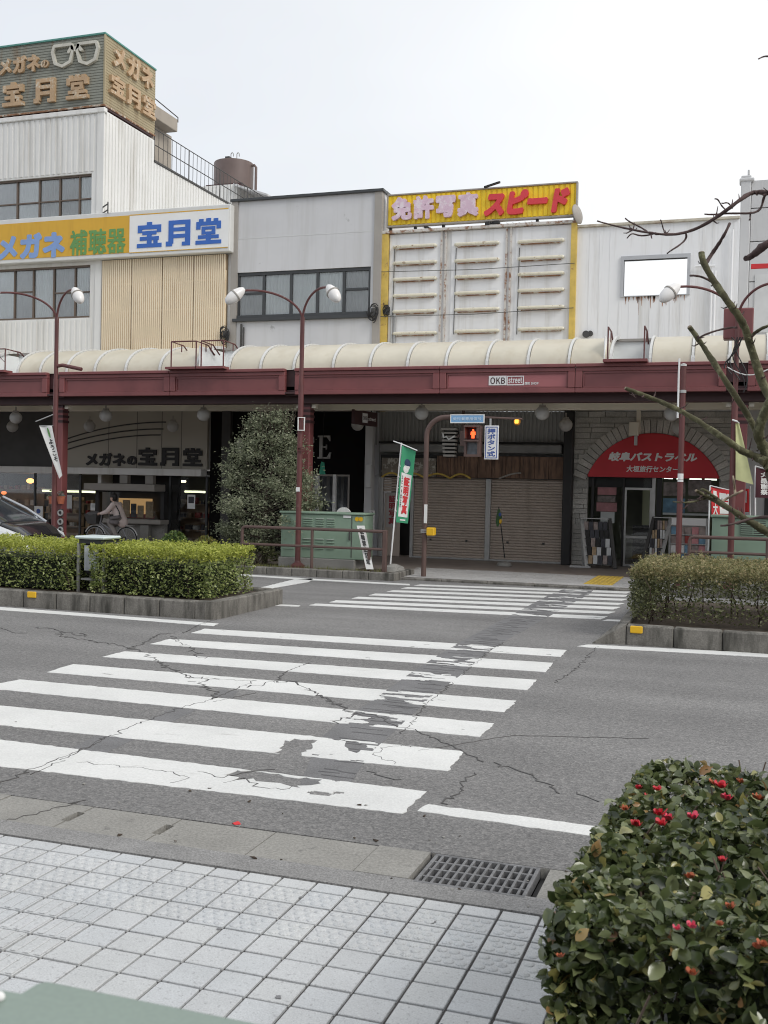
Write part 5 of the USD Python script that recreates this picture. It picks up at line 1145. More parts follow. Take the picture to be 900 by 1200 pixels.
# glazed entrance
gx = lambda q: xp(q, YF, 610)
part(ts, 'transom', MB().box(acx-arx, gx(764), YF+.14, YF+.2, zp(730, 571), az0-.003), black)
mull_spec = [(692, 3), (728.5, 2.2), (763, 4), (768.5, 6)]
for q, w_ in mull_spec: part(ts, 'mullion', MB().box(gx(q), gx(q+w_), YF+.02, YF+.12, .06, az0-.003), black if w_ != 4 else metal)
part(ts, 'door_frame', wall(gx(731), gx(763), .06, zp(745, 571.5), YF+.06, YF+.10, [(gx(731)+.05, gx(763)-.05, .12, zp(745, 571.5)-.06)]), metal)
part(ts, 'door_rail', MB().box(gx(731)+.051, gx(763)-.051, YF+.065, YF+.095, zp(745, 631), zp(745, 628.5)), metal)
for a, b in ((695, 728), (732, 762), (775, 843)): part(ts, 'pane', MB().box(gx(a), gx(b), YF+.075, YF+.083, .1, az0-.02), glass)
part(ts, 'low_wall', MB().box(gx(766), acx+arx, YF+.05, YF+.2, .05, .45), stone_ms[0])
part(ts, 'interior_back', MB().box(vx0, vx1, YF+3, YF+3.1, .05, Zc), M('travel_back_wall', (.17, .175, .13), .8, .3, 1.5))
part(ts, 'interior_ceiling', MB().box(vx0, vx1, YF+.2, YF+3, az0+.02, az0+.06), whitec)
part(ts, 'interior_floor', MB().box(vx0, vx1, YF+.2, YF+3, .046, .06), pav_dark)
part(ts, 'interior_counter', MB().box(gx(735), gx(760), YF+1.6, YF+2, .06, 1.1), black)
part(ts, 'interior_screen', MB().box(gx(742), gx(751), YF+2.6, YF+2.7, .8, zp(747, 572)), M('interior_pale_green', (.55, .56, .33), .8, .1, 1))
cl = glow('shop_ceiling_light', (.85, .95, .8), 2.2)
for q0, q1, yy in ((778, 788, 1.0), (793, 800, 1.6), (808, 822, 1.2), (826, 840, 1.9)):
    part(ts, 'ceiling_light', MB().box(xp(q0, YF+yy, 562), xp(q1, YF+yy, 562), YF+yy, YF+yy+.15, az0-.04, az0+.015), cl)
pm = [goods[0], flag_white, M('poster_pink', (.55, .24, .25), .5, .2, 6), M('poster_blue', (.16, .30, .42), .5, .3, 6), M('poster_mixed', (.30, .24, .22), .5, .4, 9)]
for i, (a, b, c_, d_, k) in enumerate(((699, 721, 580, 571, 2), (699, 720, 588, 581, 4), (698, 722, 599.5, 589, 2), (703, 719.5, 613, 600, 1), (776, 802, 581, 565, 4), (776, 802, 601, 584, 3), (805, 832, 581, 562, 4), (805, 830, 600, 585, 4), (776, 832, 604, 601.5, 1))):
    part(ts, 'window_poster', MB().box(gx(a), gx(b), YF+.084+.004*i, YF+.087+.004*i, zp(.5*(a+b), c_), zp(.5*(a+b), d_)), pm[k])
c = at(748, 508, YF-.5); ul = thing('hanging_light_box', 'cream boxy light hanging from the ceiling in front of the red awning', 'lamp', c)
part(ul, 'stem', MB().box(c[0]-.05, c[0]+.05, c[1]-.05, c[1]+.05, c[2], Zc), soffit); part(ul, 'box', MB().box(c[0]-.22, c[0]+.02, c[1]-.2, c[1]-.06, zp(747, 511, YF-.5), zp(747, 495, YF-.5), .01), soffit)
part(ul, 'lower_arm', MB().box(c[0]-.09, c[0]-.01, c[1]-.12, c[1]-.055, zp(747, 522, YF-.5), zp(747, 511, YF-.5)), metal)
# wall right of the column
wr = thing('side_shop_wall', 'plain pale grey shop wall behind the dark flag at the right edge', 'wall', (vx1, YF, 0))
part(wr, 'wall', MB().box(vx1+.02, vx1+7, YF, YF+.2, .04, Zc), greyfar); part(wr, 'dark_opening', MB().box(vx1+.5, vx1+7, YF-.02, YF-.003, .05, zp(880, 548)), darkgrey)
# filling behind the arcade under the upper floors
part(gb, 'ground_floor_lintel', MB().box(gX0, gX1, YF+.16, YF+.3, Zc-.02, Zc+.2), darkgrey)
# ---- pamphlet racks in front of the travel agency
def rack(px0, px1, pyb, pyt, lean, label, Y=YF-.9):
    a, b = xp(px0, Y, 620), xp(px1, Y, 620); zt = zp(px0, pyt, Y); t = thing('pamphlet_rack', label, 'rack', (.5*(a+b), Y, .05))
    for x, dx in ((a, lean), (b, lean)):
        part(t, 'side_frame', MB().bar((x, Y+.35, zt), (x+dx, Y-.1, .06), .09, .05).bar((x, Y+.35, zt), (x+dx*.2, Y+.55, .06), .05, .04), metal if x == (a if lean > 0 else b) else darkgrey)
    part(t, 'foot', MB().box(min(a, a+lean)-.2, max(a, a+lean)+.1, Y-.15, Y+.0, .05, .10), metal)
    r_ = np.random.default_rng(int(px0)); part(t, 'top_shelf', MB().box(a, b, Y+.2, Y+.4, zt-.02, zt), metal)
    for i in range(5):
        f_ = (i+.5)/5; z = zt-.08-(zt-.25)*f_; y = Y+.33-.42*f_*1.0
        part(t, 'tray', MB().box(a+lean*f_+.04, b+lean*f_-.04, y-.06, y+.10, z-.14, z-.12), darkgrey)
        n = 5
        for k in range(n):
            xa = a+lean*f_+.05+(b-a-.1)*k/n; part(t, 'pamphlet', MB().box(xa+.008, xa+(b-a-.1)/n-.008, y-.02-.01*k % .03, y+.0, z-.12, z+.09+.02*r_.random()), [goods[2], pm[4], curtain2, goods[3], black][r_.integers(5)])
    return t
rack(679, 712, 658, 607, .22, 'grey wire pamphlet rack leaning left of the travel shop door')
rack(765, 785, 648, 606, -.26, 'small pamphlet rack leaning between the glass door and the shop window')
c0 = xp(785, YF-.6, 620), xp(828, YF-.6, 620); zt = zp(805, 607, YF-.6)
bk = thing('pamphlet_stand', 'upright stand of colourful pamphlets with a white header below the travel shop window', 'rack', (c0[0], YF-.6, .05))
part(bk, 'back_board', MB().box(c0[0], c0[1], YF-.5, YF-.45, .06, zt), flag_white); part(bk, 'header', MB().box(c0[0], c0[1], YF-.6, YF-.501, zp(805, 616, YF-.6), zt, .01), whiteplain)
r_ = np.random.default_rng(4)
for i in range(4):
    z1 = zp(805, 617, YF-.6)-i*.23
    part(bk, 'shelf', MB().box(c0[0], c0[1], YF-.62, YF-.501, z1-.22, z1-.2), metal)
    for k in range(5): xa = c0[0]+.02+(c0[1]-c0[0]-.04)*k/5; part(bk, 'pamphlet', MB().box(xa+.01, xa+.17, YF-.56, YF-.53, z1-.2, z1-.01), pm[r_.integers(5)])
for x in c0: part(bk, 'leg', MB().box(x-.02, x+.02, YF-.6, YF-.502, .05, zt), metal)

# ================================================================== STREET FURNITURE
YL = 21.85
def street_lamp(px, label, box=False):
    x = X_(px, YL, 450); t = thing('street_lamp', label, 'street lamp', (x, YL, .1), 'maroon twin armed street lamps')
    zt = float(at(px, 372, YL)[2])
    part(t, 'post', MB().tube([(x, YL, .1), (x, YL, zt-1.5)], .062, 14).tube([(x, YL, zt-1.5), (x, YL, zt)], .05, 14), pole_m, 40)
    part(t, 'base', MB().lathe([(0, .1), (.16, .1), (.16, .2), (.075, .26), (.065, .3)], (x, YL, 0), 16), pole_m, 30)
    for k, (ax, ay, hh) in enumerate(((-1.13, -.80, .60), (.80, -.42, .66))):
        t_ = np.linspace(0, 1.92, 18); r_ = 1/(1-math.cos(1.92))
        P = np.stack([x+ax*(1-np.cos(t_))*r_, YL+ay*(1-np.cos(t_))*r_, zt-.08+hh*np.sin(t_)], -1)
        arm = part(t, 'arm', MB().tube(P, .026, 8), pole_m, 40)
        d = P[-1]-P[-2]; d /= np.linalg.norm(d); d = d*.75+np.array([0, 0, -.5]); d /= np.linalg.norm(d); c = P[-1]
        hd = part(t, 'lamp_head', MB().lathe([(0, -.09), (.045, -.08), (.09, -.01), (.125, .11), (.133, .165)], c, 20, d), egg_m, True)
        part(hd, 'diffuser', MB().lathe([(.130, .165), (.134, .22), (.12, .31), (.088, .39), (.045, .43), (0, .445)], c, 20, d), globe_m if False else egg_m, True)
        part(hd, 'ring', MB().lathe([(.130, .145), (.147, .15), (.147, .175), (.130, .18)], c, 22, d), greytrim, 40)
    if box: part(t, 'control_box', MB().box(x-.26, x+.30, YL+.08, YL+.4, float(at(px, 396, YL)[2]), float(at(px, 360, YL)[2]), .02), maroon)
    return t, x, zt
lt1, lx1, lz1 = street_lamp(65.5, 'maroon twin armed street lamp beside the arcade column with a hanging white flag')
lt2, lx2, lz2 = street_lamp(353, 'maroon twin armed street lamp in the middle, in front of the evergreen tree')
lt3, lx3, lz3 = street_lamp(862, 'maroon twin armed street lamp at right carrying a maroon control box', True)
part(lt1, 'side_arm', MB().tube([(lx1+.05, YL, float(at(66, 429, YL)[2])), (lx1+.18, YL, float(at(70, 428, YL)[2])), (float(at(97, 433, YL)[0]), YL-.05, float(at(97, 433, YL)[2]))], .045, 8), pole_m)
for q0, q1 in ((489, 505), (524, 529)):
    part(lt2, 'banner_bracket', wall(lx2-.03, lx2+.14, float(at(353, q1, YL)[2]), float(at(353, q0, YL)[2]), YL-.09, YL-.066, [(lx2-.01, lx2+.12, float(at(353, q1, YL)[2])+.02, float(at(353, q0, YL)[2])-.02)]), flag_white if q0 == 489 else pole_m)
part(lt2, 'sticker', MB().box(lx2-.045, lx2+.045, YL-.072, YL-.063, float(at(353, 576, YL)[2]), float(at(353, 571, YL)[2])), whiteplain)
part(lt3, 'red_pennant', MB().box(float(at(880, 315, YL-.2)[0]), float(at(906, 308, YL-.2)[0]), YL-.28, YL-.24, float(at(890, 318, YL)[2]), float(at(890, 312.5, YL)[2])), flag_red)
for k in range(5):
    t_ = np.linspace(0, 1, 10); r_ = np.random.default_rng(60+k); zz0 = float(at(862, 396, YL)[2]); part(lt3, 'cable', MB().tube(np.stack([lx3+.12*np.sin(t_*5+k)+(-.1+.05*k), YL-.1+0*t_, zz0-t_*(.6+.12*k)], -1), .012, 5), black)
t_ = np.linspace(0, 1, 14); a_, b_ = at(852, 430, YL-.1), at(902, 432, YL-.1)
part(lt3, 'cable', MB().tube(a_+(b_-a_)*t_[:, None]-np.stack([0*t_, 0*t_, .14*np.sin(PI*t_)], -1), .012, 5), ribw)
# cloth helper: a rippled sheet between four corners
def cloth(p00, p10, p11, p01, nx=14, nz=24, amp=.02, freq=9, seed=0, th=.004):
    p00, p10, p11, p01 = map(np.asarray, (p00, p10, p11, p01)); u, v = np.meshgrid(np.linspace(0, 1, nx), np.linspace(0, 1, nz))
    P = (p00*(1-u)[..., None]+p10*u[..., None])*(1-v)[..., None]+(p01*(1-u)[..., None]+p11*u[..., None])*v[..., None]
    n = np.cross(p10-p00, p01-p00); n /= np.linalg.norm(n)
    P = P+n*(amp*np.sin(freq*u+3*v+seed)*(.25+.75*v))[..., None]; V = P.reshape(-1, 3)
    F = [(j*nx+i, j*nx+i+1, (j+1)*nx+i+1, (j+1)*nx+i) for j in range(nz-1) for i in range(nx-1)]
    return (V, np.array(F), P, n)
def cloth_print(parent, C, gs, mat, d=.003, name='print'):
    """outlines in the cloth's unit square (u right, v up) laid on the rippled sheet"""
    P, n = C[2], C[3]; nz, nx = P.shape[:2]; mb = MB()
    for g in gs:
        for q in getattr(g, 'geoms', [g]):
            if q.is_empty or q.geom_type != 'Polygon': continue
            q = q.segmentize(.06); tm_ = trimesh.creation.extrude_polygon(q, 1.0, engine='earcut'); v = tm_.vertices
            u_, w_ = np.clip(v[:, 0], 0, 1)*(nx-1), np.clip(v[:, 1], 0, 1)*(nz-1); i, j = np.minimum(u_.astype(int), nx-2), np.minimum(w_.astype(int), nz-2); a, b = (u_-i)[:, None], (w_-j)[:, None]
            pos = (P[j, i]*(1-a)+P[j, i+1]*a)*(1-b)+(P[j+1, i]*(1-a)+P[j+1, i+1]*a)*b
            mb.add(pos+n*(d*v[:, 2:3]+.002*np.sign(d)), tm_.faces)
    part(parent, name, mb, mat)
def facing(C): return 1 if C[3][1] < 0 else -1
# white flag on the left lamp
YQ = YL-.1
a, b, c, d = at(46, 499, YQ), at(61, 499, YQ), at(73, 557, YQ-.05), at(69.5, 561, YQ-.05)
ft = thing('hanging_flag', 'narrow white street flag with green mark twisted beside the left lamp post', 'flag', a)
C = cloth(d, c, b, a, 8, 24, .015, 6); part(ft, 'cloth', MB().add(C[0], C[1]), flag_white, True)
cloth_print(ft, C, [Point(.6, .86).buffer(.1)], greenl, .003*facing(C)); cloth_print(ft, C, fit(word('ようこそ', 3, vertical=True), .3, .8, .3, .74), darkgrey, .003*facing(C), 'lettering')
part(ft, 'rod', MB().tube([at(42, 494, YQ), at(62, 486, YQ)], .014, 6).tube([at(46, 499, YQ), at(62, 499, YQ)], .01, 6), metal)
# flower pots and plates on the left column
x0c = xp(67.5, YC, 580)
for i, (px, lb) in enumerate(((61.5, 'left orange flower pot strapped to the left arcade column'), (71.5, 'right orange flower pot strapped to the left arcade column'))):
    c = at(px, 586, YC-.12); t = thing('flower_pot', lb, 'flower pot', c)
    part(t, 'pot', MB().lathe([(0, -.10), (.075, -.10), (.11, .10), (.095, .10), (.07, -.06), (0, -.06)], c, 14), orange_m, 40)
    mb = MB(); r_ = np.random.default_rng(i)
    for k in range(60):
        p = c+[r_.normal(0, .05), r_.normal(0, .05), .10+abs(r_.normal(0, .05))]; q = r_.normal(0, .03, (3, 3)); mb.add(p+q, [(0, 1, 2)])
    v_, f_ = mb.mesh(); part(t, 'plant', Cloud(v_, f_, np.repeat(np.random.default_rng(3).random(len(v_)//3), 3)), leafmat('pot_leaf_%d' % i, [(0, (.06, .1, .04)), (1, (.3, .3, .28))]), kind='stuff')
    part(t, 'bracket', MB().box(c[0]-.02, c[0]+.02, c[1]+.09, YC-.001, c[2]-.05, c[2]+.02), darkgrey)
cs = thing('column_sign', 'tall narrow white lettered plate on the left side of the left arcade column', 'sign', at(62, 608, YC-.05))
pl = (x0c-.15, x0c-.07, float(at(62, 621, YC)[2]), float(at(62, 597, YC)[2])); part(cs, 'plate', MB().box(pl[0], pl[1], YC-.03, YC-.002, pl[2], pl[3]), whiteplain)
letters(cs, fit(word('本町商店街', 3, vertical=True), pl[0]+.012, pl[1]-.012, pl[2]+.02, pl[3]-.02), .003, (0, YC-.0305, 0), sign_navy, each=False, name='lettering')
for i, q in enumerate((601, 611.5, 621)):
    c = at(71, q, YC-.04); t = thing('column_ornament', ['upper', 'middle', 'lowest'][i]+' round pale ornament on the front of the left arcade column', 'ornament', c)
    part(t, 'disc', MB().lathe([(.05, .03), (.08, .03), (.085, 0), (.05, 0), (.05, .03)], c, 16, (0, -1, 0)), metal, 40); part(t, 'plate', MB().box(c[0]-.06, c[0]+.06, c[1]+.0, YC-.001, c[2]-.1, c[2]+.1), darkgrey)

# thin maroon pole in front of the travel shop
YP7 = 21.9; x = X_(798, YP7, 540)
tp = thing('thin_pole', 'thin plain maroon pole with white stickers standing before the red arched awning', 'pole', (x, YP7, .1))
ztp = float(at(798, 427.5, YP7)[2])
part(tp, 'pole', MB().tube([(x, YP7, .1), (x, YP7, ztp)], .056, 12), pole_m, 40)
part(tp, 'cap', MB().lathe([(.06, ztp-.03), (.062, ztp+.01), (0, ztp+.03)], (x, YP7, 0), 12), ribw, 40)
part(tp, 'flag_rod', MB().tube([(x-.085, YP7-.05, float(at(797, 490, YP7)[2])), (x-.085, YP7-.05, ztp+.12)], .02, 8), whiteplain)
for q in (459, 483): part(tp, 'band', MB().lathe([(.06, -.03), (.066, -.03), (.066, .03), (.06, .03)], (x, YP7, float(at(798, q, YP7)[2])), 12).box(x-.1, x-.05, YP7-.06, YP7-.03, float(at(798, q, YP7)[2])-.02, float(at(798, q, YP7)[2])+.02), metal)
for q0, q1 in ((562, 555), (564.8, 562.6)): part(tp, 'sticker', MB().lathe([(.0575, float(at(798, q0, YP7)[2])), (.0575, float(at(798, q1, YP7)[2]))], (x, YP7, 0), 14), whiteplain)

# pedestrian signal
YS_ = 22.2; sx = X_(498, YS_, 600); zS = lambda px, py: float(at(px, py, YS_)[2])
sg = thing('pedestrian_signal', 'brown bent signal pole with a red standing figure lit and signs on its arm', 'traffic light', (sx, YS_, .05))
za = zS(520, 489); rr = .42
P = [(sx, YS_, .05), (sx, YS_, za-rr)]+[(sx+rr*(1-math.cos(q)), YS_, za-rr+rr*math.sin(q)) for q in np.linspace(.15, PI/2, 9)]+[(float(at(565, 490, YS_)[0]), YS_, za-.0)]
part(sg, 'pole', MB().tube(P, .055, 14), brownp, 40)
part(sg, 'thin_arm', MB().tube([P[-1], (float(at(612, 491, YS_)[0]), YS_, zS(612, 491.0))], .022, 8), brownp)
part(sg, 'amber_lamp', MB().lathe([(0, -.07), (.05, -.055), (.075, 0), (.07, .05), (.03, .07)], at(606, 495, YS_), 16), M('amber_body', (.40, .17, .02), .4), 40)
part(sg, 'amber_light', MB().box(float(at(604, 495, YS_)[0]), float(at(608.5, 495, YS_)[0]), YS_-.09, YS_-.07, zS(606, 496.5), zS(606, 492), .015), glow('amber_light', (1.0, .46, .06), 2.2))
part(sg, 'lamp_hook', MB().box(float(at(603, 491, YS_)[0]), float(at(609, 491, YS_)[0]), YS_-.03, YS_+.03, zS(606, 492.5), zS(606, 490.3)), brownp)
hx = (float(at(546.5, 530, YS_)[0]), float(at(564.5, 530, YS_)[0])); hz = (zS(555, 535.5), zS(555, 499))
hd = part(sg, 'signal_housing', wall(hx[0], hx[1], hz[0], hz[1], YS_-.22, YS_+.05, [(hx[0]+.05, hx[1]-.05, .5*(hz[0]+hz[1])+.03, hz[1]-.05), (hx[0]+.05, hx[1]-.05, hz[0]+.05, .5*(hz[0]+hz[1])-.03)]), brownp)
mz = .5*(hz[0]+hz[1])
part(sg, 'hood', MB().box(hx[0]+.02, hx[1]-.02, YS_-.36, YS_-.221, hz[1]-.045, hz[1]-.015).box(hx[0]+.02, hx[1]-.02, YS_-.36, YS_-.221, mz-.015, mz+.012).box(hx[0]+.02, hx[0]+.045, YS_-.34, YS_-.221, mz+.05, hz[1]-.05).box(hx[1]-.045, hx[1]-.02, YS_-.34, YS_-.221, mz+.05, hz[1]-.05), brownp)
part(sg, 'red_lens', MB().box(hx[0]+.05, hx[1]-.05, YS_-.12, YS_-.10, mz+.03, hz[1]-.05), M('lens_dark_red', (.10, .008, .008), .3)); part(sg, 'dark_lens', MB().box(hx[0]+.05, hx[1]-.05, YS_-.12, YS_-.10, hz[0]+.05, mz-.03), M('lens_grey', (.20, .22, .24), .15, .3, 9))
fx, fz, fh = .5*(hx[0]+hx[1]), mz+.06, hz[1]-.05-mz-.09
fig = unary_union([Point(0, .88).buffer(.12), Polygon([(-.26, .74), (.26, .74), (.30, .36), (.22, .36), (.19, .6), (.17, 0), (.02, 0), (0, .34), (-.02, 0), (-.17, 0), (-.19, .6), (-.22, .36), (-.30, .36)])])
part(sg, 'standing_figure', MB().prism(affinity.affine_transform(fig, [fh*.95, 0, 0, fh, fx, fz]), .006, (0, YS_-.121, 0)), glow('signal_red', (1.0, .11, .03), 2.2))
part(sg, 'signal_bracket', MB().box(fx-.03, fx+.03, YS_-.05, YS_+.05, hz[1], za-.05), brownp)
part(sg, 'signal_bracket', MB().box(hx[0]-.14, hx[0]-.003, YS_-.04, YS_+.06, mz-.10, mz+.22, .01), brownp)
sp_ = thing('push_button_sign', 'white vertical sign with blue characters hanging from the signal arm', 'sign', at(577, 518, YS_))
bx = (float(at(568.5, 520, YS_)[0]), float(at(585, 520, YS_)[0])); bz = (zS(577, 538.5), zS(577, 499))
part(sp_, 'plate', MB().box(bx[0], bx[1], YS_-.08, YS_-.05, bz[0], bz[1], .005), whiteplain)
part(sp_, 'border', wall(bx[0]+.025, bx[1]-.025, bz[0]+.025, bz[1]-.025, YS_-.084, YS_-.0805, [(bx[0]+.04, bx[1]-.04, bz[0]+.04, bz[1]-.04)]), sign_navy)
letters(sp_, fit(word('押ボタン式', 3, vertical=True), bx[0]+.065, bx[1]-.065, bz[0]+.06, bz[1]-.06), .004, (0, YS_-.0805, 0), sign_navy)
part(sp_, 'hanger', MB().box(bx[0]+.1, bx[0]+.14, YS_-.06, YS_-.045, bz[1]-.002, za-.03), metal)
sb = thing('street_plate', 'light blue plate with small white characters fixed on the signal arm', 'sign', at(548, 491, YS_))
qx = (float(at(529.5, 491, YS_)[0]), float(at(568, 491, YS_)[0])); qz = (zS(548, 495.5), zS(548, 486.5))
part(sb, 'plate', MB().box(qx[0], qx[1], YS_-.09, YS_-.06, qz[0], qz[1], .004), sign_blue); part(sb, 'edge', wall(qx[0]-.012, qx[1]+.012, qz[0]-.012, qz[1]+.012, YS_-.093, YS_-.058, [(qx[0]+.008, qx[1]-.008, qz[0]+.008, qz[1]-.008)]), flag_white)
letters(sb, fit(word('歩行者専用信号', 2), qx[0]+.05, qx[1]-.05, qz[0]+.05, qz[1]-.05), .004, (0, YS_-.0905, 0), M('plate_pale', (.55, .68, .80), .5), each=False, name='lettering')
pbx = thing('push_button_box', 'yellow push button box strapped to the signal pole', 'push button', at(503, 622, YS_))
part(pbx, 'box', MB().box(sx+.07, sx+.25, YS_-.12, YS_+.06, zS(503, 627.5), zS(503, 618), .02), yellow_box); part(pbx, 'strap', MB().box(sx-.075, sx+.068, YS_-.06, YS_+.06, zS(503, 622), zS(503, 620.5)).box(sx-.075, sx+.068, YS_-.06, YS_+.06, zS(503, 624.5), zS(503, 623)), metal)
part(sg, 'white_plate', MB().box(sx-.0, sx+.07, YS_-.072, YS_-.06, zS(500, 613), zS(500, 591)), flag_white)

# louvred fixture with a white squiggle behind the signal
YU = 25.0; c = at(527, 517, YU); lf = thing('louvred_fixture', 'dark hanging slatted fixture with a white squiggle left of the red signal', 'fixture', c)
for i in range(8):
    q = 502+i*4.4; w_ = 9-i*.35; part(lf, 'slat', MB().box(float(at(527-w_, q, YU)[0]), float(at(527+w_, q, YU)[0]), YU-.1, YU+.1, float(at(527, q+2.4, YU)[2]), float(at(527, q, YU)[2])), greytrim)
part(lf, 'core', MB().prism(Polygon([tuple(at(px, py, YU)[[0, 2]]) for px, py in ((518, 501), (536, 501), (534, 536), (521, 536))]), .1, (0, YU+.2, 0)), black)
part(lf, 'squiggle', MB().tube([at(px, py, YU-.13) for px, py in ((519, 508), (520, 513), (523, 511.5), (526, 515), (530, 512.5), (533, 511))], .022, 6), whiteplain, 40)
part(lf, 'stem', MB().box(float(at(541, 490, YU)[0]), float(at(544, 490, YU)[0]), YU, YU+.06, float(at(542, 520, YU)[2]), Zc).bar(at(536, 512, YU), at(542, 508, YU), .05), brownp)

# green banner on a leaning white pole
YB_ = 22.1
bt = thing('green_banner', 'tall green and white banner with red characters on a leaning white pole', 'banner', at(458, 664, YB_))
p0, p1 = at(457.5, 661, YB_), at(470.5, 519, YB_)
part(bt, 'pole', MB().tube([p0, p1], .018, 8), whiteplain); part(bt, 'cross_rod', MB().tube([at(461, 517, YB_), at(470, 520, YB_), at(489, 528, YB_)], .014, 6), whiteplain)
part(bt, 'base', MB().lathe([(0, 0), (.26, 0), (.22, .1), (.06, .16), (0, .16)], (p0[0]+.05, p0[1]+.1, .14), 14), conc, 40)
C = cloth(at(464, 612, YB_-.02), at(478, 613.5, YB_+.1), at(487, 529, YB_+.05), at(471, 522, YB_-.02), 12, 30, .02, 5); fs = facing(C)
part(bt, 'cloth', MB().add(C[0], C[1]), flag_green, True)
cloth_print(bt, C, [sbox(.13, .08, .90, .66)], flag_white, .002*fs, 'white_field')
cloth_print(bt, C, fit(word('証明写真', 5, vertical=True), .36, .80, .12, .62), flag_red, .006*fs, 'lettering')
cloth_print(bt, C, fit(word('スピード仕上げ', 3, vertical=True), .17, .29, .2, .62), darkgrey, .006*fs, 'lettering')
cloth_print(bt, C, [affinity.scale(Point(.52, .78).buffer(.2), 1, .38), affinity.scale(Point(.44, .715).buffer(.2), 1, .25)], flag_white, .004*fs, 'portrait_mark'); cloth_print(bt, C, [affinity.scale(Point(.52, .80).buffer(.22), 1, .26)], M('banner_navy', (.03, .05, .10), .7), .006*fs, 'portrait_mark'); cloth_print(bt, C, [affinity.scale(Point(.52, .775).buffer(.11), 1, .35)], sign_blue, .008*fs, 'portrait_mark')
cloth_print(bt, C, [sbox(.3, .03, .75, .05)], flag_white, .004*fs)
for v in (.15, .3, .45, .6, .75, .9): part(bt, 'tie', MB().tube([p0+(p1-p0)*(.36+.62*v), C[2][int(v*29), 0]], .008, 5), flag_white)

# green utility cabinet on the strip
def cabinet(px0, px1, pyt, Y, zb, label, base=True, dpt=.6):
    a, b = X_(px0, Y, 630), X_(px1, Y, 630); z1 = float(at(.5*(px0+px1), pyt, Y)[2]); t = thing('utility_cabinet', label, 'cabinet', (.5*(a+b), Y, zb)); zc = zb+.22
    if base: part(t, 'plinth', MB().box(a-.03, b-.2, Y-.05, Y+dpt, zb-.1, zc-.002, .01), conc)
    part(t, 'body', MB().box(a, b, Y, Y+dpt, zc, z1-.05, .015), green_cab); part(t, 'lid', MB().box(a-.03, b+.03, Y-.04, Y+dpt+.04, z1-.048, z1, .012), green_cab)
    return t, a, b, zc, z1
ct, ca, cb, cz0, cz1 = cabinet(329, 426.5, 600, 22.05, .14, 'long green metal utility cabinet with louvres behind the maroon railing')
xx = lambda q: X_(q, 22.05, 630)
zz = lambda q: float(at(378, q, 22.05)[2])
for q in (347.5, 412): part(ct, 'door_seam', MB().box(xx(q)-.008, xx(q)+.008, 22.042, 22.049, cz0+.04, cz1-.09), darkgrey)
part(ct, 'side_door', MB().box(xx(332), xx(345), 22.035, 22.049, zz(645), zz(612), .006), green_cab)
for q0, q1 in ((355, 366), (370, 379.5), (383, 392)):
    for i in range(4): part(ct, 'louvre', MB().box(xx(q0), xx(q1), 22.025, 22.048, zz(608+i*2.7)-.012, zz(608+i*2.7)+.012, .005), M('louvre_pale', (.34, .39, .34), .4) if i == 0 else green_cab)
    for i in range(4): part(ct, 'louvre', MB().box(xx(q0), xx(q1), 22.025, 22.048, zz(632+i*3.6)-.012, zz(632+i*3.6)+.012, .005), MADE['louvre_pale'] if i == 0 else green_cab)
part(ct, 'label_plate', MB().box(xx(402), xx(411), 22.04, 22.048, zz(606), zz(603.2)), whiteplain)
for q in (418, 422.5): part(ct, 'round_label', MB().lathe([(0, .008), (.05, .008), (.05, 0)], (xx(q), 22.049, zz(607)), 14, (0, -1, 0)), yellow_box)
part(ct, 'handle', MB().box(xx(409), xx(410.5), 22.02, 22.048, zz(632), zz(622), .005), darkgrey)
# maroon two-rail fence on the strip
def railing(pts_px, Y, zb, pyt, pym, posts, label):
    a, b = X_(pts_px[0], Y, 620), X_(pts_px[1], Y, 620); zt, zm = float(at(.5*sum(pts_px), pyt, Y)[2]), float(at(.5*sum(pts_px), pym, Y)[2]); t = thing('pipe_railing', label, 'railing', (.5*(a+b), Y, zb))
    part(t, 'top_rail', MB().tube([(a, Y, zb), (a, Y, zt-.08), (a+.02, Y, zt-.02), (a+.08, Y, zt), (b-.0, Y, zt)], .036, 10), brownp, 40); part(t, 'middle_rail', MB().tube([(a, Y, zm), (b, Y, zm)], .03, 10), brownp, 40)
    for q in posts: part(t, 'post', MB().tube([(X_(q, Y, 620), Y, zb), (X_(q, Y, 620), Y, zt)], .034, 10), brownp, 40)
    part(t, 'end_post', MB().box(b-.045, b+.045, Y-.045, Y+.045, zb, zt+.03, .008), brownp)
railing((284, 451.5), 21.55, .1, 620, 640.5, (366,), 'brown two rail pipe railing in front of the long green cabinet')
railing((808.5, 985), 21.55, .1, 632, 650, (900,), 'brown pipe railing above the right hedge in front of the right green cabinet')
# leaning white lettered board
YWb = 21.75; w0 = [at(418, 616, YWb), at(427, 616, YWb), at(437.5, 667, YWb-.25), at(429, 667, YWb-.25)]
wl_ = thing('leaning_board', 'narrow white lettered board leaning beside the green cabinet', 'board', .5*(w0[2]+w0[3]))
C = cloth(w0[3], w0[2], w0[1], w0[0], 3, 8, 0, 1); v = C[0]; part(wl_, 'board', MB().add(v, C[1]).add(v-C[3]*.02*facing(C), C[1][:, ::-1]), flag_white)
cloth_print(wl_, C, fit(word('駐輪禁止区域', 3, vertical=True), .25, .75, .1, .94), darkgrey, .003*facing(C), 'lettering')
part(wl_, 'stake', MB().box(float(w0[2][0])-.16, float(w0[2][0])-.09, YWb-.2, YWb-.14, .1, .62), brownp)
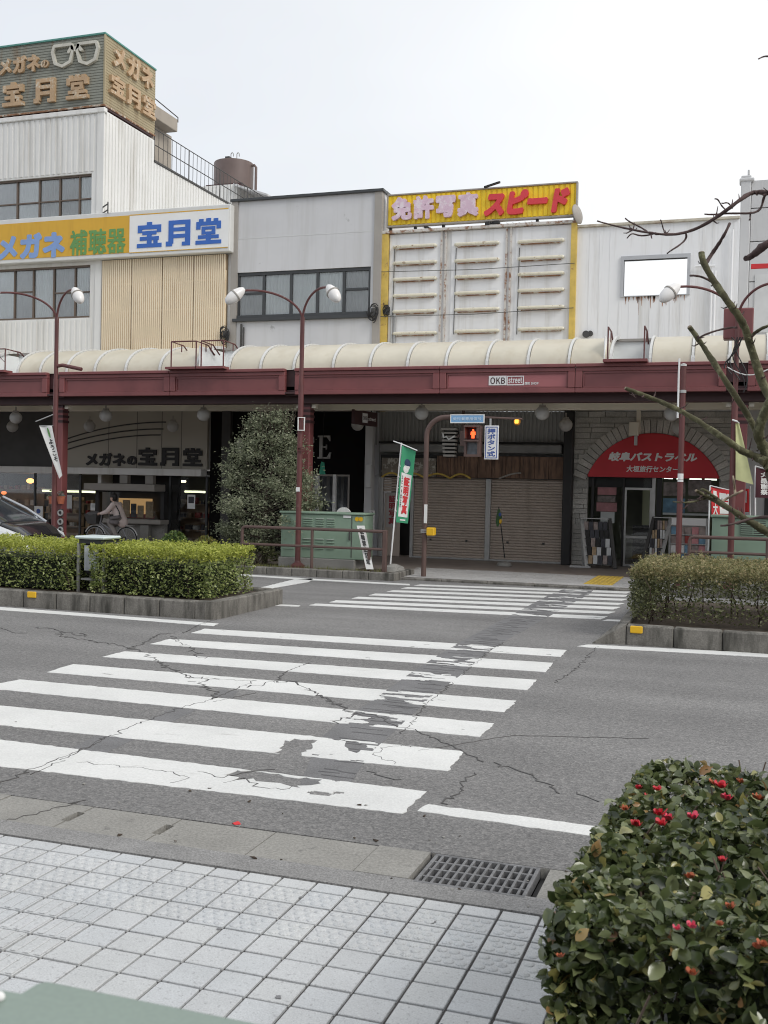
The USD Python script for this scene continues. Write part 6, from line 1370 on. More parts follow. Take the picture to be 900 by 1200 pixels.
# right cabinet, flags
ct2, _, _, _, cz2 = cabinet(834, 960, 605, 22.05, .14, 'green utility cabinet with a dark vent grille above the right hedge')
x2 = lambda q: X_(q, 22.05, 620)
z2 = lambda q: float(at(880, q, 22.05)[2])
part(ct2, 'vent_grille', MB().box(x2(868), x2(897), 22.03, 22.048, z2(627), z2(610)), darkgrey)
for i in range(7): part(ct2, 'grille_slat', MB().box(x2(868), x2(897), 22.022, 22.03, z2(626-i*2.4)-.008, z2(626-i*2.4)+.01), green_cab)
part(ct2, 'grille_bar', MB().box(x2(882), x2(883), 22.018, 22.03, z2(627), z2(610)), green_cab)
def flag(name, label, quad, Y, mat, txt=None, tmat=None, pole=None, lab='flag', tb=(.3, .75, .1, .9)):
    P = [at(px, py, Y+k) for (px, py), k in zip(quad, (0, .08, .04, -.02))]; t = thing(name, label, lab, P[3])
    C = cloth(P[3], P[2], P[1], P[0], 10, 22, .025, 6); part(t, 'cloth', MB().add(C[0], C[1]), mat, True)
    if txt: cloth_print(t, C, fit(word(txt, 4, vertical=True), *tb), tmat, .004*facing(C), 'lettering')
    if pole: part(t, 'pole', MB().tube([at(*pole[0], Y), at(*pole[1], Y)], .018, 8), whiteplain); part(t, 'cross_rod', MB().tube([at(*pole[1], Y), P[1]], .012, 6), whiteplain)
    return t, C
t, C = flag('red_flag', 'red and white shop flag on a white pole left of the right arcade column', [(833, 571), (857, 575), (857, 606), (834, 606)], 22.75, flag_red, '最大', flag_white, ((830, 648), (832, 569)), tb=(.08, .32, .08, .9))
cloth_print(t, C, [sbox(.42, .12, .9, .86).difference(sbox(.55, .3, .8, .45)).difference(sbox(.5, .55, .85, .6))], flag_white, .004*facing(C))
t, C = flag('red_flag', 'second red shop flag just right of the right arcade column', [(866, 572), (878, 573), (878, 600), (866, 600)], 23.9, flag_red, None, None, ((879, 640), (879, 570)))
cloth_print(t, C, [sbox(.1, .4, .75, .9).difference(sbox(.3, .5, .6, .62))], flag_white, .004*facing(C))
flag('olive_flag', 'faded olive yellow street flag hanging slack beside the right lamp post', [(862, 496), (866, 496), (883, 568), (862, 562)], 21.75, flag_olive, None, None, ((858, 492), (864, 494)))
t, C = flag('maroon_banner', 'dark maroon banner with pale lettering at the right edge', [(886, 548), (905, 552), (905, 584), (885, 583)], 23.6, flag_dark, '大感謝祭', flag_white, ((885, 640), (885, 546)), 'banner')
# small folded flag stand before the shutters
YV = 26.6; c = at(591, 655, YV); uf = thing('folded_flag_stand', 'thin black pole with a small folded green and yellow flag before the right shutter', 'flag stand', (c[0], YV, .05))
part(uf, 'pole', MB().tube([at(591.5, 654, YV), at(584.5, 594, YV)], .014, 6), black); part(uf, 'base', MB().lathe([(0, .05), (.2, .05), (.17, .13), (.04, .17), (0, .17)], (c[0], YV, 0), 14), conc, 40)
part(uf, 'folded_flag', MB().tube([at(584.5, 597, YV-.03), at(585, 606, YV-.03), at(583.5, 612, YV-.03), at(583, 617, YV-.03)], [.03, .075, .06, .02], 8), M('flag_dark_green', (.06, .13, .05), .8, .3, 8), 40)
part(uf, 'yellow_patch', MB().ball(at(586.5, 611, YV-.08), (.04, .03, .06), 1), yellow_box); part(uf, 'blue_patch', MB().ball(at(586, 603, YV-.09), (.04, .03, .05), 1), sign_navy)
# teal cloth by the black shop
c = at(377, 549, YF-1.0); tf = thing('teal_pennant', 'small teal green pennant hanging in front of the black shop wall', 'flag', c)
C = cloth(at(374, 556, YF-1), at(381, 556, YF-1), at(380.5, 542, YF-1), at(376.5, 541, YF-1), 8, 10, .03, 5); part(tf, 'cloth', MB().add(C[0], C[1]), M('teal_cloth', (.06, .38, .25), .8, .1, 5), True); part(tf, 'cord', MB().tube([at(378.5, 541, YF-1), [at(378.5, 541, YF-1)[0], YF-1, Zc]], .006, 5), black)
c = at(281, 523, YF-.6); ll = thing('wall_lantern', 'white lantern on the dark pier left of the evergreen tree', 'lantern', c)
part(ll, 'lantern', MB().lathe([(0, .24), (.02, .22), (.13, .1), (.13, .08)], c, 8), flag_white); part(ll, 'glass', MB().lathe([(.11, .08), (.09, -.2), (0, -.2)], c, 8), globe_m); part(ll, 'bracket', MB().bar(c+[0, .05, -.1], c+[0, .5, -.1], .04), black)

# white topped stand between the hedges
YX = 14.42; bx0_, bx1_ = X_(89, YX, 630), X_(124, YX, 630); bz1_ = float(at(112, 628.5, YX)[2])
st = thing('white_topped_stand', 'metal framed stand with a pale flat top in the gap between the left hedges', 'stand', (.5*(bx0_+bx1_), YX, iz))
part(st, 'top', MB().box(bx0_, bx1_, YX-.05, YX+.45, bz1_-.05, bz1_, .02), M('stand_top', (.62, .70, .70), .4, .05, 3))
part(st, 'under_frame', MB().box(bx0_+.06, bx1_-.06, YX+.0, YX+.42, bz1_-.12, bz1_-.052), dark_frame)
for x in (bx0_+.035, bx1_-.05):
    for y in (YX+.03, YX+.38): part(st, 'leg', MB().box(x-.02, x+.02, y-.02, y+.02, .2, bz1_-.122), metal)
part(st, 'panel', MB().box(bx0_+.16, bx1_-.13, YX+.0, YX+.02, bz1_-.55, bz1_-.15), M('stand_panel', (.45, .48, .49), .3, .2, 8)); part(st, 'dark_core', MB().box(bx0_+.12, bx1_-.12, YX+.1, YX+.38, .5, bz1_-.125), black)
part(st, 'shelf', MB().box(bx0_+.09, bx1_-.09, YX+.02, YX+.4, .40, .43), metal)
# pale grey-green cabinet whose top fills the bottom left corner
zf = 1.375; outline = Polygon(gp([(-70, 1148), (25, 1164.5), (50, 1149), (330, 1206)], zf)+[(.05, 1.02), (.05, .52), (-1.25, .52), (-1.25, 1.0)]).convex_hull
o2 = gp([(-70, 1148), (25, 1164.5), (50, 1149.5), (330, 1206)], zf)
poly = Polygon([o2[0], o2[1], o2[2], o2[3], (.0, o2[3][1]-.02), (.0, .5), (o2[0][0], .5)]).buffer(-.012).buffer(.012, 8)
nc = thing('near_cabinet', 'flat grey green cabinet top cut off by the bottom left corner', 'cabinet', (-.5, .8, 0))
part(nc, 'top', MB().sheet(poly, zf-.03, .03), fg_green); part(nc, 'body', MB().sheet(poly.buffer(-.02), 0, zf-.031), fg_green)
k0 = gr(-2, 1172, zf); part(nc, 'knob', MB().ball([k0[0], k0[1], zf+.004], (.008, .007, .006), 2), whiteplain, True); part(nc, 'latch', MB().box(k0[0]-.004, k0[0]+.010, k0[1]-.018, k0[1]-.010, zf, zf+.008, .002), black)
c = gr(277, 966); solo('fallen_petal', MB().tm(trimesh.convex.convex_hull(np.array([c+[dx, dy, dz] for dx, dy, dz in ((-.03, 0, .002), (.03, .0, .004), (0, .02, .014), (0, -.02, .002), (.015, .012, .012), (-.018, -.012, .01))]))), flag_red, 'single red fallen petal lying on the road near the gutter', 'petal')

# ================================================================== PLANTS
def leafcloud(n, pos, size, seed, up=.3, tri=False, fold=.25, asp=.5, rnd=.35):
    """n small folded leaves at pos (n,3) turned every way"""
    r_ = np.random.default_rng(seed); a = r_.normal(0, 1, (n, 3)); a[:, 2] *= .6; a /= np.linalg.norm(a, axis=1, keepdims=True)
    nn = r_.normal(0, 1, (n, 3))+[0, -.35, up*3]; nn -= a*(nn*a).sum(1, keepdims=True); nn /= np.linalg.norm(nn, axis=1, keepdims=True); b = np.cross(nn, a)
    L = size*(1+rnd*r_.normal(0, 1, n).clip(-1.5, 1.9))[:, None]; W = L*asp
    tone = r_.random(n)
    if tri:
        V = np.stack([pos-a*L*.5, pos+b*W*.5+nn*W*fold, pos+a*L*.5, pos-b*W*.5+nn*W*fold], 1); F = np.array([(0, 1, 2), (0, 2, 3)])
    else:
        prof = ((-.34, .34), (-.12, .50), (.14, .46), (.36, .22)); up_ = [pos+a*L*t+b*W*w+nn*W*fold*w*2 for t, w in prof]; dn = [pos+a*L*t-b*W*w+nn*W*fold*w*2 for t, w in prof]
        V = np.stack([pos-a*L*.5]+up_+[pos+a*L*.54-nn*W*.22]+dn[::-1]+[pos-a*L*.1, pos+a*L*.22], 1)
        F = np.array([(0, 1, 10), (1, 2, 10), (2, 3, 11), (2, 11, 10), (3, 4, 11), (4, 5, 11), (5, 6, 11), (6, 7, 11), (7, 8, 10), (7, 10, 11), (8, 9, 10), (9, 0, 10)])
    k = V.shape[1]; return Cloud(V.reshape(-1, 3), (F[None]+np.arange(n)[:, None, None]*k).reshape(-1, 3), np.repeat(tone, k))
def hedge_points(x0, x1, y0, y1, z0, z1, n, seed, thick=.13, bump=.05, top=True):
    """points in a shell under a wavy clipped-hedge surface, clumped"""
    r_ = np.random.default_rng(seed); W, Dp, Hh = x1-x0, y1-y0, z1-z0
    ar = np.array([W*Hh, W*Hh*.5, Dp*Hh, Dp*Hh, W*Dp]); f = r_.choice(5, n, p=ar/ar.sum()); u, v, d = r_.random(n), r_.random(n), np.abs(r_.normal(0, thick, n))
    P = np.empty((n, 3)); N = np.zeros((n, 3))
    for k in range(5):
        s_ = f == k
        if k < 2: P[s_] = np.stack([x0+W*u[s_], np.full(s_.sum(), y0 if k == 0 else y1), z0+Hh*v[s_]], -1); N[s_] = [0, -1 if k == 0 else 1, 0]
        elif k < 4: P[s_] = np.stack([np.full(s_.sum(), x0 if k == 2 else x1), y0+Dp*u[s_], z0+Hh*v[s_]], -1); N[s_] = [-1 if k == 2 else 1, 0, 0]
        else: P[s_] = np.stack([x0+W*u[s_], y0+Dp*v[s_], np.full(s_.sum(), z1)], -1); N[s_] = [0, 0, 1]
    w_ = (meshkit.fbm(P*4.5, 3, seed)-.5)*2
    P = P+N*(w_*bump*1.6)[:, None]-N*d[:, None]
    c = np.array([.5*(x0+x1), .5*(y0+y1), z0+.4*Hh]); q = np.abs(P-c)/np.array([W/2, Dp/2, Hh*.6]); e = np.sort(q, 1)[:, 1:].mean(1)
    P = P+(c-P)*(np.clip(e-.84, 0, 1)*.18)[:, None]
    keep = meshkit.noise(P*9+3.3, seed+5)+.35*r_.random(n) > .36
    return P[keep]
hl = leafmat('hedge_leaf', [(0, (.05, .075, .018)), (.4, (.20, .255, .075)), (.75, (.34, .395, .13)), (1, (.50, .53, .24))], .35, .3, .6)
hn = leafmat('hedge_new_growth', [(0, (.19, .23, .035)), (.5, (.40, .44, .075)), (1, (.56, .58, .15))], .45, .3)
hl2 = leafmat('sparse_hedge_leaf', [(0, (.035, .042, .015)), (.5, (.115, .13, .05)), (1, (.27, .27, .14))], .4, .28, .5)
hn2 = leafmat('sparse_hedge_tip', [(0, (.12, .125, .05)), (.5, (.25, .24, .105)), (1, (.42, .34, .19))], .5, .3)
twigm = M('hedge_twig', (.06, .042, .03), .9, .3, 8)
def hedge(x0, x1, y0, y1, z0, z1, label, seed, n, l1, l2, sparse=False, group='clipped hedges on the traffic islands'):
    t = thing('hedge', label, 'hedge', (.5*(x0+x1), .5*(y0+y1), z0), group)
    P = hedge_points(x0, x1, y0, y1, z0+(.02 if not sparse else .05), z1, n, seed, .12 if not sparse else .16, .075 if not sparse else .10)
    r_ = np.random.default_rng(seed+1); topm = P[:, 2] > z1-.13-.10*r_.random(len(P))
    a = P[~topm]
    if sparse: a = a[r_.random(len(a)) < np.clip((a[:, 2]-z0)/.22+.25, 0, 1)]
    part(t, 'foliage', leafcloud(len(a), a, .043, seed+2, tri=True, asp=.6), l1, kind='stuff')
    b = P[topm]+[0, 0, .02]; b = np.vstack([b, b+r_.normal(0, .02, b.shape)]); part(t, 'new_growth', leafcloud(len(b), b, .036, seed+3, tri=True, asp=.6, up=.5), l2, kind='stuff')
    sh_ = []
    for _ in range(int((x1-x0)*(y1-y0)*26)):
        x, y, zz_ = r_.uniform(x0+.05, x1-.05), r_.uniform(y0+.03, y1-.05), z1+r_.uniform(.0, .11)
        sh_ += [(x+r_.normal(0, .012), y+r_.normal(0, .012), z) for z in np.arange(z1-.05, zz_, .017)]
    sh_ = np.array(sh_); part(t, 'stray_shoot', leafcloud(len(sh_), sh_, .034, seed+4, tri=True, asp=.5), l2, kind='stuff')
    mb = MB(); m_ = int((x1-x0)*(9 if sparse else 7))
    for _ in range(m_):
        x, y = r_.uniform(x0+.1, x1-.1), r_.uniform(y0+.12, y1-.12); p = [np.array([x, y, z0-.05])]
        for s_ in range(4): p.append(p[-1]+[r_.normal(0, .05), r_.normal(0, .05), (z1-z0)*.23])
        mb.tube(p, np.linspace(.013, .004, 5), 5, False)
    part(t, 'stem', mb, twigm, kind='stuff')
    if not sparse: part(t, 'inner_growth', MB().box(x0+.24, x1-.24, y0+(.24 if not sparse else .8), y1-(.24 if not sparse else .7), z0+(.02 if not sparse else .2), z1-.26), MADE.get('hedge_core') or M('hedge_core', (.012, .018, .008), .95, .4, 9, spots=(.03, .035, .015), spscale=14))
hz1 = float(at(200, 638, 15.3)[2])
hgap0, hgap1 = xp(84, 14.2, 660), xp(100, 14.2, 660)
hedge(-17.5, hgap0, 14.2, 15.7, iz-.04, hz1, 'dense clipped hedge with yellow green top at far left below the car', 21, 30000, hl, hn)
hedge(hgap1, X_(250, 14.3, 670), 14.2, 15.8, iz-.04, hz1, 'dense clipped hedge right of the white topped stand, with a square end', 22, 15000, hl, hn)
hz2 = float(at(800, 657, 16.2)[2])
hedge(-1.42, 6.5, 14.55, 17.2, iz-.04, hz2, 'sparser clipped hedge with brownish top and bare stems on the right island', 23, 60000, hl2, hn2, True)

# evergreen tree on the strip
YTr = 22.9; xtr = X_(311, YTr, 600); tt = thing('evergreen_tree', 'bushy dark evergreen tree with thin twigs on top behind the brown railing', 'tree', (xtr, YTr, .1))
Wp = lambda px, py, dy=0.: at(px, py, YTr+dy)
part(tt, 'trunk', MB().tube([(xtr, YTr, .05), (xtr+.03, YTr, .9), (xtr-.02, YTr, 1.6), Wp(322, 540)], [.075, .065, .05, .03], 10), bark, 40)
r_ = np.random.default_rng(31); cl_ = []
outline_px = {480: (312, 326), 495: (296, 338), 510: (284, 346), 525: (274, 350), 540: (266, 354), 555: (257, 362), 570: (254, 366), 585: (250, 370), 600: (252, 372), 615: (256, 368), 630: (266, 360), 640: (280, 345)}
ks = sorted(outline_px); clumps = []
while len(clumps) < 200:
    py = r_.uniform(484, 640); lo, hi = np.interp(py, ks, [outline_px[k][0] for k in ks]), np.interp(py, ks, [outline_px[k][1] for k in ks])
    e = r_.random()**.75*np.sign(r_.random()-.5); px = .5*(lo+hi)+.5*(hi-lo)*e; dy = math.sqrt(max(0, 1-e*e))*(hi-lo)*.5*.0195*r_.uniform(-1, .9)
    clumps.append(Wp(px, py, dy))
clumps = np.array(clumps); n = 125
pos = (clumps[:, None]+r_.normal(0, 1, (len(clumps), n, 3))*np.array([.125, .125, .085])*r_.uniform(.5, 1.5, (len(clumps), 1, 1))).reshape(-1, 3)
tl = leafmat('evergreen_leaf', [(0, (.09, .105, .065)), (.5, (.235, .265, .16)), (.85, (.37, .39, .26)), (1, (.52, .52, .39))], .5, .28)
lv = leafcloud(len(pos), pos, 0.056, 33, tri=True, asp=.48, up=.35)
mb = MB()
for c in clumps[::2]:
    a = np.array([xtr, YTr, max(.7, c[2]-.35-.2*r_.random())]); mb.tube([a, .5*(a+c)+r_.normal(0, .04, 3)+[0, 0, -.03], c], [.016, .010, .004], 5, False)
cr = part(tt, 'crown', lv, tl, kind='stuff'); part(tt, 'limb', mb, bark, kind='stuff')
mb = MB(); tw = []
for k in range(70):
    px = r_.uniform(280, 347); top = 472+.022*(px-325)**2*.5+r_.uniform(0, 14); top = max(467, min(500, top)); a = Wp(px*.75+.25*320, r_.uniform(500, 520), r_.uniform(-.3, .3)); b = Wp(px, top, r_.uniform(-.3, .3)); mid = .5*(a+b)+r_.normal(0, .03, 3)
    mb.tube([a, mid, b], [.008, .006, .003], 4, False)
    for q in range(9): tw.append(a+(b-a)*r_.uniform(.3, 1)+r_.normal(0, .03, 3))
part(tt, 'twig', mb, twigm, kind='stuff'); tw = np.array(tw); part(tt, 'sparse_leaf', leafcloud(len(tw), tw, .045, 35, tri=True, asp=.4), leafmat('twig_leaf', [(0, (.10, .10, .07)), (1, (.24, .22, .17))], .6, .3), kind='stuff')
# low shrub behind the hedges
def shrub(px0, px1, pyt, Y, zb, label, seed, n, mat, size=.06):
    r_ = np.random.default_rng(seed); a, b = X_(px0, Y, 620), X_(px1, Y, 620); zt = float(at(.5*(px0+px1), pyt, Y)[2]); t = thing('low_shrub', label, 'shrub', (.5*(a+b), Y, zb)); c = np.array([.5*(a+b), Y, zb+.1]); q = r_.normal(0, 1, (n, 3)); q /= np.linalg.norm(q, axis=1, keepdims=True); q[:, 2] = abs(q[:, 2])
    pos = c+q*np.array([(b-a)/2, .35, zt-zb-.1])*(1-.35*r_.random((n, 1))**2); part(t, 'foliage', leafcloud(n, pos, size, seed, tri=True, asp=.5), mat, kind='stuff'); mb = MB()
    for k in range(14): mb.tube([c+[r_.normal(0, .1), 0, -.15], c+q[k]*np.array([(b-a)/2, .3, zt-zb-.2])*.8], [.012, .005], 5, False)
    part(t, 'stem', mb, twigm, kind='stuff')
sl = leafmat('shrub_leaf', [(0, (.04, .08, .02)), (.6, (.10, .16, .04)), (1, (.22, .26, .07))], .4, .25)
shrub(186, 224, 622, 21.9, .12, 'bright green low shrub showing over the hedge below the shop window', 41, 1500, sl); shrub(222, 262, 628, 21.9, .12, 'yellowish low shrub between the bright shrub and the tree', 42, 1100, leafmat('shrub_leaf_yellow', [(0, (.07, .09, .03)), (.6, (.17, .18, .05)), (1, (.34, .26, .06))], .4, .25)); shrub(268, 330, 634, 22.2, .12, 'dark low shrub at the foot of the evergreen tree', 43, 1300, hl2)

# camellia hedge in the foreground
bx0, bx1, by0, by1, bz1 = -.545, 2.4, 2.82, 4.76, .82
ch = thing('camellia_hedge', 'large glossy camellia hedge with red flowers in the bottom right corner', 'hedge', (.6, 3.6, 0))
P = hedge_points(bx0+.05, bx1, by0, by1, .08, bz1, 44000, 51, .11, .11)
r_ = np.random.default_rng(52)
xe = bx0+.02+.17*np.clip((P[:, 1]-by0)/(by1-by0), 0, 1)*np.clip(P[:, 2]/.8, 0, 1)            # the left end leans back
P[:, 0] = np.maximum(P[:, 0], xe+.04*r_.random(len(P)))
cam_leaf = leafmat('camellia_leaf', [(0, (.018, .028, .010)), (.35, (.065, .088, .030)), (.68, (.125, .150, .060)), (.92, (.22, .245, .12)), (.975, (.36, .32, .10)), (1, (.30, .14, .07))], .25, .15, .6)
lc = leafcloud(len(P), P, .043, 53, asp=.60, up=.26, fold=.18, rnd=.33); V, F, TN = lc.vertices, lc.faces, lc.tone.reshape(-1, 12)
dist = np.linalg.norm(P-C0, axis=1); pr_ = P-C0; dep = pr_@D; uu, vv = 450+FPX*(pr_@R)/dep, 600-FPX*(pr_@U)/dep
vis = (P[:, 2] > bz1-.12) | (P[:, 1] < by0+.10); near_ = np.argsort(dist+np.where(vis & (uu > 0) & (uu < 905) & (vv < 1205), 0, 99))[:290]
sel = np.zeros(len(P), bool); sel[near_] = True
Vl = V.reshape(-1, 12, 3); Ft = F[:12]
for i in near_: part(ch, 'leaf', Cloud(Vl[i], Ft, TN[i]), cam_leaf, True)
o_ = Vl[~sel]; part(ch, 'foliage', Cloud(o_.reshape(-1, 3), (Ft[None]+12*np.arange(len(o_))[:, None, None]).reshape(-1, 3), TN[~sel].ravel()), cam_leaf, True, kind='stuff')
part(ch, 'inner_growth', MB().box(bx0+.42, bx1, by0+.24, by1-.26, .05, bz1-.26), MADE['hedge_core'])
mb = MB()
for k in range(150):
    x, y = r_.uniform(bx0+.15, bx1-.3), r_.uniform(by0+.1, by1-.12); a = np.array([x, y, .05 if k % 2 else .4]); b = np.array([x+r_.normal(0, .16), y+r_.normal(0, .16), bz1-.02+r_.normal(0, .025)]); b[0] = max(b[0], bx0+.3); mb.tube([a, .5*(a+b)+r_.normal(0, .05, 3), b], [.008, .006, .003], 5, False)
for k in range(40):
    x = r_.uniform(bx0+.3, bx1-.3); a = np.array([x, by0+.12, r_.uniform(.2, .6)]); b = a+np.array([r_.normal(0, .2), -.1, r_.normal(0.08, .1)]); b[0] = max(b[0], bx0+.2); mb.tube([a, .5*(a+b), b], [.007, .005, .003], 5, False)
part(ch, 'stem', mb, M('camellia_twig', (.11, .075, .055), .8, .3, 12), kind='stuff')
petal_m = [M('camellia_red', (.50, .02, .035), .5, .2, 30), M('camellia_pink', (.62, .06, .11), .5, .2, 30), M('camellia_withered', (.36, .09, .035), .7, .3, 30)]
def flower(px, py, s_, k, seed):
    r_ = np.random.default_rng(seed); c = gr(px, py, bz1+.01) if py < 1085 else at(px, py, by0-.02); mb = MB()
    for ring, (n, tilt) in enumerate(((5, .75), (4, 1.2))):
        for i in range(n):
            a = 2*PI*i/n+ring+r_.normal(0, .15); d = np.array([math.cos(a)*math.cos(tilt), math.sin(a)*math.cos(tilt), math.sin(tilt)]); w_ = np.array([-math.sin(a), math.cos(a), 0]); u_ = np.cross(d, w_); L = .8*s_*(1-.25*ring)*r_.uniform(.6, 1.1); w_ = w_*r_.uniform(.6, 1)
            mb.add(np.array([c, c+d*L*.5+w_*L*.42-u_*L*.10, c+d*L*.95+w_*L*.28, c+d*L*1.05, c+d*L*.95-w_*L*.28, c+d*L*.5-w_*L*.42-u_*L*.1, c+d*L*.55]), [(0, 1, 6), (1, 2, 6), (2, 3, 6), (3, 4, 6), (4, 5, 6), (5, 0, 6)])
    f_ = part(ch, 'flower', mb, petal_m[k])
    if k == 0 and seed % 2: part(f_, 'stamen', MB().ball(c+[0, 0, s_*.25], (s_*.10,)*3, 1), yellow_box)
for i, q in enumerate([(748, 925, .03, 0), (770, 927, .035, 0), (760, 935, .028, 0), (746, 969, .045, 0), (772, 956, .05, 0), (783, 962, .045, 1), (775, 968, .04, 0), (811, 960, .045, 1), (845, 924, .045, 0), (837, 920, .04, 2), (852, 938, .045, 1), (868, 918, .035, 2), (889, 938, .045, 2), (732, 950, .035, 2), (808, 1030, .035, 2), (811, 1088, .03, 1), (846, 1010, .028, 0), (811, 1143, .03, 2), (656, 1122, .025, 2), (887, 1112, .03, 2), (895, 1110, .028, 2), (843, 1085, .025, 2), (855, 1065, .028, 2), (793, 1090, .022, 1)]): flower(*q, 200+i)

# bare pruned street tree at the right, trunk outside the frame
YR_ = 5.1; bt_ = thing('bare_tree', 'leafless pruned street tree whose greenish limbs reach in from the right', 'tree', (X_(985, YR_, 700), YR_, 0))
def limb(px, rpx, mat=limb_m, name='limb', dy=0.0, cut=False):
    pts = np.array([at(a, b, YR_+dy+(.04*math.sin(i*1.7) if 0 < i < len(px)-1 else 0)) for i, (a, b) in enumerate(px)]); n = len(pts); t0 = np.arange(n); t1 = np.linspace(0, n-1, (n-1)*7+1)
    from scipy.interpolate import CubicSpline
    q = CubicSpline(t0, pts)(t1); r0 = np.interp(t1, np.linspace(0, n-1, len(rpx)), rpx)*.0036
    r0 = r0*(1+.10*np.sin(t1*5.1+px[0][0])*(np.arange(len(t1)) % 3 == 0)); tv, tf = MB().tube(q, r0, 10).mesh()
    k_ = len(q)*10; rr_ = np.zeros(len(tv)); rr_[:k_] = np.repeat(r0, 10); cc_ = np.zeros_like(tv); cc_[:k_] = np.repeat(q, 10, 0); dd_ = tv-cc_
    nz_ = (meshkit.fbm(tv*55, 3, 9)-.5)*.55+.28*np.maximum(0, meshkit.noise(tv*16, 4)-.62)/.38; tv[:k_] = (cc_+dd_*(1+nz_)[:, None])[:k_]
    part(bt_, name, (tv, tf), mat, 40)
    if name == 'limb' and len(px) > 4:
        for kk in range(len(q)//3):
            b0 = int(rng.integers(2, len(q)-2)); dv = rng.normal(0, 1, 3); dv /= np.linalg.norm(dv); L_ = rng.uniform(.012, .05)
            part(bt_, 'bud', MB().tube([q[b0]+dv*r0[b0]*.7, q[b0]+dv*(r0[b0]+L_*.6), q[b0]+dv*(r0[b0]+L_)+[0, 0, .01]], [.004, .003, .0015], 5), twig_m)
    if cut: d = q[-1]-q[-2]; d /= np.linalg.norm(d); part(bt_, 'cut_end', MB().lathe([(0, .004), (r0[-1]*.85, .003), (r0[-1]*.9, -.002)], q[-1], 10, d), cut_m)
part(bt_, 'trunk', MB().tube([at(1000, 1330, YR_), at(985, 900, YR_), at(965, 700, YR_), at(925, 600, YR_), at(903, 552, YR_)], [.075, .06, .05, .038, .03], 12), bark, 40)
limb([(903, 552), (895, 525), (890, 500), (903, 470), (897, 457), (877, 397), (863, 367), (837, 330), (822, 296)], [7, 6.5, 5.5, 5, 4.3, 4], cut=True)
limb([(900, 545), (897, 528), (875, 485), (846, 440), (828, 412), (808, 383)], [6.5, 5, 4.2, 3.8, 3.4, 3], dy=.1, cut=True)
limb([(898, 542), (880, 533), (866, 526), (840, 508), (800, 483), (760, 465), (733, 455)], [6, 5, 4.4, 3.8, 3.2, 2.8, 2.4], cut=True)
limb([(925, 640), (900, 624), (875, 609), (858, 598), (840, 588), (816, 575)], [6, 5, 4.2, 3.4, 2.8, 2.0], dy=-.2, cut=True)
limb([(858, 597), (845, 588), (830, 577), (822, 574)], [2.4, 2, 1.8, 1.6], dy=-.2)
limb([(832, 582), (826, 584), (812, 588), (800, 589), (789, 588)], [1.6, 1.3, 1.2, 1.0, .9], dy=-.2)
limb([(846, 588), (854, 583), (862, 579), (870, 575)], [1.6, 1.4, 1.2, 1.1], dy=-.2, name='twig', mat=cut_m)
limb([(861.5, 580), (861, 572), (860, 565), (859, 558)], [1.4, 1.3, 1.2, 1.1], dy=-.2, name='twig', mat=cut_m)
limb([(905, 606), (880, 608), (862, 613), (845, 616)], [2., 1.6, 1.4, 1.2], dy=-.3, mat=twig_m, name='twig')
limb([(827, 309), (838, 292), (847, 278), (855, 262)], [2.6, 2.2, 2, 1.8], mat=twig_m, name='twig')
limb([(840, 335), (830, 328), (820, 324), (809, 323)], [1.7, 1.5, 1.3, 1.2], mat=twig_m, name='twig')
limb([(863, 384), (850, 385), (832, 390), (818, 397)], [1.5, 1.4, 1.3, 1.1], mat=twig_m, name='twig', dy=.1)
limb([(877, 398), (885, 390), (893, 385), (905, 380)], [2.4, 2.2, 2.0, 1.9], mat=limb_m, name='twig')
limb([(960, 560), (975, 420), (960, 300), (925, 235), (900, 226), (882, 226), (865, 236), (845, 251), (820, 266), (795, 274), (770, 274), (745, 270), (722, 265), (700, 259)], [9, 8, 6, 4.5, 3.4, 2.8, 2.5, 2.3, 2.1, 1.8, 1.6, 1.4, 1.1, .9], mat=twig_m, dy=.1)
for q, r0 in (([(758, 271), (748, 265), (740, 261), (733, 256)], [1.2, 1.1, 1., .9]), ([(768, 273), (750, 276), (742, 274), (735, 279)], [1.2, 1., .9, .8]), ([(803, 272), (802, 282), (792, 290), (782, 297)], [1.4, 1.3, 1.1, .9]), ([(779, 273), (777, 267), (775, 260), (774, 258)], [1., .8, .8, .7]), ([(898, 227), (893, 240), (884, 249), (860, 250), (842, 251), (826, 251)], [1.8, 1.6, 1.5, 1.3, 1.1, 1.]), ([(852, 247), (845, 240), (842, 235), (838, 233)], [1.1, 1, .9, .9]), ([(858, 244), (853, 238), (849, 238), (846, 238)], [1, .9, .9, .8]), ([(880, 249), (879, 253), (879, 256), (878, 258)], [1, 1, .9, .8])): limb(q, r0, mat=twig_m, name='twig', dy=.1)
limb([(970, 330), (930, 270), (912, 280), (898, 287), (886, 296), (874, 303)], [7, 6, 5.4, 5, 4.6, 3.2], mat=twig_m, name='stub', dy=-.1)
limb([(968, 380), (960, 150), (925, 75), (905, 66), (897, 66), (889, 69)], [5, 3, 1.6, 1.3, 1.0, .9], mat=twig_m, name='twig', dy=.1)

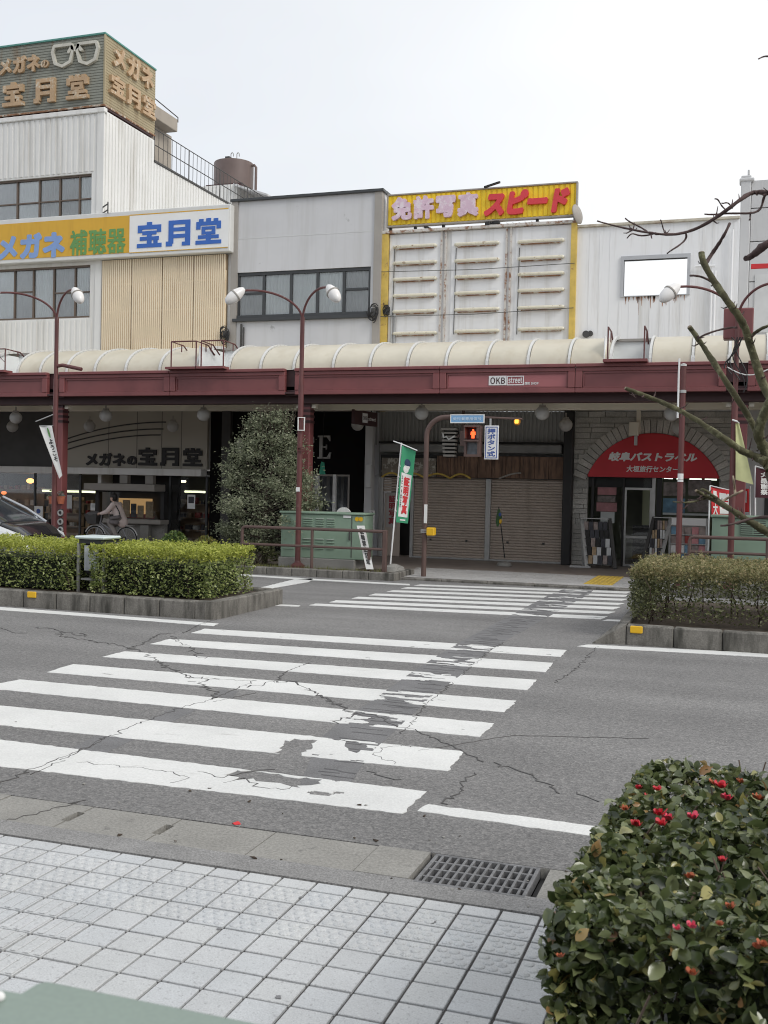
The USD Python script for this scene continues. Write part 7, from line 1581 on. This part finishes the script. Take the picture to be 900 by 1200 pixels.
# ================================================================== CAR, CYCLIST
def ring(x, hw, z0, z1, n=28, p=.5):
    a = np.linspace(0, 2*PI, n, endpoint=False); c, s_ = np.cos(a), np.sin(a)
    return np.stack([np.full(n, x), hw*np.sign(c)*np.abs(c)**p, .5*(z0+z1)+.5*(z1-z0)*np.sign(s_)*np.abs(s_)**p], -1)
def loft(rs):
    n = len(rs[0]); mb = MB(); F = [(i*n+j, i*n+(j+1) % n, (i+1)*n+(j+1) % n, (i+1)*n+j) for i in range(len(rs)-1) for j in range(n)]
    mb.add(np.vstack(rs), F)
    for i in (0, -1): c = np.vstack([rs[i], rs[i].mean(0)]); mb.add(c, [(j, (j+1) % n, n) if i == 0 else ((j+1) % n, j, n) for j in range(n)])
    return mb
YCAR = 18.6; xf = X_(57, YCAR, 625)
car = thing('parked_car', 'silver car with a dark bonnet half hidden behind the far left hedge', 'car', (xf-2, YCAR, 0))
def cp(p): return np.asarray(p)+[xf, YCAR, 0]
def mv(mb): v, f = mb.mesh(); return (v+[xf, YCAR, 0], f)
body = loft([ring(-4.1, .70, .35, .95), ring(-4.0, .80, .25, 1.08), ring(-3.2, .84, .2, 1.12), ring(-2.0, .85, .2, 1.12), ring(-1.25, .85, .2, 1.10), ring(-.7, .84, .2, 1.05), ring(-.35, .80, .22, .95), ring(-.1, .70, .26, .78), ring(0, .55, .32, .60)])
part(car, 'body', mv(body), silver, True)
part(car, 'bonnet', mv(loft([ring(-.80, .76, 1.0, 1.135, 20, .6), ring(-.55, .75, .95, 1.10, 20, .6), ring(-.32, .70, .86, 1.01, 20, .6), ring(-.12, .60, .74, .86, 20, .6)])), carblack, True)
part(car, 'windows', mv(loft([ring(-3.95, .70, 1.0, 1.15), ring(-3.6, .70, 1.0, 1.54), ring(-2.4, .69, 1.0, 1.64), ring(-1.6, .68, 1.0, 1.58), ring(-.62, .76, .95, 1.12)])), carglass, True)
part(car, 'roof', mv(loft([ring(-3.75, .60, 1.52, 1.58), ring(-3.0, .64, 1.60, 1.68), ring(-2.2, .63, 1.60, 1.67), ring(-1.65, .56, 1.55, 1.60)])), silver, True)
for s_ in (-1, 1):
    part(car, 'windscreen_pillar', MB().tube([cp((-.62, s_*.76, 1.08)), cp((-1.1, s_*.71, 1.36)), cp((-1.65, s_*.62, 1.60))], .03, 8), silver)
    part(car, 'headlight', MB().tm(trimesh.convex.convex_hull(np.array([cp((x, s_*y, z)) for x, y, z in ((-.80, .855, 1.00), (-.62, .80, 1.04), (-.2, .80, .86), (-.1, .70, .78), (-.12, .62, .84), (-.30, .82, .76), (-.5, .855, .84))]))), M('headlight_%d' % (s_+1), (.75, .77, .78), .1, .1, 8, coat=.6))
    for xx_ in (-.85, -3.3):
        w_ = part(car, 'wheel', MB().lathe([(.0, -.1), (.29, -.1), (.31, -.06), (.31, .06), (.29, .1), (0, .1)], cp((xx_, s_*.76, .31)), 24, (0, 1, 0)), rubber, 40); part(w_, 'rim', MB().lathe([(0, .0), (.19, 0), (.19, -.02), (0, -.02)], cp((xx_, s_*.865, .31)), 18, (0, 1, 0)), metal)
    part(car, 'wing_mirror', MB().ball(cp((-1.0, s_*.95, 1.15)), (.07, .10, .07)), silver, True)
part(car, 'bumper', mv(loft([ring(-.35, .80, .24, .50, 20), ring(-.06, .72, .26, .50, 20), ring(.02, .58, .30, .46, 20)])), silver, True)

def skel(bones, res=.02, it=12):
    M3 = manifold3d.Manifold; out = M3()
    for a, ra, b, rb in bones:
        out += M3.batch_hull([M3.sphere(ra, 20).translate(tuple(map(float, a))), M3.sphere(rb, 20).translate(tuple(map(float, b)))])
    me = out.refine_to_length(res).to_mesh(); t = trimesh.Trimesh(me.vert_properties[:, :3], me.tri_verts, process=True); trimesh.smoothing.filter_taubin(t, iterations=it); return t
YBK = 26.0; xr = X_(148.5, YBK, 625); zg = .05
def bp(f_, s_, z): return np.array([xr-f_, YBK+s_, zg+z])       # forward is to the left
bk = thing('bicycle', 'city bicycle with a covered front basket and pale mudguard ridden along the shops', 'bicycle', (xr, YBK, zg))
for f_, nm in ((0, 'wheel'), (1.04, 'wheel')):
    t_ = np.linspace(0, 2*PI, 33); w_ = part(bk, nm, MB().tube(np.stack([xr-f_+.315*np.cos(t_), 0*t_+YBK, zg+.33+.315*np.sin(t_)], -1), .02, 8, False), rubber, True)
    t_ = np.linspace(0, 2*PI, 33); part(w_, 'rim', MB().tube(np.stack([xr-f_+.29*np.cos(t_), 0*t_+YBK, zg+.33+.29*np.sin(t_)], -1), .012, 6, False), metal)
    mb = MB()
    for q in np.linspace(0, 2*PI, 16, endpoint=False): mb.tube([bp(f_, 0, .33), bp(f_+.29*math.cos(q), 0, .33+.29*math.sin(q))], .003, 4, False)
    part(w_, 'spokes', mb, metal, kind='stuff')
    t_ = np.linspace(.3, 2.7, 14); part(bk, 'mudguard', MB().tube(np.stack([xr-f_+.352*np.cos(t_), 0*t_+YBK, zg+.33+.352*np.sin(t_)], -1), .016, 6), ribw)
fr = MB()
for a, b in (((.18, 0, .78), (.42, 0, .28)), ((.42, 0, .28), (.88, 0, .72)), ((.42, 0, .28), (0, 0, .33)), ((.18, 0, .70), (0, 0, .33)), ((.30, 0, .45), (.87, 0, .76)), ((.86, 0, .82), (1.04, 0, .33)), ((.83, 0, 1.0), (.87, 0, .76))): fr.tube([bp(*a), bp(*b)], .018, 8)
part(bk, 'frame', fr, M('bike_frame', (.30, .30, .32), .4)); part(bk, 'handlebar', MB().tube([bp(.66, .27, 1.0), bp(.80, .22, 1.02), bp(.83, 0, .99), bp(.80, -.22, 1.02), bp(.66, -.27, 1.0)], .013, 8), metal)
part(bk, 'saddle', MB().ball(bp(.17, 0, .81), (.13, .08, .04)), black, True)
part(bk, 'basket', MB().tm(trimesh.convex.convex_hull(np.array([bp(f_, s_, z) for f_, s_, z in ((.93, .15, .72), (.93, -.15, .72), (1.2, .15, .72), (1.2, -.15, .72), (.88, .19, 1.0), (.88, -.19, 1.0), (1.3, .19, 1.0), (1.3, -.19, 1.0))]))), darkgrey); part(bk, 'basket_cover', MB().ball(bp(1.08, 0, .99), (.24, .2, .09)), M('cover_grey', (.12, .115, .115), .8, .2, 6), True)
part(bk, 'rear_rack', MB().box(xr-.15, xr+.22, YBK-.06, YBK+.06, zg+.69, zg+.705), metal); part(bk, 'chain_case', MB().bar(bp(0, -.05, .33), bp(.42, -.05, .28), .03, .12), darkgrey)
for s_ in (-1, 1): part(bk, 'pedal', MB().bar(bp(.42, s_*.06, .28), bp(.42+s_*.14, s_*.10, .28-s_*.04), .02).box(xr-.42-s_*.14-.05, xr-.42-s_*.14+.05, YBK+s_*.14-.04, YBK+s_*.14+.04, zg+.265-s_*.04, zg+.285-s_*.04), black)
hip, chest, neck, head = bp(.19, 0, .90), bp(.33, 0, 1.18), bp(.39, 0, 1.33), bp(.45, 0, 1.475)
pe = thing('person', 'person in a pinkish beige jacket with dark hair riding a bicycle to the left', 'person', bp(.2, 0, 0))
bones = [(hip, .135, chest, .135), (chest, .13, neck-[0, 0, .05], .085), (neck-[0, 0, .04], .05, head-[0, 0, .04], .05), (head+[.012, 0, .015], .088, head+[-.02, 0, -.05], .066), (head+[-.085, 0, -.005], .014, head+[-.098, 0, -.03], .013)]
for s_ in (-1, 1):
    sh, el, wr_ = chest+[-.02, s_*.17, .10], bp(.52, s_*.23, 1.08), bp(.70, s_*.25, 1.03)
    kn, an = bp(.56+s_*.06, s_*.11, .72-s_*.07), bp(.40+s_*.12, s_*.12, .36-s_*.04)
    bones += [(chest+[0, s_*.08, .08], .09, sh, .065), (sh, .058, el, .045), (el, .042, wr_, .03), (hip+[0, s_*.07, -.02], .10, kn, .065), (kn, .062, an, .04), (an, .038, an+[-.17, 0, -.05], .028), (head+[.01, s_*.082, -.005], .016, head+[.012, s_*.086, -.03], .012)]
    for k in range(4): b0 = wr_+[-.05, s_*.01, .012-.012*k]; bones += [(wr_, .026, b0, .012), (b0, .0105, b0+[-.035, s_*.002, -.012], .0095), (b0+[-.035, s_*.002, -.012], .0095, b0+[-.03, 0, -.035], .0085)]
    bones += [(wr_, .02, wr_+[-.035, -s_*.03, -.012], .011)]
part(pe, 'body', skel(bones, .02), skin, True)
jb = [(hip+[.0, 0, -.05], .165, chest, .158), (chest, .152, neck-[0, 0, .03], .085), (hip+[.02, 0, -.07], .17, hip+[.06, 0, -.12], .15)]
for s_ in (-1, 1):
    sh, el, wr_ = chest+[-.02, s_*.17, .10], bp(.52, s_*.23, 1.08), bp(.70, s_*.25, 1.03); jb += [(chest+[0, s_*.08, .08], .10, sh, .082), (sh, .078, el, .062), (el, .060, wr_+[.03, 0, 0], .046)]
part(pe, 'jacket', skel(jb, .025), jacket_m, True)
tb = []
for s_ in (-1, 1):
    kn, an = bp(.56+s_*.06, s_*.11, .72-s_*.07), bp(.40+s_*.12, s_*.12, .36-s_*.04); tb += [(hip+[0, s_*.07, -.03], .12, kn, .082), (kn, .08, an+[0, 0, .05], .06)]
    part(pe, 'shoe', skel([(an+[.02, 0, -.04], .045, an+[-.17, 0, -.055], .036)], .02, 5), black, True)
part(pe, 'trousers', skel(tb, .025), trouser_m, True)
part(pe, 'hair', skel([(head+[.02, 0, .035], .095, head+[.035, 0, -.03], .078), (head+[-.02, 0, .06], .07, head+[.02, 0, .05], .09)], .015, 5), hair_m, True)
for s_ in (-1, 1): part(pe, 'eye', MB().ball(head+[-.082, s_*.032, .012], (.009, .012, .008), 1), black)
part(pe, 'mouth', MB().ball(head+[-.083, 0, -.062], (.008, .022, .005), 1), M('lips', (.35, .12, .11), .5))
bg = thing('shoulder_bag', 'grey shoulder bag with a dark strap across the cyclist in beige', 'bag', hip)
part(bg, 'bag', skel([(bp(.40, -.20, .90), .05, bp(.12, -.22, .94), .06), (bp(.40, -.20, .80), .06, bp(.18, -.22, .78), .06)], .02, 8), M('bag_grey', (.17, .15, .15), .7, .2, 10), True)
part(bg, 'strap', MB().tube([bp(.10, -.19, .97), bp(.14, -.19, 1.1), bp(.26, -.17, 1.26), bp(.34, -.12, 1.36), bp(.36, .1, 1.36), bp(.3, .17, 1.2)], .014, 6), black)
